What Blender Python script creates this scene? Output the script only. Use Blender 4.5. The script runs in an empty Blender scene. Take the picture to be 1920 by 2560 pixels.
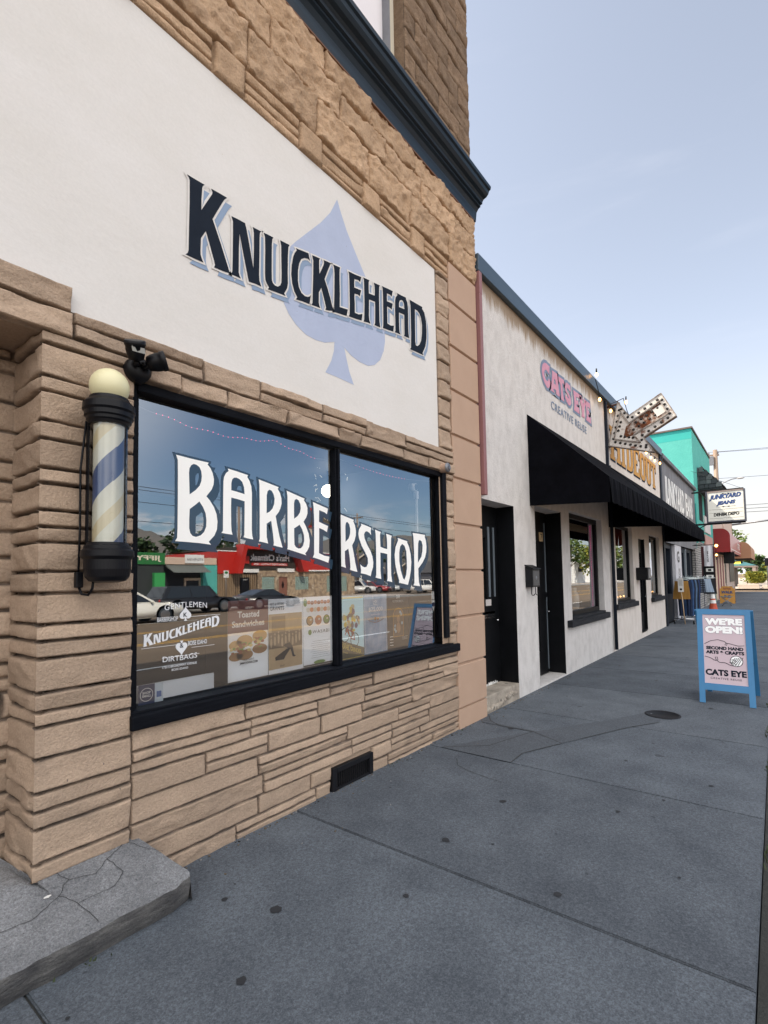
import bpy, bmesh, math, random
from mathutils import Vector, Matrix, noise
sc = bpy.context.scene
COL = sc.collection
R = math.radians
# ------------------------------------------------------------------ camera
cam = bpy.data.cameras.new("camera"); cam_o = bpy.data.objects.new("camera", cam); COL.objects.link(cam_o)
cam.sensor_fit = 'HORIZONTAL'; cam.sensor_width = 36; cam.lens = 23.581; cam.shift_y = 0.0526
cam.clip_start = 0.05; cam.clip_end = 3000
YAW, PITCH, ROLL = 0.661402511, 0.053323051, -0.017826272
fw = Vector((math.cos(YAW)*math.cos(PITCH), math.sin(YAW)*math.cos(PITCH), math.sin(PITCH)))
rt = Vector((math.sin(YAW), -math.cos(YAW), 0)); up = rt.cross(fw)
r2 = math.cos(ROLL)*rt + math.sin(ROLL)*up; u2 = -math.sin(ROLL)*rt + math.cos(ROLL)*up
m = Matrix((r2, u2, -fw)).transposed().to_4x4(); m.translation = (0, -2.66306, 1.55)
cam_o.matrix_world = m
sc.camera = cam_o
# ------------------------------------------------------------------ light
SUN_EL, SUN_AZ = R(47), R(24)          # azimuth measured from +y towards -x
to_sun = Vector((-math.sin(SUN_AZ)*math.cos(SUN_EL), math.cos(SUN_AZ)*math.cos(SUN_EL), math.sin(SUN_EL)))
sun = bpy.data.lights.new("sun", 'SUN'); sun.energy = 4.2; sun.angle = R(0.53); sun.color = (1.0, 0.86, 0.68)
sun_o = bpy.data.objects.new("sun", sun); COL.objects.link(sun_o)
sun_o.rotation_euler = (-to_sun).to_track_quat('-Z', 'Y').to_euler(); sun_o.location = (0, 0, 40)
world = bpy.data.worlds.new("World"); sc.world = world; world.use_nodes = True
nt = world.node_tree; nt.nodes.clear()
def N(t, **k):
    n = nt.nodes.new(t)
    for a, b in k.items(): setattr(n, a, b)
    return n
sky = N('ShaderNodeTexSky', sky_type='NISHITA', sun_disc=False, sun_elevation=SUN_EL, sun_rotation=-SUN_AZ, air_density=1.0, dust_density=1.3, ozone_density=2.0)
hsv = N('ShaderNodeHueSaturation'); hsv.inputs['Saturation'].default_value = 0.50; hsv.inputs['Value'].default_value = 1.16
L = nt.links.new
L(sky.outputs[0], hsv.inputs['Color'])
tc = N('ShaderNodeTexCoord'); sep = N('ShaderNodeSeparateXYZ'); L(tc.outputs['Generated'], sep.inputs[0])
def noi(scale, vec_scale, lo, hi, det=8):
    mp = N('ShaderNodeMapping'); mp.inputs['Scale'].default_value = vec_scale; L(tc.outputs['Generated'], mp.inputs[0])
    nz = N('ShaderNodeTexNoise'); nz.inputs['Scale'].default_value = scale; nz.inputs['Detail'].default_value = det; nz.inputs['Roughness'].default_value = .58; nz.inputs['Distortion'].default_value = .35; L(mp.outputs[0], nz.inputs['Vector'])
    r = N('ShaderNodeMapRange', interpolation_type='SMOOTHSTEP'); r.inputs['From Min'].default_value = lo; r.inputs['From Max'].default_value = hi; L(nz.outputs[0], r.inputs['Value']); return r.outputs[0]
def rng_(sock, lo, hi):
    r = N('ShaderNodeMapRange', interpolation_type='SMOOTHSTEP'); r.inputs['From Min'].default_value = lo; r.inputs['From Max'].default_value = hi; L(sock, r.inputs['Value']); return r.outputs[0]
def mul(a, b):
    m = N('ShaderNodeMath', operation='MULTIPLY'); L(a, m.inputs[0])
    if isinstance(b, (int, float)): m.inputs[1].default_value = b
    else: L(b, m.inputs[1])
    return m.outputs[0]
def over(base, fac, col):
    m = N('ShaderNodeMix', data_type='RGBA'); L(fac, m.inputs['Factor']); L(base, m.inputs['A']); m.inputs['B'].default_value = (*col, 1); return m.outputs['Result']
# thin wisps everywhere, an added, unseen bright cloud mass behind the camera that lights the shaded facade, low cumulus over the far hills
dotn = N('ShaderNodeVectorMath', operation='DOT_PRODUCT'); L(tc.outputs['Generated'], dotn.inputs[0]); dotn.inputs[1].default_value = (-.42, -.62, .66)
fill_cloud = mul(rng_(dotn.outputs['Value'], .42, .74), noi(1.6, (1, 1, 1.6), .22, .62))
wisp = mul(noi(2.2, (1.2, 1.2, 6.5), .50, .85), .09)
ym = N('ShaderNodeMath', operation='MULTIPLY'); L(sep.outputs[1], ym.inputs[0]); ym.inputs[1].default_value = -1
low = mul(mul(noi(5.5, (1, 1, 3.2), .50, .60), rng_(sep.outputs[2], .19, .05)), rng_(ym.outputs[0], .45, .75))
hsv2 = N('ShaderNodeHueSaturation'); hsv2.inputs['Saturation'].default_value = 1.02; hsv2.inputs['Value'].default_value = .80; L(sky.outputs[0], hsv2.inputs['Color'])
yside = rng_(sep.outputs[1], -.42, -.05)
mxs = N('ShaderNodeMix', data_type='RGBA'); L(yside, mxs.inputs['Factor']); L(hsv2.outputs[0], mxs.inputs['A']); L(hsv.outputs[0], mxs.inputs['B'])
c = over(mxs.outputs['Result'], mul(mul(rng_(sep.outputs[2], .42, .0), .80), yside), (3.85, 3.75, 3.68))
c = over(c, mul(mul(rng_(sep.outputs[2], .20, .01), .85), yside), (4.7, 4.55, 4.30))
c = over(c, wisp, (6.2, 6.0, 6.2)); c = over(c, low, (9.0, 8.0, 7.4)); c = over(c, fill_cloud, (12.2, 11.8, 11.4))
bg = N('ShaderNodeBackground'); bg.inputs['Strength'].default_value = 0.11
wo = N('ShaderNodeOutputWorld'); L(c, bg.inputs[0]); L(bg.outputs[0], wo.inputs[0])
vs = sc.view_settings; vs.view_transform = 'Standard'; vs.look = 'None'; vs.gamma = 1; vs.exposure = 1.08; vs.use_curve_mapping = False
sc.cycles.max_bounces = 8; sc.cycles.diffuse_bounces = 4; sc.cycles.glossy_bounces = 4; sc.cycles.transparent_max_bounces = 12; sc.cycles.transmission_bounces = 6
sc.cycles.use_denoising = True; sc.cycles.sample_clamp_indirect = 6
# ------------------------------------------------------------------ materials
MATS = {}
def hexc(h):
    h = h.lstrip('#'); o = []
    for i in (0, 2, 4):
        c = int(h[i:i+2], 16)/255; o.append(c/12.92 if c <= .04045 else ((c+.055)/1.055)**2.4)
    return tuple(o)
def C3(c): return hexc(c) if isinstance(c, str) else tuple(c)
def mat(name, c, c2=None, rough=.6, spec=.5, metal=0, scale=3., stretch=(1, 1, 1), amt=.5, bump=0., bscale=40., grain=0., gscale=300., spots=None, dirt=None, coat=0, ramp=(.35, .65), pepper=0., pscale=170., stain=None):
    """principled material with two-tone noise, fine grain, bump, speckles and an optional dirt attribute"""
    if name in MATS: return MATS[name]
    m = bpy.data.materials.new(name); m.use_nodes = True; MATS[name] = m
    t = m.node_tree; b = t.nodes['Principled BSDF']; lk = t.links.new
    def nn(ty, **k):
        n = t.nodes.new(ty)
        for a, v in k.items(): setattr(n, a, v)
        return n
    c = C3(c); b.inputs['Roughness'].default_value = rough; b.inputs['Specular IOR Level'].default_value = spec; b.inputs['Metallic'].default_value = metal
    if coat: b.inputs['Coat Weight'].default_value = coat; b.inputs['Coat Roughness'].default_value = .06
    b.inputs['Base Color'].default_value = (*c, 1)
    if not (c2 or grain or spots or dirt or bump or pepper or stain): return m
    geo = nn('ShaderNodeTexCoord'); mpn = nn('ShaderNodeMapping'); mpn.inputs['Scale'].default_value = stretch
    lk(geo.outputs['Object'], mpn.inputs[0])
    cur = None
    def rgb(c):
        n = nn('ShaderNodeRGB'); n.outputs[0].default_value = (*C3(c), 1); return n.outputs[0]
    cur = rgb(c)
    if c2:
        no = nn('ShaderNodeTexNoise'); no.inputs['Scale'].default_value = scale; no.inputs['Detail'].default_value = 7; no.inputs['Roughness'].default_value = .62
        lk(mpn.outputs[0], no.inputs['Vector'])
        rp = nn('ShaderNodeValToRGB'); rp.color_ramp.elements[0].position = ramp[0]; rp.color_ramp.elements[1].position = ramp[1]
        lk(no.outputs[0], rp.inputs[0])
        mu = nn('ShaderNodeMath', operation='MULTIPLY'); mu.inputs[1].default_value = amt; lk(rp.outputs[0], mu.inputs[0])
        mi = nn('ShaderNodeMix', data_type='RGBA'); lk(mu.outputs[0], mi.inputs['Factor']); lk(cur, mi.inputs['A']); mi.inputs['B'].default_value = (*C3(c2), 1); cur = mi.outputs['Result']
    if grain:
        g = nn('ShaderNodeTexNoise'); g.inputs['Scale'].default_value = gscale; g.inputs['Detail'].default_value = 3; g.inputs['Roughness'].default_value = .8; lk(geo.outputs['Object'], g.inputs['Vector'])
        mr = nn('ShaderNodeMapRange'); mr.inputs['From Min'].default_value = .3; mr.inputs['From Max'].default_value = .7; mr.inputs['To Min'].default_value = 1-grain; mr.inputs['To Max'].default_value = 1+grain; lk(g.outputs[0], mr.inputs['Value'])
        vm = nn('ShaderNodeVectorMath', operation='SCALE'); lk(cur, vm.inputs[0]); lk(mr.outputs[0], vm.inputs['Scale']); cur = vm.outputs[0]
    if pepper:
        for ps_, pa in ((pscale, pepper), (pscale*.45, pepper*.6)):
            pv = nn('ShaderNodeTexVoronoi'); pv.inputs['Scale'].default_value = ps_; lk(geo.outputs['Object'], pv.inputs['Vector']); px = nn('ShaderNodeSeparateColor'); lk(pv.outputs['Color'], px.inputs[0])
            mr = nn('ShaderNodeMapRange'); mr.inputs['To Min'].default_value = 1-pa; mr.inputs['To Max'].default_value = 1+pa; lk(px.outputs[0], mr.inputs['Value']); vm = nn('ShaderNodeVectorMath', operation='SCALE'); lk(cur, vm.inputs[0]); lk(mr.outputs[0], vm.inputs['Scale']); cur = vm.outputs[0]
    if stain:        # run-off stain: (colour, z low, z high, strength)
        sz = nn('ShaderNodeSeparateXYZ'); lk(geo.outputs['Object'], sz.inputs[0]); mr = nn('ShaderNodeMapRange'); mr.inputs['From Min'].default_value = stain[1]; mr.inputs['From Max'].default_value = stain[2]; lk(sz.outputs[2], mr.inputs['Value'])
        m3 = nn('ShaderNodeMapping'); m3.inputs['Scale'].default_value = (5, 1, .8); lk(geo.outputs['Object'], m3.inputs[0]); no = nn('ShaderNodeTexNoise'); no.inputs['Scale'].default_value = 1.6; no.inputs['Detail'].default_value = 7; no.inputs['Roughness'].default_value = .7; lk(m3.outputs[0], no.inputs['Vector'])
        m4 = nn('ShaderNodeMath', operation='MULTIPLY_ADD'); lk(no.outputs[0], m4.inputs[0]); m4.inputs[1].default_value = 1.5; m4.inputs[2].default_value = -.80
        ad = nn('ShaderNodeMath', operation='ADD'); lk(mr.outputs[0], ad.inputs[0]); lk(m4.outputs[0], ad.inputs[1])
        m5 = nn('ShaderNodeMapRange', interpolation_type='SMOOTHSTEP'); m5.inputs['From Min'].default_value = .30; m5.inputs['From Max'].default_value = .80; m5.inputs['To Max'].default_value = stain[3]; lk(ad.outputs[0], m5.inputs['Value'])
        mi = nn('ShaderNodeMix', data_type='RGBA'); lk(m5.outputs[0], mi.inputs['Factor']); lk(cur, mi.inputs['A']); mi.inputs['B'].default_value = (*C3(stain[0]), 1); cur = mi.outputs['Result']
    for sp in (spots or ()):      # (colour, cell scale, radius, presence, stretch)
        sc_, rad, pres = sp[1], sp[2], sp[3]
        m2 = nn('ShaderNodeMapping'); m2.inputs['Scale'].default_value = sp[4] if len(sp) > 4 else (1, 1, 1); m2.inputs['Location'].default_value = (sc_*.37, 3.1, 1.7)
        wn = nn('ShaderNodeTexNoise'); wn.inputs['Scale'].default_value = sc_*2.5; lk(geo.outputs['Object'], wn.inputs['Vector'])
        vs_ = nn('ShaderNodeVectorMath', operation='SCALE'); vs_.inputs['Scale'].default_value = .3/sc_; lk(wn.outputs['Color'], vs_.inputs[0])
        va = nn('ShaderNodeVectorMath', operation='ADD'); lk(geo.outputs['Object'], va.inputs[0]); lk(vs_.outputs[0], va.inputs[1]); lk(va.outputs[0], m2.inputs[0])
        vo = nn('ShaderNodeTexVoronoi'); vo.inputs['Scale'].default_value = sc_; lk(m2.outputs[0], vo.inputs['Vector'])
        sx = nn('ShaderNodeSeparateColor'); lk(vo.outputs['Color'], sx.inputs[0])
        lt = nn('ShaderNodeMath', operation='MULTIPLY'); lk(sx.outputs[0], lt.inputs[0]); lt.inputs[1].default_value = 1
        gt = nn('ShaderNodeMath', operation='LESS_THAN'); lk(sx.outputs[1], gt.inputs[0]); gt.inputs[1].default_value = pres
        rr = nn('ShaderNodeMath', operation='MULTIPLY'); lk(lt.outputs[0], rr.inputs[0]); rr.inputs[1].default_value = rad
        ls = nn('ShaderNodeMath', operation='LESS_THAN'); lk(vo.outputs['Distance'], ls.inputs[0]); lk(rr.outputs[0], ls.inputs[1])
        an = nn('ShaderNodeMath', operation='MULTIPLY'); lk(ls.outputs[0], an.inputs[0]); lk(gt.outputs[0], an.inputs[1])
        a2 = nn('ShaderNodeMath', operation='MULTIPLY'); lk(an.outputs[0], a2.inputs[0]); a2.inputs[1].default_value = .85
        mi = nn('ShaderNodeMix', data_type='RGBA'); lk(a2.outputs[0], mi.inputs['Factor']); lk(cur, mi.inputs['A']); mi.inputs['B'].default_value = (*C3(sp[0]), 1); cur = mi.outputs['Result']
    if dirt:
        tn = nn('ShaderNodeAttribute', attribute_name='tone'); ta = nn('ShaderNodeMath', operation='ADD'); ta.inputs[1].default_value = 1; lk(tn.outputs['Fac'], ta.inputs[0]); vm = nn('ShaderNodeVectorMath', operation='SCALE'); lk(cur, vm.inputs[0]); lk(ta.outputs[0], vm.inputs['Scale']); cur = vm.outputs[0]
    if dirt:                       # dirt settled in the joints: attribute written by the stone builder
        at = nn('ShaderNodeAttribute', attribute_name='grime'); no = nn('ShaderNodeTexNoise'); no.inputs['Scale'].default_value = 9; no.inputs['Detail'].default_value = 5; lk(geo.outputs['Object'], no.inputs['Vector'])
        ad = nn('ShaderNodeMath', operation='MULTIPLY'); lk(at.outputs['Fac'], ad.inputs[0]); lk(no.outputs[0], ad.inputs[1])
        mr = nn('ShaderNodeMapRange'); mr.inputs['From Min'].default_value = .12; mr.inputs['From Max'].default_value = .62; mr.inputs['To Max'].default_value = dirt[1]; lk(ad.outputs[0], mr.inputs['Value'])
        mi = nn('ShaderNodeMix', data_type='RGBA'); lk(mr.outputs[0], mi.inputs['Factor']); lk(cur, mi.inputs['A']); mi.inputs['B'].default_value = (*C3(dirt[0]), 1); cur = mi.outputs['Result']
    lk(cur, b.inputs['Base Color'])
    if bump:
        bn = nn('ShaderNodeTexNoise'); bn.inputs['Scale'].default_value = bscale; bn.inputs['Detail'].default_value = 6; bn.inputs['Roughness'].default_value = .65
        lk(mpn.outputs[0], bn.inputs['Vector'])
        bp = nn('ShaderNodeBump'); bp.inputs['Strength'].default_value = bump; bp.inputs['Distance'].default_value = .02; lk(bn.outputs[0], bp.inputs['Height']); lk(bp.outputs[0], b.inputs['Normal'])
    return m
def glow(name, c, s):
    if name in MATS: return MATS[name]
    m = bpy.data.materials.new(name); m.use_nodes = True; MATS[name] = m
    b = m.node_tree.nodes['Principled BSDF']; b.inputs['Emission Color'].default_value = (*C3(c), 1); b.inputs['Emission Strength'].default_value = s; b.inputs['Base Color'].default_value = (*C3(c), 1)
    return m
def glass(name, refl=.3, tint=(1, 1, 1), rough=0.0, wave=.0):
    """window glass: mirror reflection over clear transmission"""
    if name in MATS: return MATS[name]
    m = bpy.data.materials.new(name); m.use_nodes = True; MATS[name] = m
    t = m.node_tree; t.nodes.clear(); lk = t.links.new
    o = t.nodes.new('ShaderNodeOutputMaterial'); mxs = t.nodes.new('ShaderNodeMixShader'); g = t.nodes.new('ShaderNodeBsdfGlossy'); tr = t.nodes.new('ShaderNodeBsdfTransparent')
    g.inputs['Roughness'].default_value = rough; g.inputs['Color'].default_value = (.88, .94, 1, 1); tr.inputs['Color'].default_value = (*tint, 1)
    f = t.nodes.new('ShaderNodeFresnel'); f.inputs['IOR'].default_value = 1.5
    a = t.nodes.new('ShaderNodeMath'); a.operation = 'ADD'; a.inputs[1].default_value = refl; a.use_clamp = True
    lk(f.outputs[0], a.inputs[0]); lk(a.outputs[0], mxs.inputs[0]); lk(tr.outputs[0], mxs.inputs[1]); lk(g.outputs[0], mxs.inputs[2]); lk(mxs.outputs[0], o.inputs[0])
    if wave:
        tcn = t.nodes.new('ShaderNodeTexCoord'); no = t.nodes.new('ShaderNodeTexNoise'); no.inputs['Scale'].default_value = 1.4; no.inputs['Detail'].default_value = 1; bp = t.nodes.new('ShaderNodeBump'); bp.inputs['Strength'].default_value = wave; bp.inputs['Distance'].default_value = .02
        lk(tcn.outputs['Object'], no.inputs['Vector']); lk(no.outputs[0], bp.inputs['Height']); lk(bp.outputs[0], g.inputs['Normal'])
    return m
def pal(key, c, rough=.6, **k): return mat(key, c, rough=rough, **k)
# ------------------------------------------------------------------ object helpers
def tag(o, label=None, cat=None, group=None, kind=None):
    if label: o['label'] = label
    if cat: o['category'] = cat
    if group: o['group'] = group
    if kind: o['kind'] = kind
    return o
def thing(name, label, cat, loc=(0, 0, 0), rz=0, group=None):
    o = bpy.data.objects.new(name, None); COL.objects.link(o); o.location = loc; o.rotation_euler = (0, 0, rz); o.empty_display_size = .2
    return tag(o, label, cat, group)
def wloc(o):
    v = Vector((0, 0, 0))
    while o: v += Vector(o.location); o = o.parent
    return v
def copy_tree(o, parent=None):
    c = o.copy(); COL.objects.link(c); c.parent = parent
    for ch in list(o.children): copy_tree(ch, c)
    return c
class MB:
    def __init__(s): s.v = []; s.f = []; s.mi = []; s.ms = []; s.cur = 0; s.sm = []; s.gr = {}; s.tn = {}; s.smooth = False
    def m(s, mt):
        if mt not in s.ms: s.ms.append(mt)
        s.cur = s.ms.index(mt); return s
    def add(s, vs, fs, smooth=None):
        o = len(s.v); s.v += [tuple(v) for v in vs]
        for f in fs:
            s.f.append(tuple(o+i for i in f)); s.mi.append(s.cur); s.sm.append(s.smooth if smooth is None else smooth)
        return o
    def quad(s, a, b, c, d): s.add((a, b, c, d), ((0, 1, 2, 3),))
    def box(s, x0, x1, y0, y1, z0, z1, bev=0):
        if bev:
            b = bev
            bm = bmesh.new(); bmesh.ops.create_cube(bm, size=1)
            for v in bm.verts: v.co = Vector((x0+(v.co.x+.5)*(x1-x0), y0+(v.co.y+.5)*(y1-y0), z0+(v.co.z+.5)*(z1-z0)))
            bmesh.ops.bevel(bm, geom=bm.edges[:], offset=b, segments=2, affect='EDGES', profile=.6)
            s.bm(bm); return
        s.add(((x0, y0, z0), (x1, y0, z0), (x1, y1, z0), (x0, y1, z0), (x0, y0, z1), (x1, y0, z1), (x1, y1, z1), (x0, y1, z1)),
              ((3, 2, 1, 0), (4, 5, 6, 7), (0, 1, 5, 4), (1, 2, 6, 5), (2, 3, 7, 6), (3, 0, 4, 7)), False)
    def bm(s, bm, smooth=None):
        bm.verts.index_update(); s.add([v.co[:] for v in bm.verts], [[v.index for v in f.verts] for f in bm.faces], smooth); bm.free()
    def obox(s, c, ax, ay, az):          # oriented box, half-axis vectors
        c, ax, ay, az = Vector(c), Vector(ax), Vector(ay), Vector(az); vs = []
        for k in (-1, 1):
            for i, j in ((-1, -1), (1, -1), (1, 1), (-1, 1)): vs.append(c+ax*i+ay*j+az*k)
        s.add(vs, ((3, 2, 1, 0), (4, 5, 6, 7), (0, 1, 5, 4), (1, 2, 6, 5), (2, 3, 7, 6), (3, 0, 4, 7)), False)
    def bar(s, a, b, w, h=None, upv=(0, 0, 1)):
        a, b = Vector(a), Vector(b); d = (b-a); l = d.length; d.normalize(); u = Vector(upv)
        if abs(d.dot(u)) > .95: u = Vector((0, 1, 0))
        r = d.cross(u).normalized(); u = r.cross(d); s.obox((a+b)/2, d*l/2, r*w/2, u*(h or w)/2)
    def tube(s, pts, rad, n=8, cap=True):
        pts = [Vector(p) for p in pts]; rs = rad if isinstance(rad, (list, tuple)) else [rad]*len(pts); vs = []; fs = []
        pu = None
        for i, p in enumerate(pts):
            d = (pts[min(i+1, len(pts)-1)]-pts[max(i-1, 0)]).normalized()
            u = pu if pu and abs(d.dot(pu)) < .95 else (Vector((0, 0, 1)) if abs(d.z) < .9 else Vector((1, 0, 0)))
            r = d.cross(u).normalized(); u = r.cross(d).normalized(); pu = u
            for k in range(n):
                a = 2*math.pi*k/n; vs.append(p+(r*math.cos(a)+u*math.sin(a))*rs[i])
        for i in range(len(pts)-1):
            for k in range(n): fs.append((i*n+k, i*n+(k+1) % n, (i+1)*n+(k+1) % n, (i+1)*n+k))
        if cap: fs += [tuple(range(n))[::-1], tuple((len(pts)-1)*n+k for k in range(n))]
        s.add(vs, fs, True)
    def lathe(s, prof, c=(0, 0, 0), n=24, axis='z', smooth=True):
        vs = []; fs = []; c = Vector(c)
        for r, h in prof:
            for k in range(n):
                a = 2*math.pi*k/n; x, y = r*math.cos(a), r*math.sin(a)
                vs.append(c+(Vector((x, y, h)) if axis == 'z' else Vector((x, h, y)) if axis == 'y' else Vector((h, x, y))))
        for i in range(len(prof)-1):
            for k in range(n): fs.append((i*n+k, i*n+(k+1) % n, (i+1)*n+(k+1) % n, (i+1)*n+k))
        s.add(vs, fs, smooth)
        if prof[0][0] > 1e-4: s.add(vs[:n], (tuple(range(n)),), False)
        if prof[-1][0] > 1e-4: s.add(vs[-n:], (tuple(range(n)),), False)
    def ball(s, c, r, n=16, sx=1, sy=1, sz=1):
        c = Vector(c); k = n//2; vs = []; fs = []
        for i in range(k+1):
            t = math.pi*i/k
            for j in range(n):
                a = 2*math.pi*j/n; vs.append(c+Vector((r*sx*math.sin(t)*math.cos(a), r*sy*math.sin(t)*math.sin(a), r*sz*math.cos(t))))
        for i in range(k):
            for j in range(n): fs.append((i*n+j, i*n+(j+1) % n, (i+1)*n+(j+1) % n, (i+1)*n+j))
        s.add(vs, fs, True)
    def prism(s, poly, a, b, axis='x', caps=True):      # polygon of 2-d points extruded between a and b along an axis
        def P(p, t): return (t, p[0], p[1]) if axis == 'x' else (p[0], t, p[1]) if axis == 'y' else (p[0], p[1], t)
        n = len(poly); vs = [P(p, a) for p in poly]+[P(p, b) for p in poly]
        fs = [(i, (i+1) % n, n+(i+1) % n, n+i) for i in range(n)]
        if caps: fs += [tuple(range(n))[::-1], tuple(range(n, 2*n))]
        s.add(vs, fs, False)
    def wall(s, x0, x1, z0, z1, y, holes=(), d=.1, axis='y'):   # sheet in the x-z plane with openings and reveals
        xs = sorted({x0, x1, *[h[0] for h in holes], *[h[1] for h in holes]}); zs = sorted({z0, z1, *[h[2] for h in holes], *[h[3] for h in holes]})
        P = (lambda x, yy, z: (x, yy, z)) if axis == 'y' else (lambda x, yy, z: (yy, x, z))
        for i in range(len(xs)-1):
            for j in range(len(zs)-1):
                cx, cz = (xs[i]+xs[i+1])/2, (zs[j]+zs[j+1])/2
                if cx < x0 or cx > x1 or cz < z0 or cz > z1 or any(h[0] < cx < h[1] and h[2] < cz < h[3] for h in holes): continue
                s.quad(P(xs[i], y, zs[j]), P(xs[i+1], y, zs[j]), P(xs[i+1], y, zs[j+1]), P(xs[i], y, zs[j+1]))
        for a, b, c, e in holes:
            for p, q in (((a, c), (b, c)), ((b, c), (b, e)), ((b, e), (a, e)), ((a, e), (a, c))):
                s.quad(P(p[0], y, p[1]), P(q[0], y, q[1]), P(q[0], y+d, q[1]), P(p[0], y+d, p[1]))
    def flat(s, V, F, o, r, u, off=0):      # 2-d mesh laid into a plane
        o, r, u = Vector(o), Vector(r).normalized(), Vector(u).normalized(); n = r.cross(u).normalized()
        s.add([o+r*x+u*y+n*off for x, y in V], F, False)
    def build(s, name, parent=None, **k):
        me = bpy.data.meshes.new(name); b = wloc(parent) if parent else (Vector(k['loc']) if k.get('loc') else Vector((0, 0, 0)))
        if k.get('local'): b = Vector((0, 0, 0))
        me.from_pydata([(x-b.x, y-b.y, z-b.z) for x, y, z in s.v], [], s.f)
        for mt in s.ms: me.materials.append(mt)
        me.polygons.foreach_set('material_index', s.mi); me.polygons.foreach_set('use_smooth', s.sm)
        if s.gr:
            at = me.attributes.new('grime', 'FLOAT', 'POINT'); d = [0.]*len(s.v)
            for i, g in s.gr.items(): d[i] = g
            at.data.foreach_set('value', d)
            at = me.attributes.new('tone', 'FLOAT', 'POINT'); d = [0.]*len(s.v)
            for i, g in s.tn.items(): d[i] = g
            at.data.foreach_set('value', d)
        me.update()
        o = bpy.data.objects.new(name, me); COL.objects.link(o)
        if parent: o.parent = parent
        elif not k.get('local'): o.location = b
        return tag(o, k.get('label'), k.get('cat'), k.get('group'), k.get('kind'))
def ev_mesh(cv):
    o = bpy.data.objects.new('tmp', cv); COL.objects.link(o)
    dg = bpy.context.evaluated_depsgraph_get(); dg.update(); me = bpy.data.meshes.new_from_object(o.evaluated_get(dg))
    V = [(v.co.x, v.co.y) for v in me.vertices]; F = [tuple(p.vertices) for p in me.polygons]
    bpy.data.objects.remove(o); bpy.data.meshes.remove(me); bpy.data.curves.remove(cv); return V, F
TXT = {}
def text2d(t, bold=0., shear=0., space=1.):
    k = (t, bold, shear, space)
    if k not in TXT:
        cv = bpy.data.curves.new('t', 'FONT'); cv.body = t; cv.offset = bold; cv.shear = shear; cv.space_character = space; cv.resolution_u = 4
        TXT[k] = ev_mesh(cv)
    return TXT[k]
def put_text(mb, t, o, r, u, w=None, h=None, bold=0., shear=0., space=1., off=.002, align='l', warp=None):
    """lay text into a plane, scaled to the given width and/or height"""
    V, F = text2d(t, bold, shear, space)
    xs = [v[0] for v in V]; ys = [v[1] for v in V]; x0, x1, y0, y1 = min(xs), max(xs), min(ys), max(ys)
    sx = w/(x1-x0) if w else h/(y1-y0); sy = h/(y1-y0) if h else sx
    W = (x1-x0)*sx; dx = 0 if align == 'l' else -W/2
    V2 = [((x-x0)*sx+dx, (y-y0)*sy) for x, y in V]
    if warp: V2 = [warp(x, y) for x, y in V2]
    mb.flat(V2, F, o, r, u, off)
def grow(P, d):
    n = len(P); ar = sum(P[i][0]*P[(i+1) % n][1]-P[(i+1) % n][0]*P[i][1] for i in range(n)); sg = 1 if ar > 0 else -1; out = []
    for i in range(n):
        a, b, c = P[i-1], P[i], P[(i+1) % n]
        n1 = Vector((b[1]-a[1], a[0]-b[0])); n2 = Vector((c[1]-b[1], b[0]-c[0]))
        if n1.length < 1e-6 or n2.length < 1e-6: out.append(b); continue
        n1.normalize(); n2.normalize(); m_ = n1+n2
        if m_.length < .2: m_ = n1.copy()
        m_.normalize(); k = min(1.6, 1/max(.3, m_.dot(n1))); out.append((b[0]+m_.x*d*sg*k, b[1]+m_.y*d*sg*k))
    return out
def shapes2d(glyphs, offset=0.):
    """glyphs: list of [outer, hole...] polygons -> filled 2-d mesh, grown by offset"""
    V, F = [], []
    for g in glyphs:
        cv = bpy.data.curves.new('s', 'CURVE'); cv.dimensions = '2D'; cv.fill_mode = 'BOTH'
        for gi, L_ in enumerate(g):
            if offset: L_ = grow(L_, offset if gi == 0 else -offset)
            sp = cv.splines.new('POLY'); sp.points.add(len(L_)-1); sp.use_cyclic_u = True
            for p, q in zip(sp.points, L_): p.co = (q[0], q[1], 0, 1)
        v, f = ev_mesh(cv); o = len(V); V += v; F += [tuple(i+o for i in ff) for ff in f]
    return V, F
X, Y, Z = Vector((1, 0, 0)), Vector((0, 1, 0)), Vector((0, 0, 1))
rng = random.Random(7)
def fbm(x, y, z, o=4): return noise.fractal(Vector((x, y, z)), .9, 2.1, o)
def sstep(a, b, x):
    t = min(1, max(0, (x-a)/(b-a))); return t*t*(3-2*t)
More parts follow.
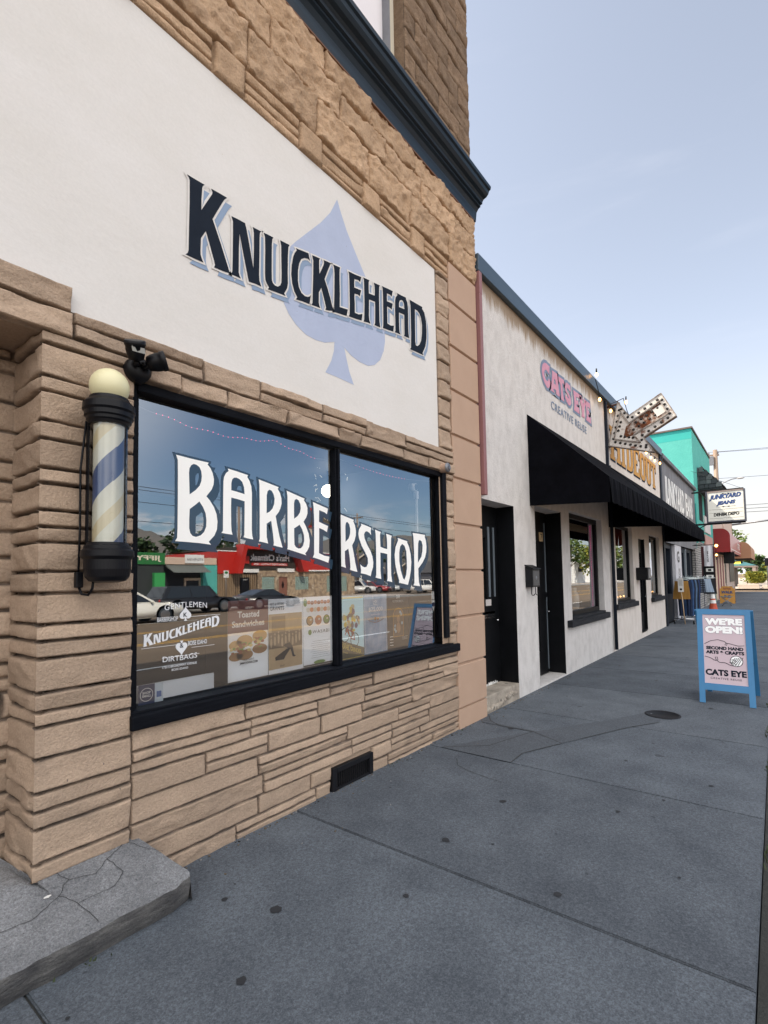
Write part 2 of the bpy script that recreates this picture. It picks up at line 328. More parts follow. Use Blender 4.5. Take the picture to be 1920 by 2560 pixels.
def stone(mb, s0, s1, t0, t1, place, prot=.035, amp=.014, cell=.016, joint=.007, seed=0., bev=.013, ledge=.5, keep=(0, 0, 0, 0), grime=1., freq=1., an=2.2, chip=.5, rough=.25):
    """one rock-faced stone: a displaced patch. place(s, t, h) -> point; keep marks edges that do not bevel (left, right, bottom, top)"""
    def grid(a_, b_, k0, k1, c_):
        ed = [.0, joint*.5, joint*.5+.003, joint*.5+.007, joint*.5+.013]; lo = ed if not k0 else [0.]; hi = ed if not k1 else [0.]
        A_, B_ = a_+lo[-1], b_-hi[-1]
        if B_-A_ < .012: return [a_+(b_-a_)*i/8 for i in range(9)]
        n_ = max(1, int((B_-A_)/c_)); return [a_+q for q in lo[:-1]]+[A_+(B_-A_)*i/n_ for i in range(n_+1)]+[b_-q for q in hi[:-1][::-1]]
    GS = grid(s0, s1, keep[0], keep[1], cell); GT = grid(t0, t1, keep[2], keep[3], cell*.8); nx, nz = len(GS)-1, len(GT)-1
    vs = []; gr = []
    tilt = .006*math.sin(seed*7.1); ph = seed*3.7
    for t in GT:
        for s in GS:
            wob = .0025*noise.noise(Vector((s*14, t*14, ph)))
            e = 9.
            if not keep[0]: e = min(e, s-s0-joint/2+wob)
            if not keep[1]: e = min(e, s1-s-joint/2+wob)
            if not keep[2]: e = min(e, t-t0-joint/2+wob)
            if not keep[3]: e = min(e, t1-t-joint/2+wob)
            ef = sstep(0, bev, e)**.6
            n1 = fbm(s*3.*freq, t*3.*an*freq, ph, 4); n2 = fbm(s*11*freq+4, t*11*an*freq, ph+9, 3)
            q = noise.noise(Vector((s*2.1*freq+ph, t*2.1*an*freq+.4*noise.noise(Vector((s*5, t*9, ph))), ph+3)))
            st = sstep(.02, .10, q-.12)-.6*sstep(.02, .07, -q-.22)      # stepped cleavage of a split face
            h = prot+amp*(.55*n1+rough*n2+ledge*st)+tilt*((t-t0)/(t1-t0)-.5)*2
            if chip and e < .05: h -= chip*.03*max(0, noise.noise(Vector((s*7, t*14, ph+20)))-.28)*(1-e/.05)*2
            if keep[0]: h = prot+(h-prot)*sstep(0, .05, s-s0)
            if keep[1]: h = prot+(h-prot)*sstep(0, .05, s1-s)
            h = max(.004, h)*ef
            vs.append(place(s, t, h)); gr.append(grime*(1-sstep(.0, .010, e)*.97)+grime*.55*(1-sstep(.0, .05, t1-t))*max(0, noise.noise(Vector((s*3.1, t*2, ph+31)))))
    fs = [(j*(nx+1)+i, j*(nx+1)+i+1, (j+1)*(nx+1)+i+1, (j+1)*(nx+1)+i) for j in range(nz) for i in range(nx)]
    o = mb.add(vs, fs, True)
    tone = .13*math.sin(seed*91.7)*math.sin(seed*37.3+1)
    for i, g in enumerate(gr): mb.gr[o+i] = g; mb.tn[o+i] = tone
# ================================================================== materials used all over
TAN, TAN2 = (.44, .328, .242), (.335, .25, .188)
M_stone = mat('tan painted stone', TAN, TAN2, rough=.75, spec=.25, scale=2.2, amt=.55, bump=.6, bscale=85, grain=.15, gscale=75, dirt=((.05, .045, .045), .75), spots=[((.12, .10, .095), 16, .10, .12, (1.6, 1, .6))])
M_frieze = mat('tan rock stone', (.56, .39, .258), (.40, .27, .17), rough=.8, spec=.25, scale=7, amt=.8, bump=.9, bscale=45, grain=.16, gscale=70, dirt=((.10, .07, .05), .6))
M_pil = mat('tan smooth masonry', (.455, .315, .232), (.40, .272, .198), rough=.7, spec=.3, scale=3, amt=.5, bump=.12, bscale=120, grain=.05, gscale=260, spots=[((.2, .13, .09), 9, .2, .12, (1, 1, .5))])
M_plaster = mat('white plaster', (.69, .675, .665), (.60, .58, .545), rough=.8, spec=.3, scale=1.1, amt=.45, bump=.16, bscale=7, grain=.03, gscale=60, stretch=(1, 1, 1.8), spots=[((.52, .47, .40), 16, .16, .14, (1.2, 1, .5)), ((.10, .085, .07), 2.4, .035, .5), ((.10, .085, .07), 5, .05, .2), ((.52, .45, .36), 17, .22, .14, (.5, 1, 1.7))])
M_navy = mat('dark navy paint', (.007, .011, .02), (.013, .019, .03), rough=.55, spec=.2, scale=6, amt=.6, bump=.1, bscale=60)
M_cornice = mat('blue painted metal', (.016, .034, .056), (.008, .015, .025), rough=.42, spec=.3, scale=4, stretch=(.3, 3, 6), amt=.8, bump=.06, bscale=30)
M_black = mat('black wood frame', (.003, .0035, .006), (.009, .011, .016), rough=.55, spec=.09, scale=9, stretch=(.4, 3, 5), amt=.5, bump=.35, bscale=30, spots=[((.3, .31, .33), 30, .09, .1, (.4, 1, 1.4))])
M_blk = mat('black plastic', (.004, .0045, .007), rough=.42, spec=.22)
M_blkmetal = mat('black metal', (.006, .0065, .009), (.012, .012, .014), rough=.5, spec=.25, scale=8, amt=.5, bump=.1, bscale=40)
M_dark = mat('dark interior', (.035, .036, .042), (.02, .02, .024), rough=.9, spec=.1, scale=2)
M_chrome = mat('chrome', (.7, .7, .72), rough=.18, metal=1)
M_grey = mat('grey metal', (.22, .23, .25), (.15, .15, .17), rough=.45, metal=.6, scale=6)
M_white = mat('white paint', (.8, .8, .79), (.7, .7, .68), rough=.45, scale=5, amt=.4)
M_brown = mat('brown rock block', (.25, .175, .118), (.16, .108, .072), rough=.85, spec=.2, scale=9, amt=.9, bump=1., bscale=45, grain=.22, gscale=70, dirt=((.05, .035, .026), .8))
M_lblue = mat('pale blue emblem paint', (.42, .48, .64), (.36, .415, .56), rough=.75, spec=.3, scale=3, amt=.5, bump=.2, bscale=26, spots=[((.3, .33, .42), 22, .14, .18, (1, 1, .6))])
M_sblue = mat('slate blue letter paint', (.235, .32, .46), (.2, .27, .4), rough=.7, scale=4, amt=.5)
M_letter = mat('black letter paint', (.008, .013, .024), (.012, .019, .032), rough=.7, spec=.12, scale=9, amt=.7)
M_wletter = mat('white window paint', (.93, .93, .91), (.88, .88, .86), rough=.35, spec=.5, scale=12, amt=.4)
M_bletter = mat('dark window paint', (.030, .058, .095), rough=.12, spec=.5)
GLASS = glass('window glass', .25, (1, 1, 1), wave=.012)
GLASS2 = glass('shop window glass', .26, (.9, .92, .92), wave=.02)
# ================================================================== barbershop
bs = thing('barbershop_building', 'two storey tan stone barbershop with white sign panel and black framed shop window', 'shop building', (3, 0, 0))
PF = lambda yb: (lambda s, t, h: (s, yb-h, t))            # facing the street
PS = lambda xb: (lambda s, t, h: (xb-h, s, t))            # facing left (-x)
# --- stone below the window: courses, some split into two thin stones
mb = MB().m(M_stone)
rows = [(-.02, .085), (.085, .20), (.20, .325), (.325, .445), (.445, .575), (.575, .69), (.69, .83)]
k = 0
def course(mb, x0, x1, z0, z1, yb, r, split=.42, lo=.38, hi=.82, skip=None, prot=.026, **kw):
    global k
    x = x0
    while x < x1-.02:
        w = r.uniform(lo, hi); xe = x1 if x+w > x1-.2 else x+w
        parts = [(z0, z1)]
        if z1-z0 > .095 and r.random() < split: zm = z0+(z1-z0)*r.uniform(.42, .56); parts = [(z0, zm), (zm, z1)]
        for a, b in parts:
            k += 1
            if skip and skip[0] < xe and skip[1] > x and skip[2] < b and skip[3] > a:
                if x < skip[0]-.03: stone(mb, x, skip[0], a, b, PF(yb), prot=prot, seed=k*1.37, **kw)
                if xe > skip[1]+.03: stone(mb, skip[1], xe, a, b, PF(yb), prot=prot, seed=k*1.37, **kw)
            else: stone(mb, x, xe, a, b, PF(yb), prot=prot+r.uniform(-.005, .006), seed=k*1.37, **{**dict(amp=r.choice((.006, .009, .012, .02)), ledge=r.choice((.3, .6, .9)), bev=.007, joint=r.uniform(.005, .008), cell=.016), **kw})
        x = xe
r = random.Random(11)
VENT = (2.72, 3.19, -.03, .165)
for i, (a, b) in enumerate(rows):
    course(mb, 1.26+(0 if i > 1 else .02), 4.60, a, b, .0, r, skip=VENT, split=.5, lo=.42, hi=.85)
mb.m(M_stone); mb.quad((1.25, .001, -.03), (4.6, .001, -.03), (4.6, .001, .84), (1.25, .001, .84))
mb.build('stone_base', bs)
# --- corner pier, wraps into the recessed entry
mb = MB().m(M_stone)
zz = [.24]; r = random.Random(5)
pat = [.075, .145, .07, .075, .14, .13, .07, .085, .14, .075, .07, .15, .1, .14, .07, .075, .135, .075, .14, .08, .13]
i = 0
while zz[-1] < 2.70: zz.append(min(2.74, zz[-1]+pat[i % len(pat)]*r.uniform(.92, 1.1))); i += 1
XB, YB, PR = .865, -.005, .035
for a, b in zip(zz, zz[1:]):
    k += 1
    stone(mb, XB-PR, 1.262, a, b, PF(YB), prot=PR, amp=.011, seed=k*1.7, keep=(1, 0, 0, 0), cell=.02, bev=.007)
    k += 1
    stone(mb, YB-PR, .335, a, b, PS(XB), prot=PR, amp=.022, seed=k*1.7, keep=(1, 1, 0, 0), cell=.018, bev=.010)
mb.quad((XB-PR+.02, YB, .2), (1.26, YB, .2), (1.26, YB, 2.74), (XB-PR+.02, YB, 2.74)); mb.quad((XB, YB, .2), (XB, .34, .2), (XB, .34, 2.74), (XB, YB, 2.74))
mb.build('corner_pier', bs)
mb = MB().m(M_stone)
z = .2
while z < 2.72:
    h = r.choice((.07, .1, .13, .15)); x = -1.2
    while x < .86:
        w = r.uniform(.3, .7); xe = min(.87, x+w); k += 1
        stone(mb, x, xe, z, min(2.74, z+h), PF(.36), prot=.03, amp=.02, seed=k*1.9, cell=.024); x = xe
    z += h
mb.quad((-1.2, .361, .1), (.87, .361, .1), (.87, .361, 2.74), (-1.2, .361, 2.74))
mb.build('entry_wall', bs)
# --- lintel courses above window and entry
mb = MB().m(M_stone)
r = random.Random(21)
course(mb, -1.2, .96, 2.73, 2.86, -.01, r, split=.3, lo=.6, hi=1.1, prot=.045, amp=.02)
course(mb, -1.2, .955, 2.86, 2.985, -.01, r, split=.0, lo=.8, hi=1.3, prot=.04, amp=.016)
course(mb, .96, 4.60, 2.74, 2.882, -.005, r, split=.45, lo=.3, hi=.8, prot=.032, amp=.02)
course(mb, 1.262, 4.60, 2.635, 2.74, -.005, r, split=.1, lo=.25, hi=.6, prot=.034, amp=.022)
course(mb, .87, 1.262, 2.70, 2.74, -.005, r, split=0, lo=.4, hi=.5, prot=.03)
mb.quad((-1.2, -.004, 2.735), (-1.2, .5, 2.735), (.87, .5, 2.735), (.87, -.004, 2.735))
mb.quad((.87, .0, 2.63), (4.6, .0, 2.63), (4.6, .0, 2.885), (.87, .0, 2.885)); mb.quad((-1.2, .0, 2.735), (.87, .0, 2.735), (.87, .0, 2.98), (-1.2, .0, 2.98))
mb.build('window_lintel', bs)
# --- border stones to the right of panel and window
mb = MB().m(M_stone)
z = 2.882
while z < 4.74:
    h = min(4.755-z, r.uniform(.14, .21)); k += 1
    stone(mb, 4.352, 4.585, z, z+h, PF(.0), prot=.03, amp=.02, seed=k*2.1, cell=.014); z += h
z = .83
while z < 2.62:
    h = min(2.635-z, r.uniform(.14, .3)); k += 1
    stone(mb, 4.452, 4.60, z, z+h, PF(.0), prot=.028, amp=.016, seed=k*2.1, cell=.014); z += h
mb.quad((4.35, .001, .83), (4.6, .001, .83), (4.6, .001, 4.76), (4.35, .001, 4.76))
mb.build('border_stones', bs)
# --- plaster panel
mb = MB().m(M_plaster)
P = [(-1.2, 2.98), (.957, 2.98), (.957, 2.882), (4.352, 2.882), (4.352, 4.757), (-1.2, 4.757)]
mb.prism(P, -.004, .06, 'y'); mb.build('plaster_panel', bs)
# --- frieze of rock-faced stone
mb = MB().m(M_frieze)
x = -1.2; ins = True; xs = [.53-.0, 1.25, 1.977, 2.697, 3.42, 4.14]
r = random.Random(31)
edges = []
for q in xs: edges += [(q-.235, q, 0), (q, q+.49, 1)]
edges = [(-1.2, xs[0]-.235, 1)]+edges
for a, b, kind in edges:
    b = min(b, 4.60)
    if a >= 4.6: break
    k += 1
    if kind == 0: stone(mb, a, b, 4.757, 4.975, PF(.0), prot=.036, amp=.004, seed=k, cell=.02, ledge=.1, grime=.5)
    else:
        h = r.uniform(.05, .075)
        stone(mb, a, b, 4.757, 4.757+h, PF(.0), prot=.022, amp=.006, seed=k, cell=.016, ledge=.3)
        stone(mb, a, b, 4.757+h, 4.9, PF(.0), prot=.02, amp=.014, seed=k+.5, cell=.016, ledge=.9)
        stone(mb, a, b, 4.9, 4.975, PF(.0), prot=.026, amp=.006, seed=k+.7, cell=.016, ledge=.5)
for z0, z1, off in ((4.975, 5.29, .0), (5.29, 5.54, .33), (5.54, 5.765, .1)):
    x = -1.2-off
    while x < 5.22:
        w = r.uniform(.56, .72); xe = min(5.225, x+w)
        if xe > 5.0: xe = 5.225
        k += 1; stone(mb, max(x, -1.2), xe, z0, z1, PF(-.002), prot=.038, amp=.034, seed=k*1.3, cell=.02, joint=.004, bev=.012, ledge=.30, grime=.35, freq=1.9, an=1.2, rough=.5); x = xe
mb.quad((-1.2, .001, 4.75), (5.22, .001, 4.75), (5.22, .001, 5.77), (-1.2, .001, 5.77))
mb.build('stone_frieze', bs)
# --- smooth rusticated pilaster
mb = MB().m(M_pil)
jz = [-.02, .2, .655, 1.14, 1.63, 2.12, 2.607, 3.068, 3.554, 4.034, 4.523, 4.968]
for i, (a, b) in enumerate(zip(jz, jz[1:])):
    g = .004 if i == 0 else .018
    prof = [(4.592, .0), (4.592, -.028), (4.60, -.036), (5.205, -.036), (5.219, -.024), (5.219, .2), (4.592, .2)]
    bm = bmesh.new(); vv = [[bm.verts.new((x, y, z)) for x, y in prof] for z in (a+g*.5, a+g, b-g, b-g*.5)]
    for v in vv[0]+vv[3]: v.co.y += .016 if v.co.y < .1 else 0; v.co.x += (-.016 if v.co.x > 5.1 else 0)
    for lo, hi in zip(vv, vv[1:]):
        for q in range(len(prof)): bm.faces.new((lo[q], lo[(q+1) % 7], hi[(q+1) % 7], hi[q]))
    bm.faces.new(vv[0][::-1]); bm.faces.new(vv[3]); mb.bm(bm)
mb.box(4.598, 5.195, -.012, .19, -.02, 4.968)
mb.build('pilaster', bs)
# --- cornice
mb = MB().m(M_cornice)
cp = [(.0, 5.755), (-.045, 5.765), (-.05, 5.80), (-.058, 5.87), (-.085, 5.905), (-.11, 5.915), (-.11, 5.935), (-.135, 5.94), (-.138, 5.965), (-.155, 5.985), (-.19, 5.995), (-.215, 6.02), (-.225, 6.05), (-.245, 6.06), (-.25, 6.085), (-.25, 6.095), (.0, 6.14)]
mb.smooth = False; mb.prism(cp, -1.2, 5.252, 'x')
mb.m(mat('rust', (.16, .07, .03))); mb.box(-1.2, 5.2, -.047, -.002, 5.748, 5.762); mb.build('cornice', bs)
# --- upper storey in rock-faced block, with a window
mb = MB().m(M_brown)
UW = (1.1, 3.89, 6.14, 8.9)
z = 6.14; i = 0; r = random.Random(41)
while z < 9.1:
    x = -1.2+(.22 if i % 2 else 0)
    while x < 5.22:
        xe = min(5.225, x+.44)
        if xe > 5.12: xe = 5.225
        a = x
        if xe > UW[0] and a < UW[1] and z < 8.9:
            if a < UW[0]-.05: k += 1; stone(mb, a, UW[0], z, z+.222, PF(0), prot=.02, amp=.022, seed=k*1.1, cell=.03, bev=.025, ledge=.2)
            a = max(a, UW[1])
        if xe-a > .05: k += 1; stone(mb, a, xe, z, z+.222, PF(0), prot=.02, amp=.026, seed=k*1.1, cell=.022 if xe > 3 else .04, bev=.025, ledge=.2, joint=.005)
        x = x+.44 if xe < 5.2 else 6
    z += .222; i += 1
mb.wall(-1.2, 5.21, 6.1, 9.15, .003, [UW], .28)
mb.quad((5.21, 0, 6.1), (5.21, 8, 6.1), (5.21, 8, 9.15), (5.21, 0, 9.15)); mb.build('upper_wall', bs)
uw = MB().m(mat('cream window trim', (.62, .58, .48))); uw.box(3.80, 3.888, .12, .2, 6.14, 8.9); uw.m(M_grey).box(3.776, 3.80, .1, .2, 6.14, 8.9)
uwo = uw.build('upper_window', bs)
MB().m(mat('lavender white blind', (.72, .70, .74), (.66, .64, .69), rough=.7, scale=2)).box(1.18, 3.775, .17, .19, 6.14, 8.9) if 0 else None
p = MB().m(mat('white window board', (.74, .72, .76), (.68, .66, .7), rough=.6, scale=2)); p.quad((1.18, .18, 6.14), (3.776, .18, 6.14), (3.776, .18, 8.9), (1.18, .18, 8.9)); p.build('pane', uwo)
# --- building mass behind the facade
mb = MB().m(M_brown)
mb.box(-9, -1.2, .0, 12, -.05, 9.1); mb.quad((-1.2, 12, 0), (5.2, 12, 0), (5.2, 12, 9.1), (-1.2, 12, 9.1)); mb.quad((-1.2, .01, 9.1), (5.2, .01, 9.1), (5.2, 12, 9.1), (-1.2, 12, 9.1)); mb.quad((5.2, .2, 0), (5.2, 12, 0), (5.2, 12, 9.1), (5.2, .2, 9.1))
mb.build('rear_wall', bs)
# --- shop interior (seen faintly through the glass)
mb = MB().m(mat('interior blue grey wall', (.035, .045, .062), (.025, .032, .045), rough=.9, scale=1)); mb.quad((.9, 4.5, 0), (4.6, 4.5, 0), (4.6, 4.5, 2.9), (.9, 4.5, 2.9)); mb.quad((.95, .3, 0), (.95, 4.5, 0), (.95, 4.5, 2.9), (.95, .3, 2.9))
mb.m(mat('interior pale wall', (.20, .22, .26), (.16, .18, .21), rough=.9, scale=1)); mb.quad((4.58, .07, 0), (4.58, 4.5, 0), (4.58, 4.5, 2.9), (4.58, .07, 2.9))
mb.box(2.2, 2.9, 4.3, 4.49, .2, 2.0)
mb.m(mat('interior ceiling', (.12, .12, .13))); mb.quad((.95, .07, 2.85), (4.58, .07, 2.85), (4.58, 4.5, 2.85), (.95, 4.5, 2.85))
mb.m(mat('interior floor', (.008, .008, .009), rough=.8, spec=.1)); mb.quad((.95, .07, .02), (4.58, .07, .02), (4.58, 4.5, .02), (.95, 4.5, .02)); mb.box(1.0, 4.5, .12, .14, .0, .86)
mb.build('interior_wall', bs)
# --- shop window
sw = MB().m(M_black)
sw.box(1.252, 1.286, -.004, .08, .88, 2.632, .004); sw.box(1.286, 1.313, .03, .08, .88, 2.6, .004); sw.box(4.372, 4.445, -.03, .08, .95, 2.632, .006); sw.box(1.286, 4.40, -.012, .08, 2.583, 2.634, .006)
sw.m(M_black).box(1.262, 4.445, -.01, .09, .84, .892, .006)
swo = sw.build('shop_window', bs)
mu = MB().m(M_black); mu.box(2.835, 2.893, .012, .075, .892, 2.578, .008); mu.box(2.852, 2.876, -.004, .02, .892, 2.578, .004); mu.build('mullion', swo)
si = MB().m(M_black); si.box(1.245, 4.60, -.062, .0, .80, .880, .012); si.box(1.25, 4.5, -.04, .012, .876, .894, .006); si.build('sill', swo)
gl = MB().m(GLASS); gl.quad((1.312, .05, .89), (2.84, .05, .89), (2.84, .05, 2.58), (1.312, .05, 2.58)); gl.quad((2.888, .05, .89), (4.372, .05, .89), (4.372, .05, 2.58), (2.888, .05, 2.58)); gl.build('glass_pane', swo)
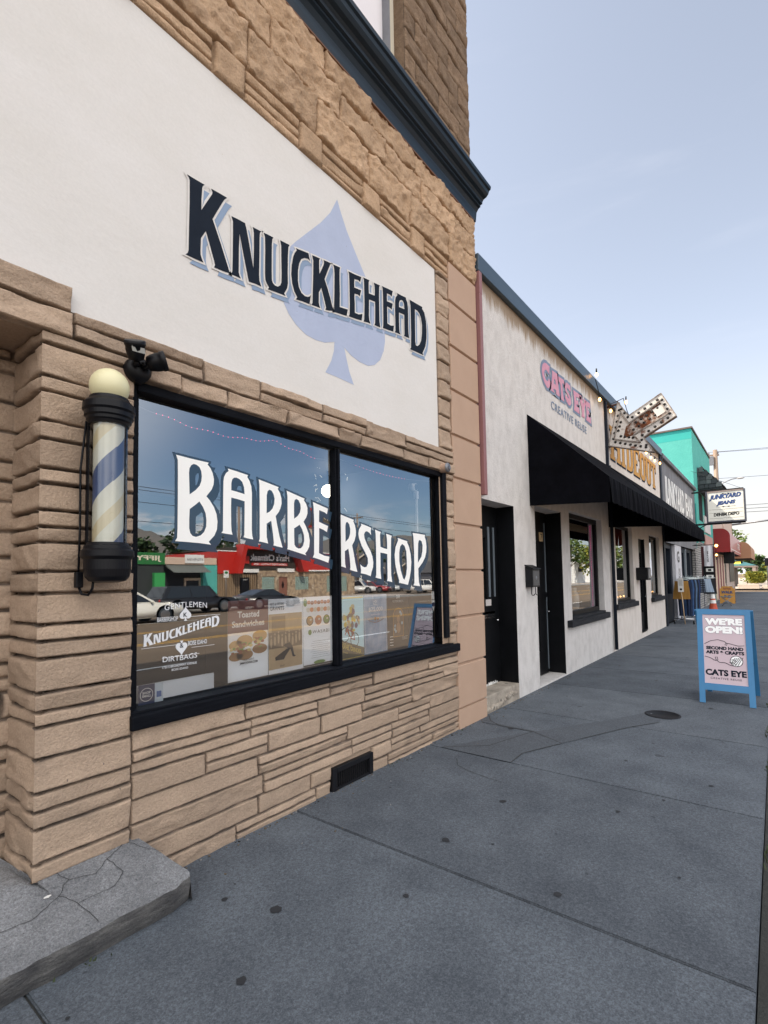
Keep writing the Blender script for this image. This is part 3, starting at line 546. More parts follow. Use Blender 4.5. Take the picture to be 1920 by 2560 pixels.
# --- painted sign on plaster
GL = {"k":[[[[1.564,3.974],[1.622,3.978],[1.684,3.983],[1.672,3.969],[1.667,3.953],[1.662,3.876],[1.662,3.81],[1.696,3.878],[1.736,3.956],[1.738,3.971],[1.728,3.987],[1.786,3.993],[1.843,3.998],[1.824,3.974],[1.809,3.946],[1.738,3.797],[1.761,3.748],[1.802,3.658],[1.836,3.577],[1.864,3.509],[1.811,3.5],[1.748,3.493],[1.756,3.511],[1.751,3.531],[1.728,3.597],[1.692,3.694],[1.659,3.632],[1.656,3.551],[1.657,3.527],[1.665,3.505],[1.676,3.487],[1.619,3.482],[1.558,3.478],[1.573,3.495],[1.578,3.515],[1.58,3.633],[1.584,3.814],[1.584,3.948],[1.578,3.964]]],[[[1.875,3.895],[1.926,3.903],[1.98,3.908],[1.991,3.877],[2.014,3.782],[2.046,3.633],[2.051,3.773],[2.051,3.882],[2.047,3.904],[2.04,3.916],[2.076,3.92],[2.114,3.925],[2.102,3.91],[2.099,3.88],[2.097,3.757],[2.093,3.613],[2.096,3.571],[2.111,3.537],[2.06,3.534],[2.009,3.524],[1.986,3.613],[1.937,3.811],[1.932,3.711],[1.93,3.547],[1.936,3.53],[1.947,3.515],[1.909,3.513],[1.87,3.508],[1.882,3.531],[1.885,3.648],[1.887,3.803],[1.887,3.869]]],[[[2.133,3.927],[2.175,3.934],[2.218,3.938],[2.208,3.922],[2.204,3.883],[2.201,3.715],[2.202,3.625],[2.211,3.608],[2.229,3.6],[2.254,3.603],[2.275,3.621],[2.287,3.648],[2.29,3.717],[2.288,3.842],[2.288,3.919],[2.278,3.951],[2.32,3.957],[2.366,3.963],[2.355,3.944],[2.349,3.874],[2.346,3.744],[2.347,3.668],[2.339,3.63],[2.312,3.581],[2.325,3.568],[2.244,3.557],[2.165,3.544],[2.177,3.562],[2.156,3.583],[2.146,3.602],[2.143,3.646],[2.146,3.811],[2.145,3.901]]],[[[2.425,3.971],[2.487,3.984],[2.551,3.998],[2.558,3.976],[2.567,3.945],[2.545,3.952],[2.51,3.94],[2.478,3.915],[2.457,3.872],[2.445,3.814],[2.443,3.738],[2.452,3.69],[2.478,3.658],[2.512,3.649],[2.541,3.656],[2.562,3.671],[2.572,3.685],[2.565,3.648],[2.557,3.608],[2.488,3.599],[2.42,3.585],[2.435,3.606],[2.407,3.639],[2.388,3.687],[2.379,3.751],[2.384,3.823],[2.399,3.891],[2.413,3.928],[2.435,3.961]]],[[[2.588,4.002],[2.63,4.011],[2.673,4.019],[2.663,4.0],[2.663,3.942],[2.665,3.893],[2.69,3.942],[2.712,3.99],[2.717,4.015],[2.707,4.026],[2.752,4.034],[2.8,4.042],[2.784,4.026],[2.754,3.959],[2.72,3.878],[2.752,3.818],[2.783,3.749],[2.813,3.665],[2.771,3.648],[2.725,3.636],[2.733,3.657],[2.718,3.702],[2.683,3.792],[2.656,3.743],[2.654,3.665],[2.658,3.644],[2.67,3.626],[2.624,3.62],[2.576,3.611],[2.588,3.632],[2.592,3.728],[2.599,3.866],[2.601,3.966]]],[[[2.814,4.044],[2.854,4.051],[2.901,4.059],[2.893,4.041],[2.891,3.959],[2.892,3.839],[2.888,3.728],[2.936,3.737],[2.985,3.748],[2.977,3.718],[2.97,3.688],[2.894,3.673],[2.817,3.659],[2.822,3.681],[2.829,3.835],[2.833,3.979],[2.828,4.029]]],[[[2.998,4.076],[3.08,4.088],[3.162,4.105],[3.146,4.054],[3.12,4.06],[3.071,4.044],[3.07,4.009],[3.071,3.972],[3.115,3.98],[3.158,3.987],[3.147,3.954],[3.139,3.926],[3.114,3.932],[3.071,3.92],[3.07,3.88],[3.073,3.832],[3.072,3.757],[3.121,3.763],[3.17,3.789],[3.163,3.755],[3.157,3.725],[3.072,3.708],[2.993,3.695],[3.006,3.716],[3.009,3.755],[3.01,3.903],[3.009,4.024],[3.006,4.058]]],[[[3.185,4.113],[3.227,4.121],[3.27,4.128],[3.26,4.108],[3.259,4.056],[3.261,4.008],[3.299,4.015],[3.34,4.023],[3.342,4.078],[3.339,4.114],[3.33,4.135],[3.374,4.143],[3.417,4.15],[3.405,4.128],[3.402,4.027],[3.402,3.895],[3.402,3.816],[3.413,3.766],[3.372,3.76],[3.328,3.755],[3.339,3.775],[3.343,3.87],[3.344,3.969],[3.301,3.961],[3.262,3.954],[3.258,3.881],[3.256,3.809],[3.261,3.77],[3.276,3.745],[3.229,3.739],[3.183,3.728],[3.193,3.753],[3.199,3.886],[3.198,4.038],[3.196,4.098]]],[[[3.447,4.158],[3.525,4.172],[3.608,4.184],[3.598,4.157],[3.589,4.124],[3.567,4.132],[3.517,4.123],[3.516,4.087],[3.517,4.05],[3.556,4.057],[3.604,4.064],[3.595,4.038],[3.585,4.001],[3.559,4.006],[3.518,4.003],[3.518,3.944],[3.517,3.844],[3.567,3.845],[3.616,3.863],[3.61,3.835],[3.605,3.802],[3.522,3.787],[3.446,3.776],[3.455,3.798],[3.459,3.946],[3.459,4.078],[3.455,4.14]]],[[[3.668,4.194],[3.739,4.204],[3.819,4.216],[3.814,4.203],[3.837,4.179],[3.847,4.132],[3.847,4.052],[3.845,3.938],[3.848,3.877],[3.858,3.836],[3.815,3.83],[3.771,3.826],[3.781,3.846],[3.781,3.913],[3.782,4.034],[3.743,4.029],[3.699,4.022],[3.696,3.946],[3.699,3.864],[3.704,3.833],[3.722,3.819],[3.672,3.813],[3.627,3.806],[3.638,3.824],[3.638,3.911],[3.637,4.02],[3.641,4.11],[3.651,4.147],[3.679,4.179]],[[3.7,4.075],[3.702,4.114],[3.714,4.142],[3.738,4.159],[3.766,4.162],[3.783,4.139],[3.786,4.089],[3.744,4.083]]],[[[3.877,4.222],[3.98,4.232],[4.097,4.244],[4.091,4.227],[4.132,4.2],[4.16,4.122],[4.167,4.035],[4.161,3.944],[4.139,3.859],[4.084,3.771],[4.102,3.754],[3.982,3.744],[3.866,3.733],[3.884,3.755],[3.891,3.9],[3.89,4.07],[3.889,4.173]],[[3.965,4.165],[4.003,4.169],[4.037,4.157],[4.067,4.125],[4.085,4.056],[4.081,3.973],[4.063,3.889],[4.03,3.837],[3.994,3.809],[3.969,3.809],[3.96,3.84],[3.961,3.984]]]],"b":[[[[1.538,2.292],[1.635,2.286],[1.751,2.282],[1.743,2.269],[1.763,2.25],[1.779,2.22],[1.787,2.185],[1.785,2.152],[1.771,2.118],[1.735,2.073],[1.759,2.05],[1.787,2.012],[1.805,1.971],[1.812,1.925],[1.808,1.874],[1.791,1.837],[1.751,1.796],[1.768,1.779],[1.697,1.785],[1.618,1.788],[1.534,1.79],[1.547,1.81],[1.549,1.867],[1.55,2.018],[1.55,2.187],[1.549,2.262],[1.543,2.28]],[[1.624,2.07],[1.622,2.13],[1.62,2.198],[1.623,2.227],[1.633,2.246],[1.65,2.257],[1.669,2.255],[1.688,2.244],[1.7,2.222],[1.704,2.19],[1.701,2.162],[1.69,2.132],[1.666,2.104]],[[1.625,1.984],[1.658,2.01],[1.688,2.036],[1.712,2.005],[1.73,1.968],[1.736,1.926],[1.734,1.887],[1.72,1.854],[1.697,1.832],[1.666,1.821],[1.644,1.826],[1.629,1.842],[1.622,1.869],[1.622,1.923]]],[[[1.887,2.268],[1.961,2.26],[2.042,2.249],[2.035,2.237],[2.053,2.213],[2.067,2.18],[2.072,2.134],[2.071,2.038],[2.07,1.892],[2.073,1.854],[2.081,1.827],[2.045,1.831],[2.005,1.838],[2.011,1.854],[2.013,1.956],[2.014,2.073],[1.963,2.081],[1.912,2.086],[1.91,2.021],[1.911,1.911],[1.914,1.874],[1.921,1.849],[1.882,1.852],[1.84,1.856],[1.851,1.87],[1.852,1.979],[1.853,2.089],[1.855,2.18],[1.859,2.21],[1.874,2.238],[1.893,2.253]],[[1.912,2.133],[1.913,2.178],[1.919,2.203],[1.932,2.216],[1.952,2.22],[1.976,2.213],[1.996,2.197],[2.01,2.164],[2.014,2.12],[1.961,2.128]]],[[[2.128,2.234],[2.205,2.221],[2.3,2.204],[2.291,2.191],[2.311,2.165],[2.323,2.13],[2.325,2.093],[2.315,2.06],[2.299,2.03],[2.271,1.999],[2.283,1.943],[2.303,1.864],[2.331,1.783],[2.287,1.789],[2.251,1.795],[2.254,1.814],[2.247,1.873],[2.232,1.964],[2.215,1.954],[2.193,1.941],[2.192,1.889],[2.193,1.85],[2.204,1.806],[2.163,1.813],[2.127,1.817],[2.134,1.835],[2.135,1.924],[2.135,2.08],[2.134,2.198]],[[2.193,2.011],[2.194,2.087],[2.195,2.135],[2.202,2.163],[2.217,2.176],[2.237,2.172],[2.254,2.15],[2.263,2.119],[2.259,2.082],[2.243,2.048],[2.218,2.024]]],[[[2.372,2.189],[2.45,2.172],[2.545,2.152],[2.535,2.14],[2.557,2.118],[2.571,2.085],[2.571,2.047],[2.559,2.016],[2.531,1.981],[2.555,1.947],[2.58,1.897],[2.591,1.846],[2.585,1.799],[2.564,1.768],[2.544,1.748],[2.557,1.735],[2.462,1.756],[2.373,1.774],[2.378,1.786],[2.379,1.901],[2.379,2.066],[2.379,2.149]],[[2.44,1.995],[2.439,2.051],[2.44,2.106],[2.447,2.132],[2.464,2.141],[2.483,2.134],[2.501,2.108],[2.505,2.079],[2.496,2.044],[2.473,2.017]],[[2.439,1.926],[2.467,1.941],[2.491,1.956],[2.517,1.923],[2.534,1.882],[2.536,1.839],[2.524,1.805],[2.504,1.785],[2.479,1.782],[2.454,1.792],[2.441,1.81],[2.439,1.864]]],[[[2.627,2.137],[2.7,2.121],[2.787,2.102],[2.781,2.08],[2.775,2.058],[2.749,2.07],[2.692,2.082],[2.69,2.036],[2.689,1.992],[2.735,1.98],[2.785,1.968],[2.78,1.945],[2.772,1.92],[2.734,1.935],[2.69,1.946],[2.689,1.877],[2.685,1.755],[2.744,1.737],[2.797,1.731],[2.79,1.704],[2.785,1.684],[2.694,1.707],[2.622,1.722],[2.634,1.745],[2.637,1.875],[2.638,2.005],[2.634,2.101]]],[[[2.911,2.074],[3.001,2.056],[3.088,2.04],[3.081,2.028],[3.102,1.993],[3.112,1.951],[3.109,1.913],[3.092,1.869],[3.062,1.83],[3.079,1.769],[3.098,1.689],[3.122,1.614],[3.083,1.62],[3.034,1.631],[3.038,1.655],[3.032,1.725],[3.016,1.802],[2.995,1.79],[2.974,1.78],[2.973,1.724],[2.976,1.678],[2.984,1.646],[2.945,1.655],[2.908,1.663],[2.922,1.682],[2.924,1.792],[2.923,1.93],[2.92,2.031]],[[2.983,1.854],[2.983,1.933],[2.984,1.985],[2.993,2.011],[3.01,2.017],[3.031,1.998],[3.042,1.965],[3.04,1.923],[3.021,1.884]]],[[[3.177,2.016],[3.246,2.004],[3.311,1.99],[3.303,1.964],[3.307,1.927],[3.287,1.945],[3.253,1.958],[3.23,1.951],[3.214,1.929],[3.221,1.895],[3.25,1.847],[3.294,1.795],[3.32,1.747],[3.331,1.697],[3.326,1.653],[3.305,1.613],[3.293,1.578],[3.232,1.594],[3.165,1.604],[3.17,1.628],[3.16,1.678],[3.185,1.661],[3.215,1.652],[3.241,1.657],[3.261,1.687],[3.258,1.73],[3.229,1.774],[3.182,1.83],[3.15,1.891],[3.142,1.929],[3.152,1.968],[3.182,2.002]]],[[[3.363,1.978],[3.402,1.97],[3.442,1.963],[3.429,1.936],[3.431,1.881],[3.434,1.833],[3.483,1.822],[3.529,1.816],[3.53,1.875],[3.527,1.916],[3.518,1.952],[3.558,1.946],[3.6,1.939],[3.589,1.914],[3.584,1.815],[3.579,1.66],[3.581,1.583],[3.595,1.523],[3.558,1.53],[3.52,1.534],[3.528,1.557],[3.528,1.66],[3.529,1.772],[3.482,1.779],[3.43,1.782],[3.431,1.709],[3.428,1.629],[3.437,1.552],[3.398,1.559],[3.359,1.566],[3.369,1.589],[3.372,1.708],[3.372,1.833],[3.37,1.933]]],[[[3.689,1.924],[3.759,1.913],[3.842,1.901],[3.837,1.892],[3.868,1.847],[3.89,1.783],[3.899,1.706],[3.889,1.63],[3.867,1.56],[3.837,1.494],[3.768,1.505],[3.697,1.516],[3.702,1.535],[3.669,1.608],[3.645,1.687],[3.638,1.765],[3.654,1.839],[3.696,1.904]],[[3.707,1.714],[3.71,1.793],[3.725,1.847],[3.758,1.873],[3.794,1.855],[3.82,1.808],[3.826,1.727],[3.826,1.651],[3.812,1.587],[3.783,1.542],[3.761,1.555],[3.727,1.63]]],[[[3.932,1.985],[4.038,1.983],[4.145,1.978],[4.139,1.958],[4.158,1.922],[4.166,1.865],[4.159,1.808],[4.136,1.756],[4.088,1.704],[4.014,1.647],[4.015,1.58],[4.019,1.519],[4.037,1.477],[3.98,1.483],[3.927,1.489],[3.944,1.51],[3.948,1.663],[3.949,1.829],[3.943,1.939]],[[4.01,1.703],[4.014,1.803],[4.02,1.887],[4.031,1.915],[4.051,1.925],[4.081,1.912],[4.097,1.873],[4.092,1.817],[4.07,1.76]]]],"s":[[[[2.881,4.621],[2.8,4.463],[2.687,4.314],[2.552,4.163],[2.433,4.029],[2.371,3.952],[2.328,3.879],[2.294,3.795],[2.277,3.714],[2.277,3.642],[2.288,3.568],[2.317,3.508],[2.358,3.453],[2.426,3.401],[2.523,3.364],[2.625,3.361],[2.722,3.377],[2.828,3.422],[2.821,3.346],[2.789,3.256],[2.723,3.144],[2.88,3.147],[3.053,3.144],[2.999,3.237],[2.963,3.344],[2.943,3.416],[3.024,3.381],[3.126,3.362],[3.244,3.366],[3.33,3.403],[3.408,3.473],[3.462,3.574],[3.485,3.672],[3.481,3.762],[3.444,3.855],[3.37,3.955],[3.227,4.137],[3.101,4.284],[2.991,4.42],[2.917,4.547]]]],"c":[[[[7.49,4.82],[7.591,4.841],[7.656,4.832],[7.721,4.835],[7.697,4.732],[7.711,4.699],[7.645,4.715],[7.564,4.732],[7.505,4.712],[7.476,4.667],[7.479,4.62],[7.508,4.581],[7.564,4.562],[7.622,4.567],[7.67,4.631],[7.71,4.606],[7.737,4.584],[7.709,4.514],[7.637,4.462],[7.57,4.457],[7.476,4.499],[7.409,4.556],[7.376,4.629],[7.384,4.709],[7.422,4.773]]],[[[8.49,4.812],[8.572,4.83],[8.641,4.821],[8.713,4.825],[8.736,4.757],[8.731,4.715],[8.641,4.73],[8.561,4.74],[8.529,4.717],[8.554,4.678],[8.672,4.644],[8.738,4.595],[8.75,4.524],[8.692,4.468],[8.609,4.452],[8.512,4.48],[8.429,4.53],[8.426,4.588],[8.524,4.582],[8.602,4.564],[8.624,4.584],[8.548,4.623],[8.454,4.662],[8.431,4.721]]],[[[8.118,4.802],[8.394,4.822],[8.414,4.743],[8.348,4.756],[8.298,4.734],[8.314,4.622],[8.365,4.472],[8.382,4.451],[8.22,4.449],[8.225,4.499],[8.217,4.684],[8.183,4.719],[8.128,4.722]]],[[[8.876,4.798],[9.353,4.822],[9.343,4.74],[9.196,4.743],[9.038,4.72],[9.03,4.648],[9.144,4.686],[9.154,4.583],[9.068,4.602],[9.03,4.557],[9.083,4.543],[9.196,4.566],[9.204,4.448],[8.887,4.444],[8.926,4.592],[8.899,4.722]]],[[[9.213,4.79],[9.408,4.802],[9.441,4.695],[9.507,4.749],[9.491,4.81],[9.671,4.816],[9.614,4.749],[9.514,4.62],[9.49,4.528],[9.515,4.447],[9.316,4.441],[9.359,4.509],[9.338,4.611],[9.257,4.696]]],[[[9.598,4.81],[9.882,4.825],[9.891,4.711],[9.781,4.727],[9.707,4.722],[9.721,4.645],[9.798,4.665],[9.823,4.574],[9.752,4.601],[9.72,4.541],[9.792,4.53],[9.896,4.563],[9.918,4.441],[9.597,4.438],[9.644,4.523],[9.628,4.672],[9.601,4.746]]],[[[7.816,4.807],[8.075,4.827],[8.081,4.746],[8.103,4.656],[8.157,4.473],[8.073,4.463],[7.988,4.473],[7.981,4.531],[7.883,4.528],[7.863,4.503],[7.912,4.467],[7.824,4.461],[7.729,4.458],[7.758,4.491],[7.798,4.633],[7.838,4.764]],[[7.909,4.692],[7.936,4.701],[7.97,4.686],[7.981,4.62],[7.893,4.618]]]]}
def layer(key, offset, dx, dz, y, mt, mb=None):
    V, F = shapes2d(GL[key], offset); mb = mb or MB(); mb.m(mt).add([(x+dx, y, z+dz) for x, z in V], F); return mb
layer('s', 0, 0, 0, -.0055, M_lblue).build('spade_emblem', bs)
lt = layer('k', 0, 0, 0, -.0115, M_letter).build('painted_lettering', bs)
layer('k', .004, .034, -.034, -.0075, M_sblue).build('letter_shadow', lt)
layer('k', .013, 0, 0, -.0095, M_plaster).build('letter_outline', lt)
wl = layer('b', 0, 0, 0, .0475, M_wletter).build('window_lettering', bs)
sh = layer('b', .015, -.002, 0, .0485, M_bletter); layer('b', .014, .028, -.035, .0488, M_bletter, sh); sh.build('letter_shadow', wl)
# --- white decal low on the glass
dc = MB().m(mat('frosted decal', (.72, .74, .78), rough=.4)); ds = MB().m(M_letter)
def dk(t, x, z, w, h, **kw): put_text(dc, t, (x, .0475, z), X+Z*kw.pop('tilt', 0), Z, w, h, off=0, **kw)
put_text(dc, 'GENTLEMEN', (1.607, .0475, 1.40), X, Z, .265, .032, off=0, align='c', space=1.1, warp=lambda x, y: (x, y+.018*math.cos(x*9)-.01))
put_text(dc, 'BARBERSHOP', (1.432, .0475, 1.335), X, Z, .122, .026, off=0, bold=.01)
# KNUCKLEHEAD decal: slanted copy of the wall letters, in small
ks = [q for g in GL['k'] for l in g for q in l]; kx0 = min(q[0] for q in ks); kx1 = max(q[0] for q in ks); kz0 = min(q[1] for q in ks); kz1 = max(q[1] for q in ks)
V, F = shapes2d(GL['k'], .004); fx = .47/(kx1-kx0); fz = .098/(kz1-kz0)
dc.add([(1.354+(x-kx0)*fx, .0475, 1.208+(z-kz0)*fz+(x-kx0)*fx*.09) for x, z in V], F)
sp = GL['s'][0][0]; sx0 = min(q[0] for q in sp); sx1 = max(q[0] for q in sp); sz0 = min(q[1] for q in sp); sz1 = max(q[1] for q in sp); V, F = shapes2d(GL['s'])
dc.add([(1.564+(x-sx0)/(sx1-sx0)*.073, .0475, 1.331+(z-sz0)/(sz1-sz0)*.081) for x, z in V], F)
dc.add([(1.541+(x-sx0)/(sx1-sx0)*.072, .0475, 1.219-(z-sz0)/(sz1-sz0)*.083) for x, z in V], F)
put_text(dc, 'BOISE IDAHO', (1.618, .0475, 1.186), X, Z, .122, .026, off=0, bold=.01)
put_text(dc, 'DIRTBAGS', (1.57, .0475, 1.108), X, Z, .21, .03, off=0, align='c', warp=lambda x, y: (x, y+.3*x*x))
put_text(dc, '1753 S BROADWAY AVENUE', (1.568, .0475, 1.075), X, Z, .21, .014, off=0, align='c')
put_text(dc, 'BOISE IDAHO', (1.568, .0475, 1.055), X, Z, .1, .012, off=0, align='c')
for x0, x1, z0, z1 in ((1.345, 1.56, 1.198, 1.2), (1.62, 1.83, 1.352, 1.354), (1.46, 1.69, 1.132, 1.134), (1.64, 1.79, 1.172, 1.174)): dc.box(x0, x1, .0470, .0475, z0, z1)
dco = dc.build('window_decal', bs)
put_text(ds, 'K', (1.599, .0465, 1.352), X, Z, None, .026, off=0, align='c', bold=.02); put_text(ds, '&', (1.577, .0465, 1.178), X, Z, None, .026, off=0, align='c', bold=.01); ds.build('decal_letters', dco)
# --- floor vent at pavement level
v = MB().m(M_blkmetal)
v.box(2.72, 2.765, -.035, .05, -.02, .165, .006); v.box(3.145, 3.19, -.035, .05, -.02, .165, .006); v.box(2.765, 3.145, -.035, .05, .125, .165, .006); v.box(2.765, 3.145, -.03, .05, -.02, .015, .004)
vo = v.build('floor_vent', bs)
g = MB().m(mat('vent dark', (.004, .004, .005))); g.quad((2.765, -.004, .0), (3.145, -.004, .0), (3.145, -.004, .13), (2.765, -.004, .13)); g.m(M_blkmetal)
for i in range(16): g.box(2.78+i*.024, 2.784+i*.024, -.014, -.008, .012, .128)
g.build('grille', vo)
# ================================================================== things fixed to the barbershop
# barber pole
bp = thing('barber_pole', 'black capped barber pole with cream globe and faded blue stripes on the stone pier', 'barber pole', (1.073, -.17, 2.0))
bx, by = 1.073, -.17
b = MB().m(M_blk); b.box(bx-.055, bx+.055, -.075, -.045, 1.60, 2.42, .008); b.box(bx-.05, bx+.05, -.10, -.07, 2.32, 2.40); b.box(bx-.05, bx+.05, -.10, -.07, 1.62, 1.70); b.build('back_plate', bp)
mg = mat('cream globe', (.70, .66, .42), (.66, .61, .37), rough=.35, spec=.5, scale=6); b = MB().m(mg); b.ball((bx, by, 2.497), .088, 28); b.build('globe', bp)
b = MB().m(M_blk); b.lathe([(.06, 2.445), (.085, 2.44), (.09, 2.425), (.098, 2.42), (.112, 2.405), (.114, 2.375), (.106, 2.365), (.106, 2.345), (.098, 2.338), (.097, 2.325), (.09, 2.318), (.086, 2.305), (.0, 2.305)], (bx, by, 0), 48, smooth=False); b.build('top_cap', bp)
b = MB().m(M_blk); b.lathe([(.0, 1.745), (.086, 1.745), (.09, 1.735), (.1, 1.73), (.102, 1.715), (.113, 1.705), (.114, 1.68), (.1, 1.665), (.1, 1.62), (.094, 1.585), (.078, 1.565), (.05, 1.558), (.0, 1.557)], (bx, by, 0), 48, smooth=False); b.build('bottom_cap', bp)
# striped drum: blue, white and faded tan bands winding up
mw = mat('drum cream', (.80, .80, .77), (.72, .71, .64), rough=.5, scale=9, amt=.6); mbl = mat('drum faded blue', (.075, .12, .30), (.10, .15, .33), rough=.5, scale=8); mt_ = mat('drum faded tan', (.74, .66, .50), (.68, .58, .40), rough=.5, scale=8)
b = MB(); n = 120; nzr = 150
for i in range(nzr):
    for j in range(n):
        z0, z1 = 1.745+.56*i/nzr, 1.745+.56*(i+1)/nzr; a0, a1 = 2*math.pi*j/n, 2*math.pi*(j+1)/n
        u = ((j+.5)/n*1.0 - ((z0+z1)/2-1.745)/.44*1.0+.26) % 1
        b.m(mbl if u < .34 else mw if u < .60 else mt_ if u < .76 else mw)
        b.add([(bx+.066*math.cos(a0), by+.066*math.sin(a0), z0), (bx+.066*math.cos(a1), by+.066*math.sin(a1), z0), (bx+.066*math.cos(a1), by+.066*math.sin(a1), z1), (bx+.066*math.cos(a0), by+.066*math.sin(a0), z1)], ((0, 1, 2, 3),), True)
b.build('striped_drum', bp)
b = MB().m(glass('pole glass', .02, (.93, .93, .88))); b.lathe([(.08, 1.745), (.08, 2.305)], (bx, by, 0), 40); b.v = b.v[:80]; b.f = b.f[:40]; b.mi = b.mi[:40]; b.sm = b.sm[:40]; b.build('glass_tube', bp)
b = MB().m(M_blk); b.tube([(bx-.07, by+.08, 2.33), (bx-.085, by+.10, 2.1), (bx-.08, by+.11, 1.8), (bx-.088, by+.10, 1.60)], .005, 6); b.box(bx-.105, bx-.072, by+.08, by+.11, 1.535, 1.61, .006); b.tube([(bx-.088, by+.09, 1.535), (bx-.08, by+.08, 1.505), (bx-.06, by+.06, 1.50), (bx-.05, by+.04, 1.53), (bx-.05, by+.03, 1.57)], .006, 6); b.build('cord', bp)
# twin floodlight
fl = thing('security_light', 'black twin head floodlight fixed above the top left corner of the shop window', 'floodlight', (1.265, -.05, 2.69))
b = MB().m(M_blk); b.lathe([(.0, -.10), (.035, -.098), (.062, -.085), (.067, -.06), (.067, -.035)], (1.262, 0, 2.672), 28, 'y'); b.build('base_plate', fl)
def head(c, d, nm='lamp_head'):
    c, d = Vector(c), Vector(d).normalized(); q = d.to_track_quat('Z', 'Y')
    h = MB().m(M_blk); pr = [(.022, -.05), (.036, -.045), (.043, -.02), (.047, .0), (.047, .02), (.051, .022), (.051, .045), (.044, .047), (.0, .045)]
    nn_ = 20; vs = []; fs = []
    for r_, z_ in pr:
        for j in range(nn_):
            a = 2*math.pi*j/nn_; vs.append(c+q @ Vector((r_*math.cos(a), r_*math.sin(a), z_)))
    for i in range(len(pr)-1):
        for j in range(nn_): fs.append((i*nn_+j, i*nn_+(j+1) % nn_, (i+1)*nn_+(j+1) % nn_, (i+1)*nn_+j))
    h.add(vs, fs, True); h.tube([c-d*.05, c-d*.075], .014, 8); return h.build(nm, fl)
h1 = head((1.205, -.15, 2.735), (-.25, -.35, .75)); head((1.318, -.15, 2.708), (.75, -.5, .28))
b = MB().m(M_blk); b.tube([(1.25, -.095, 2.685), (1.225, -.125, 2.69), (1.222, -.13, 2.70)], .013, 8); b.tube([(1.27, -.095, 2.675), (1.285, -.125, 2.68), (1.29, -.13, 2.69)], .013, 8); b.build('arm', fl)
b = MB().m(mat('label grey', (.35, .36, .35))); b.obox((1.2, -.192, 2.722), (.03, -.005, .0), (0, .002, .001), (-.004, -.004, .012)); b.build('rating_label', h1)
# conduit box
cbx = thing('conduit_box', 'small round electrical box at the top right corner of the shop window', 'electrical box', (4.36, -.05, 2.66))
b = MB().m(M_pil); b.lathe([(.046, -.095), (.046, -.02)], (4.365, 0, 2.665), 24, 'y'); b.build('box_body', cbx)
b = MB().m(M_grey); b.lathe([(.0, -.108), (.044, -.107), (.048, -.098), (.048, -.094)], (4.365, 0, 2.665), 24, 'y'); b.box(4.357, 4.387, -.12, -.105, 2.645, 2.675); b.build('cover', cbx)
# stoop
b = MB(); M_conc = mat('stoop concrete', (.235, .242, .256), (.15, .156, .168), rough=.9, spec=.2, scale=4, amt=.85, bump=.8, bscale=45, grain=.25, gscale=120, pepper=.2, pscale=240, spots=[((.05, .05, .05), 16, .12, .2), ((.2, .13, .07), 3, .06, .2), ((.06, .06, .065), 45, .16, .25)])
b.m(M_conc)
TP = lambda x, y: .262-(.262-.118)*max(0, min(1, (-y)/.365))
nx, ny = 60, 12; vs = []; fs = []
def edge(x): return -.368+.010*fbm(x*5, 1, 0, 3)+.016*max(0, fbm(x*13, 7, 0, 2)-.1)
pts = []
for i in range(nx+1):
    u = i/nx
    for j in range(ny+1):
        t = j/ny; x = -1.2+2.5*u; ye = edge(x); yb = .36 if x < .83 else .0
        y = yb+(ye-yb)*t; xr = 1.30+.13*max(0, -y/.37)-.03*max(0, t-.8)**2*25-.012*abs(fbm(3, y*14, 1, 3)); xx = -1.2+(xr+1.2)*u
        if u > .97: y += .025*max(0, t-.75)*4*(u-.97)/.03
        z = TP(xx, y)+.003*fbm(xx*6, y*6, 2, 3)-(.012*max(0, fbm(xx*9, 5, 1, 2)+.1) if j == ny else 0)-(.006 if i == nx else 0)
        pts.append((xx, y, z))
for i in range(nx):
    for j in range(ny): fs.append((i*(ny+1)+j, (i+1)*(ny+1)+j, (i+1)*(ny+1)+j+1, i*(ny+1)+j+1))
b.add(pts, fs, True)
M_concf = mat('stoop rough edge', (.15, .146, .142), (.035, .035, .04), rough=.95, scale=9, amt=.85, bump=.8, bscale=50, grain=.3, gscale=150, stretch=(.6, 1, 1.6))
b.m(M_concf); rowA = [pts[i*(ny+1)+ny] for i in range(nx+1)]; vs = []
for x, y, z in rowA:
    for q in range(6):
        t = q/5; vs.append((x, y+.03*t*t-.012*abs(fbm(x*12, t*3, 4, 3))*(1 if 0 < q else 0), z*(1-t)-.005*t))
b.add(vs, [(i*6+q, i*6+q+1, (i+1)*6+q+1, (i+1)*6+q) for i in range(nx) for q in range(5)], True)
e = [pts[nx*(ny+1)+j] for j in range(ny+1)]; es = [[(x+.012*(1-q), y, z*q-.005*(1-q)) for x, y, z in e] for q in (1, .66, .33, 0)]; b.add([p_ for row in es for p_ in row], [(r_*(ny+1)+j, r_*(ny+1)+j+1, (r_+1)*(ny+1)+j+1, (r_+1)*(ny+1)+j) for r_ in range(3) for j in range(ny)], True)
b.m(mat('crack dark', (.03, .03, .032), rough=1))
def crk(P_, w=.003):
    P_ = [Vector((x, y, TP(x, y)+.0035)) for x, y in P_]; out = []
    for p_, q_ in zip(P_, P_[1:]):
        for i in range(6):
            u = p_.lerp(q_, i/6); u += Vector((.008*noise.noise(u*31), .008*noise.noise(u*37+Vector((5, 0, 0))), 0)); out.append(u)
    out.append(P_[-1])
    for p_, q_ in zip(out, out[1:]):
        d = (q_-p_).normalized(); n_ = Vector((-d.y, d.x, 0))*w/2; b.quad(p_+n_, q_+n_, q_-n_, p_-n_)
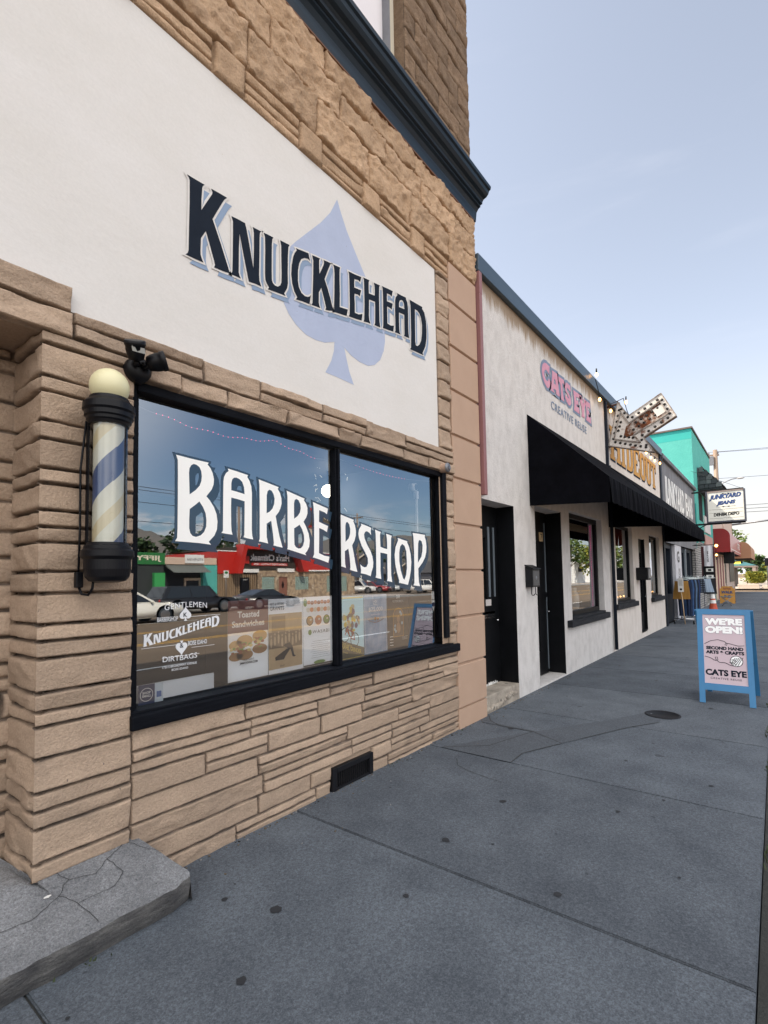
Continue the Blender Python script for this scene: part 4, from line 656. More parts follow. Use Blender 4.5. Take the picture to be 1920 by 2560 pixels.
crk([(.92, -.02), (.95, -.09), (.90, -.15), (.95, -.22), (.98, -.34)]); crk([(.95, -.09), (1.06, -.12), (1.13, -.07), (1.24, -.02)]); crk([(.90, -.15), (.78, -.2), (.66, -.19)]); crk([(1.13, -.07), (1.16, -.17), (1.1, -.22), (.95, -.22)]); crk([(.66, -.05), (.62, -.16), (.5, -.2), (.42, -.3)]); crk([(1.24, -.02), (1.3, -.1), (1.36, -.16)])
b.m(M_white); b.add([(.86+.016*math.cos(a*.7)*(1 if a < 6 else .4), -.13+.011*math.sin(a*.7), TP(.8, -.13)+.004) for a in range(9)], (tuple(range(9)),))
tag(b.build('concrete_step', loc=(.4, -.2, 0)), 'worn grey concrete entry step with cracked top at the foot of the stone pier', 'step')
# things inside the window
fg = thing('fairy_lights', 'thin string of tiny pink lights sagging along the top of the shop window', 'string lights', (2.0, .12, 2.5))
b = MB().m(mat('clear wire', (.35, .36, .38))); pt = []
for i in range(41):
    x = 1.34+1.48*i/40; pt.append((x, .11, 2.545-.05*abs(math.sin(i/40*math.pi*1.5))-.02*math.sin(i*.9)*.3))
b.tube(pt, .0022, 4); pt2 = [(2.91+1.42*i/30, .11, 2.545-.045*math.sin(i/30*math.pi)) for i in range(31)]; b.tube(pt2, .0022, 4); b.tube([(1.335, .11, 2.55), (1.338, .11, 2.0), (1.334, .11, 1.4), (1.345, .11, 1.15), (1.335, .11, .93)], .002, 4); b.build('wire', fg)
b = MB().m(glow('pink led', (1, .06, .16), 1.6))
for p in pt[3:38:1]: b.ball(p, .0034, 5)
for p in pt2[6:22:1]: b.ball(p, .0034, 5)
for i in range(9): b.ball((1.337, .108, .96+i*.035), .004, 5)
b.build('bulbs', fg)
gb = thing('globe_lamp', 'lit white globe lamp hanging inside the shop behind the window mullion', 'lamp', (4.28, 1.5, 2.61))
b = MB().m(glow('warm globe', (1, .93, .8), 5)); b.ball((4.28, 1.5, 2.61), .075, 16); b.build('globe', gb); b = MB().m(M_blk); b.tube([(4.28, 1.5, 2.69), (4.28, 1.5, 2.85)], .01, 6); b.build('stem', gb)
b = MB().m(glow('fairy wire', (1, .9, .7), .3))
for i in range(46):
    a = 2*math.pi*i/46*.78+math.pi*.68; q = Vector((4.34+.30*math.cos(a)+rng.uniform(-.03, .03), 1.45, 2.62+.38*math.sin(a)+rng.uniform(-.03, .03))); b.tube([q, q+Vector((rng.uniform(-.05, .05), 0, rng.uniform(-.05, .05)))], .003, 3)
tag(b.build('fairy_light_wreath', loc=(4.3, 1.45, 2.6)), 'faint wire wreath of tiny lights around the globe lamp behind the glass', 'wreath')
sc_ = thing('security_camera', 'white dome security camera hung inside the top right corner of the shop window', 'camera', (4.16, .16, 2.45))
b = MB().m(M_white); b.lathe([(.0, -.04), (.036, -.035), (.045, -.01), (.045, .03), (.0, .03)], (4.12, .16, 2.46), 18, 'y'); b.build('camera_head', sc_); b = MB().m(M_blk); b.lathe([(.0, -.045), (.026, -.043), (.03, -.036)], (4.12, .16, 2.46), 16, 'y'); b.build('lens', sc_)
b = MB().m(M_white); b.box(4.15, 4.19, .14, .18, 2.35, 2.43, .006); b.tube([(4.17, .16, 2.4), (4.14, .17, 2.43)], .012, 6); b.box(4.162, 4.18, .15, .17, 1.5, 2.36); b.build('bracket', sc_)
# ---- posters
def poster(nm, label, x0, x1, z0, z1, base):
    t = thing(nm, label, 'poster', ((x0+x1)/2, .06, z0), group='posters taped inside the shop window')
    MB().m(base).build
    b = MB().m(base); b.quad((x0, .0595, z0), (x1, .0595, z0), (x1, .0600, z1), (x0, .0600, z1)); b.build('paper', t); return t
YP = .0585
def rect(b, x0, x1, z0, z1, y=YP): b.quad((x0, y, z0), (x1, y, z0), (x1, y, z1), (x0, y, z1))
def ell(b, cx, cz, rx, rz, y=YP, n=18): b.add([(cx+rx*math.cos(2*math.pi*i/n), y, cz+rz*math.sin(2*math.pi*i/n)) for i in range(n)], (tuple(range(n)),))
def ptx(b, t, x, z, w=None, h=None, y=YP-.0006, **k): put_text(b, t, (x, y, z), X, Z, w, h, off=0, **k)
col = lambda n, c: mat(n, c, rough=.5)
p = poster('poster', 'maroon and white sandwich poster with toasted sandwich photo, first in the row', 1.893, 2.208, .922, 1.43, col('poster white', (.93, .95, .97)))
b = MB().m(col('poster maroon', (.22, .10, .10))); rect(b, 1.893, 2.208, 1.225, 1.43); b.build('headline_panel', p)
b = MB().m(M_wletter); ptx(b, 'NEW!', 2.05, 1.372, None, .014, align='c', shear=.2); ptx(b, 'Toasted', 2.05, 1.318, .17, .042, align='c', bold=.03); ptx(b, 'Sandwiches', 2.05, 1.26, .255, .04, align='c', bold=.03); b.build('headline', p)
b = MB(); br = [col('bun', (.62, .40, .16)), col('bun dark', (.36, .2, .08)), col('lettuce', (.25, .36, .08)), col('meat', (.38, .14, .07)), col('cheese', (.75, .6, .25))]
for cx, cz, s in ((1.925, 1.115, .9), (2.02, 1.13, 1.1), (2.14, 1.155, 1.05)):
    cx = max(cx, 1.9+.058*s); cx = min(cx, 2.205-.058*s)
    b.m(br[1]); ell(b, cx, cz-.045*s, .058*s, .03*s, YP); b.m(br[0]); ell(b, cx, cz+.035*s, .057*s, .035*s, YP-.0001)
    for i in range(14): b.m(br[2+i % 3]); ell(b, cx+rng.uniform(-.045, .045)*s, cz+rng.uniform(-.03, .025)*s, .014*s, .009*s, YP-.0002-.00002*i, 8)
b.build('sandwich_photo', p)
b = MB().m(M_letter); ptx(b, 'ORDER NOW AT', 2.05, 1.042, .085, .012, align='c'); ptx(b, 'JIMMYJOHNS.COM', 2.05, 1.018, .14, .018, align='c', bold=.03); b.build('web_address', p)
p = poster('poster', 'sepia poster reading arts and history grants with a bent dancer, second in the row', 2.212, 2.527, .921, 1.428, col('grants white', (.92, .94, .97)))
b = MB().m(mat('sepia photo', (.58, .44, .27), (.48, .35, .2), scale=20, rough=.5)); rect(b, 2.214, 2.516, .95, 1.325); b.m(col('sepia dark', (.20, .145, .09))); rect(b, 2.214, 2.516, 1.09, 1.2, YP-.0001); b.m(col('sepia wall', (.34, .25, .15))); rect(b, 2.24, 2.36, 1.2, 1.31, YP-.0001)
b.m(col('sepia light', (.55, .43, .28)))
for i in range(9): ell(b, 2.235+i*.032, 1.13+.012*(i % 3), .009, .034, YP-.0002, 9); ell(b, 2.235+i*.032, 1.175+.012*(i % 3), .006, .008, YP-.0002, 8)
b.build('crowd_photo', p)
b = MB().m(M_letter); b.add([(x, YP-.0004, z) for x, z in ((2.355, 1.115), (2.40, 1.118), (2.425, 1.09), (2.44, 1.03), (2.455, 1.022), (2.44, 1.015), (2.425, 1.02), (2.405, 1.075), (2.375, 1.08), (2.355, 1.05), (2.345, 1.02), (2.28, 1.018), (2.275, 1.032), (2.268, 1.03), (2.272, 1.008), (2.345, 1.008), (2.36, 1.03), (2.385, 1.08), (2.345, 1.10))], (tuple(range(19)),)); b.build('dancer', p)
b = MB().m(M_letter); ptx(b, 'ARTS & HISTORY', 2.225, 1.385, .125, .016); ptx(b, 'GRANTS', 2.225, 1.35, .125, .026)
for i in range(5): rect(b, 2.365+.01*(i % 2), 2.505, 1.375+i*.008, 1.3765+i*.008)
ptx(b, 'GRANT', 2.31, .96, .04, .014); b.build('headline', p)
p = poster('poster', 'white sushi menu poster with food bowls, third in the row beside the mullion', 2.529, 2.829, .922, 1.43, col('menu white', (.92, .94, .96)))
b = MB(); cs = [col('salmon', (.72, .30, .12)), col('roll', (.5, .2, .1)), col('rice', (.72, .66, .55)), col('herb', (.2, .32, .08)), col('bowl', (.09, .07, .06)), col('soup', (.5, .3, .12))]
for i in range(7): b.m(cs[i % 2]); ell(b, 2.585+i*.034, 1.39-.004*(i % 2), .018, .014, YP-.0001*i)
for i in range(7): b.m(cs[0] if i % 2 else cs[2]); ell(b, 2.58+i*.035, 1.335, .02, .017, YP-.0001*i)
b.m(cs[3]); ell(b, 2.55, 1.39, .018, .03)
for i, c_ in enumerate((2.595, 2.682, 2.768)): b.m(cs[4] if i != 1 else cs[1]); ell(b, c_, 1.255, .036, .036, YP); b.m((cs[5], cs[1], cs[3])[i]); ell(b, c_, 1.256, .029, .029, YP-.0002); b.m(cs[2]); ell(b, c_+.008, 1.262, .01, .008, YP-.0003)
b.m(cs[3]); ell(b, 2.595, 1.17, .018, .02); ell(b, 2.69, .945, .06, .014); b.m(cs[4]); rect(b, 2.53, 2.828, .924, .936, YP-.00005)
b.build('food_photo', p)
b = MB().m(col('menu grey', (.12, .13, .14))); ptx(b, 'WASABI', 2.62, 1.158, .175, .026, space=1.2)
for i in range(9): rect(b, 2.62-.01*(i % 3), 2.80-.02*(i % 2), 1.10-i*.015, 1.1015-i*.015)
b.build('menu_text', p)
p = poster('poster', 'pale blue and yellow bicycle race poster, first right of the mullion', 2.903, 3.207, .921, 1.419, col('race sky', (.62, .86, .92)))
b = MB().m(col('race dark', (.10, .095, .05))); b.add([(2.903, YP, .921), (3.207, YP, .921), (3.207, YP, .99), (2.903, YP, 1.085)], ((0, 1, 2, 3),)); b.m(col('race yellow', (.66, .52, .10))); rect(b, 2.906, 3.20, 1.398, 1.412); rect(b, 2.903, 3.207, .921, .926, YP-.0002)
b.build('ground_band', p)
b = MB(); cl = [col('flame', (.72, .55, .08)), col('purple', (.18, .10, .2)), col('straw', (.6, .5, .3)), col('bark', (.22, .16, .12))]
for i in range(46):
    a = rng.uniform(0, 6.28); q = rng.random()**.6; b.m(cl[rng.randrange(4)]); ell(b, 3.055+.085*q*math.cos(a)*(1.1 if math.sin(a) < .3 else .5), 1.235+.115*q*math.sin(a), rng.uniform(.008, .022), rng.uniform(.01, .028), YP-.0002-.00001*i, 7)
b.build('flaming_rider', p)
b = MB().m(col('tyre', (.02, .03, .04)))
for cx, cz in ((2.975, 1.115), (3.09, 1.065)):
    n = 26
    b.add([(cx+rr*math.cos(2*math.pi*i/n), YP-.0008, cz+rr*math.sin(2*math.pi*i/n)*1.12) for rr in (.052, .046) for i in range(n)], [(i, (i+1) % n, n+(i+1) % n, n+i) for i in range(n)])
b.m(col('bike red', (.45, .06, .03)))
for p1, p2 in (((2.975, 1.115), (3.0, 1.165)), ((3.0, 1.16), (3.075, 1.125)), ((3.0, 1.15), (3.045, 1.08)), ((3.045, 1.08), (3.09, 1.065)), ((3.075, 1.13), (3.09, 1.065)), ((3.075, 1.125), (3.045, 1.08))): b.bar((p1[0], YP-.0012, p1[1]), (p2[0], YP-.0012, p2[1]), .007, .0004, (0, 1, 0))
b.build('bicycle', p)
b = MB().m(col('race yellow', 0)); tl = X-Z*.30
put_text(b, 'RIDE OVER THE HILL', (2.91, YP-.0012, 1.052), tl, Z, .16, .017, off=0, bold=.01); put_text(b, 'GRAVEL GRINDER', (2.91, YP-.0012, 1.02), tl, Z, .27, .036, off=0, bold=.03); put_text(b, 'SEPTEMBER', (2.91, YP-.0012, .99), tl, Z, .1, .01, off=0); b.build('headline', p)
p = poster('poster', 'blue mountain lake poster with large white dollar figure, second right of the mullion', 3.211, 3.523, .925, 1.422, mat('lake photo', (.10, .24, .42), (.62, .7, .8), scale=5, rough=.5, amt=.8))
b = MB().m(M_wletter); ptx(b, '$75,000', 3.367, 1.275, .19, .04, align='c', bold=.01); ptx(b, 'GIVEAWAY', 3.367, 1.245, .12, .012, align='c')
for a0, a1 in (((3.33, 1.41), (3.335, 1.34)), ((3.34, 1.36), (3.37, 1.37)), ((3.335, 1.34), (3.39, 1.33)), ((3.36, 1.38), (3.36, 1.345)), ((3.37, 1.35), (3.385, 1.375))): b.bar((a0[0], YP-.0006, a0[1]), (a1[0], YP-.0006, a1[1]), .004, .0003, (0, 1, 0))
for q in ((3.222, 3.512, .935, .937), (3.222, 3.512, 1.41, 1.412), (3.222, 3.224, .935, 1.412), (3.51, 3.512, .935, 1.412)): rect(b, *q)
b.build('headline', p); b = MB().m(col('flag rust', (.25, .12, .07))); b.tube([(3.27+i*.02, YP-.0005, 1.205-.02*math.sin(i*.33)) for i in range(11)], .003, 4); ell(b, 3.36, 1.215, .014, .016); ell(b, 3.395, 1.21, .012, .014); b.build('hikers', p)
p = poster('poster', 'dark brown tattoo shop poster with an orange arched portrait, third right of the mullion', 3.531, 3.85, .918, 1.415, col('tattoo dark', (.035, .03, .03)))
b = MB().m(M_wletter); ptx(b, '208', 3.69, 1.375, .055, .03, align='c', bold=.02); ptx(b, 'TATTOO SOCIAL', 3.69, 1.34, .17, .018, align='c')
for i in range(3): rect(b, 3.745, 3.83, 1.0+i*.012, 1.002+i*.012)
for i in range(4): rect(b, 3.56, 3.61, .96+i*.025, .966+i*.025)
b.build('headline', p)
b = MB().m(col('tattoo orange', (.55, .30, .06))); ar = [(3.61, 1.03), (3.77, 1.03), (3.77, 1.22)]+[(3.69+.08*math.cos(t*math.pi/8), 1.22+.07*math.sin(t*math.pi/8)) for t in range(1, 8)]+[(3.61, 1.22)]
b.add([(x, YP, z) for x, z in ar], (tuple(range(len(ar))),)); b.m(col('tattoo bronze', (.16, .10, .06))); b.add([(3.69+(x-3.69)*.93, YP-.0002, 1.16+(z-1.16)*.95) for x, z in ar], (tuple(range(len(ar))),)); b.m(col('tattoo skin', (.42, .26, .15))); ell(b, 3.69, 1.19, .022, .03, YP-.0004); ell(b, 3.69, 1.11, .03, .05, YP-.0004); b.m(col('tattoo blossom', (.5, .62, .7)))
for q in ((3.72, 1.25), (3.735, 1.23), (3.64, 1.13), (3.635, 1.10), (3.65, 1.08), (3.745, 1.15)): ell(b, q[0], q[1], .013, .014, YP-.0006)
b.build('portrait', p)
# low white board on the sill, stickers
b = MB().m(mat('white sill board', (.86, .92, .98), (.8, .86, .95), rough=.4, scale=3)); b.box(1.318, 1.812, .085, .095, .905, .998); tag(b.build('white_board', loc=(1.5, .09, .92)), 'low white board standing on the inside sill under the white window decal', 'board')
st = thing('shop_sticker', 'navy round stamp sticker with a white side panel in the lower left window corner', 'sticker', (1.4, .056, .9))
b = MB().m(col('sticker navy', (.02, .03, .10))); rect(b, 1.335, 1.425, .897, 1.003, .0565); b.m(col('sticker pale', (.62, .70, .76))); rect(b, 1.425, 1.473, .899, 1.0, .0565); b.m(col('sticker blue', (.03, .12, .36))); rect(b, 1.435, 1.463, .925, .957, .056); b.build('backing', st)
b = MB().m(M_wletter); n = 32; b.add([(1.379+rr*math.cos(2*math.pi*i/n), .0558, .949+rr*math.sin(2*math.pi*i/n)) for rr in (.036, .033) for i in range(n)], [(i, (i+1) % n, n+(i+1) % n, n+i) for i in range(n)]); ptx(b, 'SHOP', 1.379, .953, .045, .013, y=.0558, align='c', bold=.02); ptx(b, 'SMALL', 1.379, .936, .05, .013, y=.0558, align='c', bold=.02); b.build('stamp', st)
b = MB().m(M_wletter); rect(b, 4.25, 4.30, 1.34, 1.42, .056); b.m(col('sticker navy', 0)); rect(b, 4.25, 4.31, 1.27, 1.31, .0562); b.m(M_wletter); b.add([(4.255, .056, 1.27), (4.305, .056, 1.27), (4.28, .056, 1.22)], ((0, 1, 2),)); rect(b, 4.253, 4.305, 1.31, 1.335, .056); tag(b.build('badge_sticker', loc=(4.28, .056, 1.3)), 'small white and navy shield sticker at the right edge of the window glass', 'sticker')
# ================================================================== the row of shops
M_stucco = mat('white stucco', (.63, .61, .60), (.40, .385, .375), rough=.9, spec=.2, scale=5, amt=.6, bump=.6, bscale=34, grain=.08, gscale=90, stretch=(1.3, 1, .8), ramp=(.42, .75), stain=((.25, .17, .10), 4.72, 5.14, .85), spots=[((.36, .31, .27), 11, .14, .18, (1.5, 1, .5)), ((.2, .17, .15), 22, .1, .12, (1.6, 1, .5))])
M_stucco2 = mat('cream stucco', (.68, .635, .60), (.50, .455, .41), rough=.9, spec=.2, scale=4, amt=.5, bump=.35, bscale=40, grain=.05, gscale=110, stretch=(1.4, 1, .6), stain=((.30, .19, .10), 4.76, 5.15, .85), spots=[((.4, .33, .26), 9, .14, .15, (1.5, 1, .35))])
M_coping = mat('steel blue coping', (.055, .085, .115), (.075, .11, .145), rough=.4, metal=.2, scale=3, stretch=(.2, 1, 2))
M_mauve = mat('mauve painted downspout', (.27, .125, .125), (.21, .095, .1), rough=.5, scale=5, stretch=(2, 2, .5))
M_canvas = mat('black canvas', (.0025, .0027, .004), (.006, .0065, .010), rough=.85, spec=.04, scale=3, amt=.6, bump=.3, bscale=12, spots=[((.3, .3, .32), 8, .05, .08)])
M_doorb = mat('black door paint', (.0035, .004, .005), (.008, .0085, .011), rough=.45, spec=.15, scale=6, amt=.5)
M_sill = mat('weathered black sill', (.010, .011, .015), (.04, .043, .05), rough=.7, spec=.2, scale=8, stretch=(.4, 2, 3), amt=.6, bump=.4, bscale=30)
M_lstrip = mat('weatherstrip', (.2, .24, .28), rough=.4, metal=.4)
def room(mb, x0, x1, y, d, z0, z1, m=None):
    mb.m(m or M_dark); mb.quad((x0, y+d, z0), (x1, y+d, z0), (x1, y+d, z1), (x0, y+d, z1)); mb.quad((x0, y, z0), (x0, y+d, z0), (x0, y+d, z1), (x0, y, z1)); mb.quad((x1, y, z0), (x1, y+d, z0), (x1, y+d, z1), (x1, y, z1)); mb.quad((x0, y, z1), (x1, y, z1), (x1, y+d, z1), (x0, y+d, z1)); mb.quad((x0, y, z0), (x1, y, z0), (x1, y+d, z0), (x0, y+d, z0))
def door(parent, x0, x1, z0, z1, y, gx0, gx1, gz0, gz1, slot=False, strips=()):
    d = MB().m(M_doorb); d.wall(x0, x1, z0, z1, y, [(gx0, gx1, gz0, gz1)], .04); o = d.build('door', parent)
    g = MB().m(GLASS2); g.quad((gx0, y+.02, gz0), (gx1, y+.02, gz0), (gx1, y+.02, gz1), (gx0, y+.02, gz1)); g.build('glass_pane', o)
    for s in strips: t = MB().m(M_lstrip); t.box(s[0], s[1], y-.012, y-.002, s[2], s[3]); t.build('door_strip', o)
    h = MB().m(M_chrome); h.tube([(x1-.1, y-.01, 1.0), (x1-.1, y-.05, 1.0), (x1-.17, y-.055, 1.0)], .01, 6); h.build('handle', o)
    if slot:
        s = MB().m(M_chrome)
        for i in range(3): s.box(slot[0], slot[1], y-.012+.004*i, y-.004, slot[2]+i*.03, slot[2]+.022+i*.03)
        s.m(mat('plaque', (.5, .47, .46))).box(slot[0]+.05, slot[0]+.2, y-.006, y-.002, slot[2]+.16, slot[2]+.24); s.build('mail_slot', o)
    return o
def shop_window(parent, x0, x1, z0, z1, y=.06, fw=.07, sill=True, y2=-.085, sx=None):
    f = MB().m(M_doorb); f.wall(x0, x1, z0, z1, y, [(x0+fw, x1-fw, z0+fw*1.4, z1-fw)], .06); o = f.build('window', parent)
    g = MB().m(GLASS2); g.quad((x0+fw, y+.03, z0+fw), (x1-fw, y+.03, z0+fw), (x1-fw, y+.03, z1-fw), (x0+fw, y+.03, z1-fw)); g.build('glass_pane', o)
    if sill:
        a, b = sx or (x0-.1, x1+.1); s = MB().m(M_sill); s.box(a, b, y2, .0, z0-.11, z0-.0, .012); s.box(x0, x1, -.02, y, z0-.01, z0+.035, .006); s.build('sill', o)
    return o
# ---------- white stucco craft shop
c1 = thing('craft_shop_building', 'single storey white stucco shop beside the barbershop with faded pink wall lettering', 'shop building', (8, 0, 0))
mb = MB().m(M_stucco); HZ = 5.17
mb.wall(5.225, 10.93, 0, HZ, .0, [(5.226, 6.185, .0, 2.47), (6.91, 7.96, .03, 2.56), (8.41, 10.38, .84, 2.63)], .25)
mb.box(5.225, 10.93, .26, 10, .0, .012); mb.wall(5.225, 10.93, 0, HZ, 10)
mb.quad((5.2, .0, HZ), (17.25, .0, HZ), (17.25, 10, HZ), (5.2, 10, HZ)); mb.build('front_wall', c1)
b = MB().m(M_coping); b.box(5.236, 8.6, -.07, .2, 5.165, 5.372, .01); b.box(8.603, 17.26, -.07, .2, 5.165, 5.37, .01); b.build('coping', c1)
b = MB().m(M_mauve); b.box(5.232, 5.30, -.075, -.008, 2.50, 4.9, .006); b.box(5.230, 5.302, -.078, -.006, 4.88, 5.15, .006); b.build('downspout', c1)
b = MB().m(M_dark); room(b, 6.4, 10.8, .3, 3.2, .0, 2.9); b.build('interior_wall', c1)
b = MB().m(M_doorb); b.quad((6.183, .0, .1), (6.183, .26, .1), (6.183, .26, 2.47), (6.183, .0, 2.47)); b.build('door_jamb', c1); b = MB().m(M_doorb); b.quad((7.957, .0, .04), (7.957, .24, .04), (7.957, .24, 2.55), (7.957, .0, 2.55)); b.box(7.955, 7.975, -.012, .0, .03, 2.56); b.build('door_jamb', c1)
door(c1, 5.23, 6.19, .18, 2.47, .25, 5.36, 5.86, 1.28, 2.06, (5.76, 6.06, 1.03), ((5.90, 5.945, 1.3, 2.2), (6.05, 6.085, 1.3, 2.2)))
door(c1, 6.91, 8.0, .05, 2.56, .24, 7.05, 7.6, .4, 2.1, None, ((7.88, 7.905, 1.3, 2.4), (7.89, 7.91, .1, 1.22)))
b = MB().m(mat('number grey', (.035, .036, .04))); put_text(b, '1749', (5.42, .247, 2.26), X, Z, .36, .13, off=0); b.build('house_number', c1)
b = MB().m(mat('number plate', (.5, .36, .2))); b.box(7.66, 7.80, .225, .235, 2.10, 2.24); p = b.build('number_plate', c1); b = MB().m(M_blk); put_text(b, '7', (7.70, .2235, 2.12), X, Z, None, .1, off=0, bold=.02); b.build('digit', p)
M_step = mat('chipped cream step', (.42, .37, .31), (.20, .175, .15), rough=.95, scale=6, amt=.8, bump=.8, bscale=30, grain=.2, gscale=80, spots=[((.08, .075, .07), 9, .3, .35)])
b = MB().m(M_step); b.box(5.225, 6.19, -.004, .26, -.02, .195, .014)
for i in range(26): x = 5.24+i*.036; b.ball((x, -.004, .03+.035*rng.random()+(.05 if i > 14 else 0)), rng.uniform(.018, .045), 7, sy=.5)
b.build('door_step', c1); b = MB().m(M_white)
for i in range(22): x = 5.5+i*.027; b.box(x, x+rng.uniform(.01, .027), .246, .2495, .19, .20+rng.uniform(.005, .035))
b.build('scuffed_edge', c1)
w = shop_window(c1, 8.41, 10.38, .84, 2.63, .1, .08, sx=(8.14, 10.45))
b = MB().m(mat('beige blind', (.42, .36, .29), (.3, .26, .2), scale=3, stretch=(.2, 1, 6))); b.box(8.55, 10.15, .20, .24, 2.36, 2.5, .02); b.build('roller_blind', w)
# pink leds
fl2 = thing('pink_light_string', 'string of magenta lights around the craft shop window', 'string lights', (10.2, .19, 1.8))
b = MB().m(glow('magenta led', (1, .03, .30), 1.3))
for i in range(46): b.ball((10.20+.004*math.sin(i), .17, .98+i*.034), .0065, 5)
b.build('bulbs', fl2)
b = MB().m(mat('plush tan', (.5, .33, .15), (.3, .18, .08), scale=20))
for i in range(14): b.ball((8.95+rng.uniform(-.1, .1), .26+rng.uniform(-.05, .08), 1.08+rng.uniform(-.08, .16)), rng.uniform(.05, .09), 8)
tag(b.build('plush_toy', loc=(8.95, .28, .98)), 'shaggy tan plush figure on the craft shop window ledge', 'toy')
b = MB().m(mat('jar glass white', (.5, .52, .54), rough=.2)); b.lathe([(.0, .92), (.08, .92), (.1, 1.0), (.1, 1.2), (.06, 1.26), (.06, 1.34), (.0, 1.34)], (9.45, .3, 0), 16); tag(b.build('glass_jar', loc=(9.45, .3, .92)), 'pale jar on the craft shop window ledge', 'jar')
b = MB().m(mat('plant green', (.12, .28, .08), (.2, .35, .06), scale=10))
for i in range(36):
    a = rng.uniform(0, 6.3); q = Vector((9.2, .5, 1.55)); e_ = q+Vector((.22*math.cos(a), .12*math.sin(a), rng.uniform(-.35, .25))); b.tube([q, (q+e_)/2+Vector((0, 0, .06)), e_], [.006, .016, .003], 4)
b.m(mat('pot yellow', (.5, .42, .05))); b.lathe([(.05, 1.42), (.09, 1.55)], (9.2, .5, 0), 12); tag(b.build('hanging_plant', loc=(9.2, .5, 1.45)), 'green hanging plant behind the craft shop window', 'plant')
# lettering on the wall
M_pink = mat('faded pink letter paint', (.56, .25, .36), (.62, .36, .44), rough=.85, scale=8, amt=.6, bump=.3, bscale=34, spots=[((.68, .58, .58), 26, .2, .3)]); M_lb = mat('faded blue letter paint', (.16, .215, .32), (.25, .3, .4), rough=.85, scale=9, amt=.6, bump=.3, bscale=34)
lc = layer('c', .0, 0, 0, -.008, M_pink).build('wall_lettering', c1); layer('c', .05, 0, 0, -.005, M_lb).build('letter_outline', lc)
b = MB().m(M_lb); put_text(b, 'CREATIVE REUSE', (7.74, -.006, 4.17), X, Z, 1.86, .135, off=0, bold=.012, space=1.12); b.build('small_lettering', c1)
mbx = thing('mailbox', 'black metal wall mailbox with slanted lid and newspaper hooks beside the second shop door', 'mailbox', (6.6, -.06, 1.5))
b = MB().m(M_blkmetal); b.prism([(-.10, 1.41), (.0, 1.41), (.0, 1.69), (-.10, 1.655)], 6.50, 6.755, 'x'); b.build('box', mbx)
b = MB().m(M_blkmetal); b.prism([(-.12, 1.648), (-.118, 1.660), (.0, 1.712), (.0, 1.70)], 6.485, 6.77, 'x'); b.build('lid', mbx); b = MB().m(mat('mailbox grey face', (.085, .085, .088), (.05, .05, .052), scale=9)); b.box(6.52, 6.735, -.104, -.1005, 1.43, 1.63); b.m(M_grey).ball((6.63, -.103, 1.53), .03, 10, sy=.2); b.build('front_panel', mbx)
for xx in (6.55, 6.70): b = MB().m(M_blkmetal); b.tube([(xx, -.06, 1.41), (xx, -.06, 1.32), (xx, -.07, 1.30), (xx, -.09, 1.30), (xx, -.11, 1.32)], .006, 6); b.build('hook', mbx)
# ---------- saloon style bar front
c2 = thing('bar_building', 'cream stucco bar front with orange western lettering under a rusty arrow sign', 'bar building', (14, 0, 0))
mb = MB().m(M_stucco2); mb.wall(10.93, 17.25, 0, HZ, .0, [(11.40, 13.0, .94, 2.66), (13.65, 14.33, .15, 2.45), (15.02, 16.48, .93, 2.62)], .22); mb.m(M_stucco2).wall(10.93, 17.25, 0, HZ, 10); mb.quad((17.25, 0, 0), (17.25, 10, 0), (17.25, 10, HZ), (17.25, 0, HZ)); mb.build('front_wall', c2)
b = MB().m(M_navy); b.box(10.90, 10.975, -.05, .0, 3.8, 5.16); b.tube([(10.945, -.05, 3.8), (10.945, -.05, .05)], .034, 10); b.build('downspout', c2)
b = MB().m(M_navy); b.box(17.05, 17.27, -.04, .0, 0, 5.16); b.build('corner_board', c2)
w = shop_window(c2, 11.40, 13.0, .94, 2.66, .08, .06, sx=(11.1, 13.05)); shop_window(c2, 15.02, 16.48, .93, 2.62, .08, .06, sx=(14.95, 16.7))
b = MB().m(mat('red fringe', (.30, .045, .02), (.12, .02, .012), scale=14, stretch=(3, 1, .2)))
for i in range(20): b.box(11.5+i*.068, 11.555+i*.068, .17, .18, 2.02-.03*(i % 3), 2.6)
b.build('window_valance', w)
door(c2, 13.60, 14.36, .15, 2.45, .05, 13.8, 14.2, .6, 2.1)
b = MB().m(M_doorb); b.box(14.30, 14.335, -.012, .05, .15, 2.46); b.box(13.65, 14.30, .0, .05, .12, .17); b.build('door_jamb', c2)
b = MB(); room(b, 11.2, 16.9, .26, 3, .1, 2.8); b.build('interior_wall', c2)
for xx in (11.62, 11.85, 12.1, 12.4, 12.7, 15.3, 15.6, 15.95, 16.2): bb = MB().m(glow('sill bulb', (1, .5, .14), 3)); bb.ball((xx, .17, 1.06), .018, 8); bb.build('sill_bulb', c2)
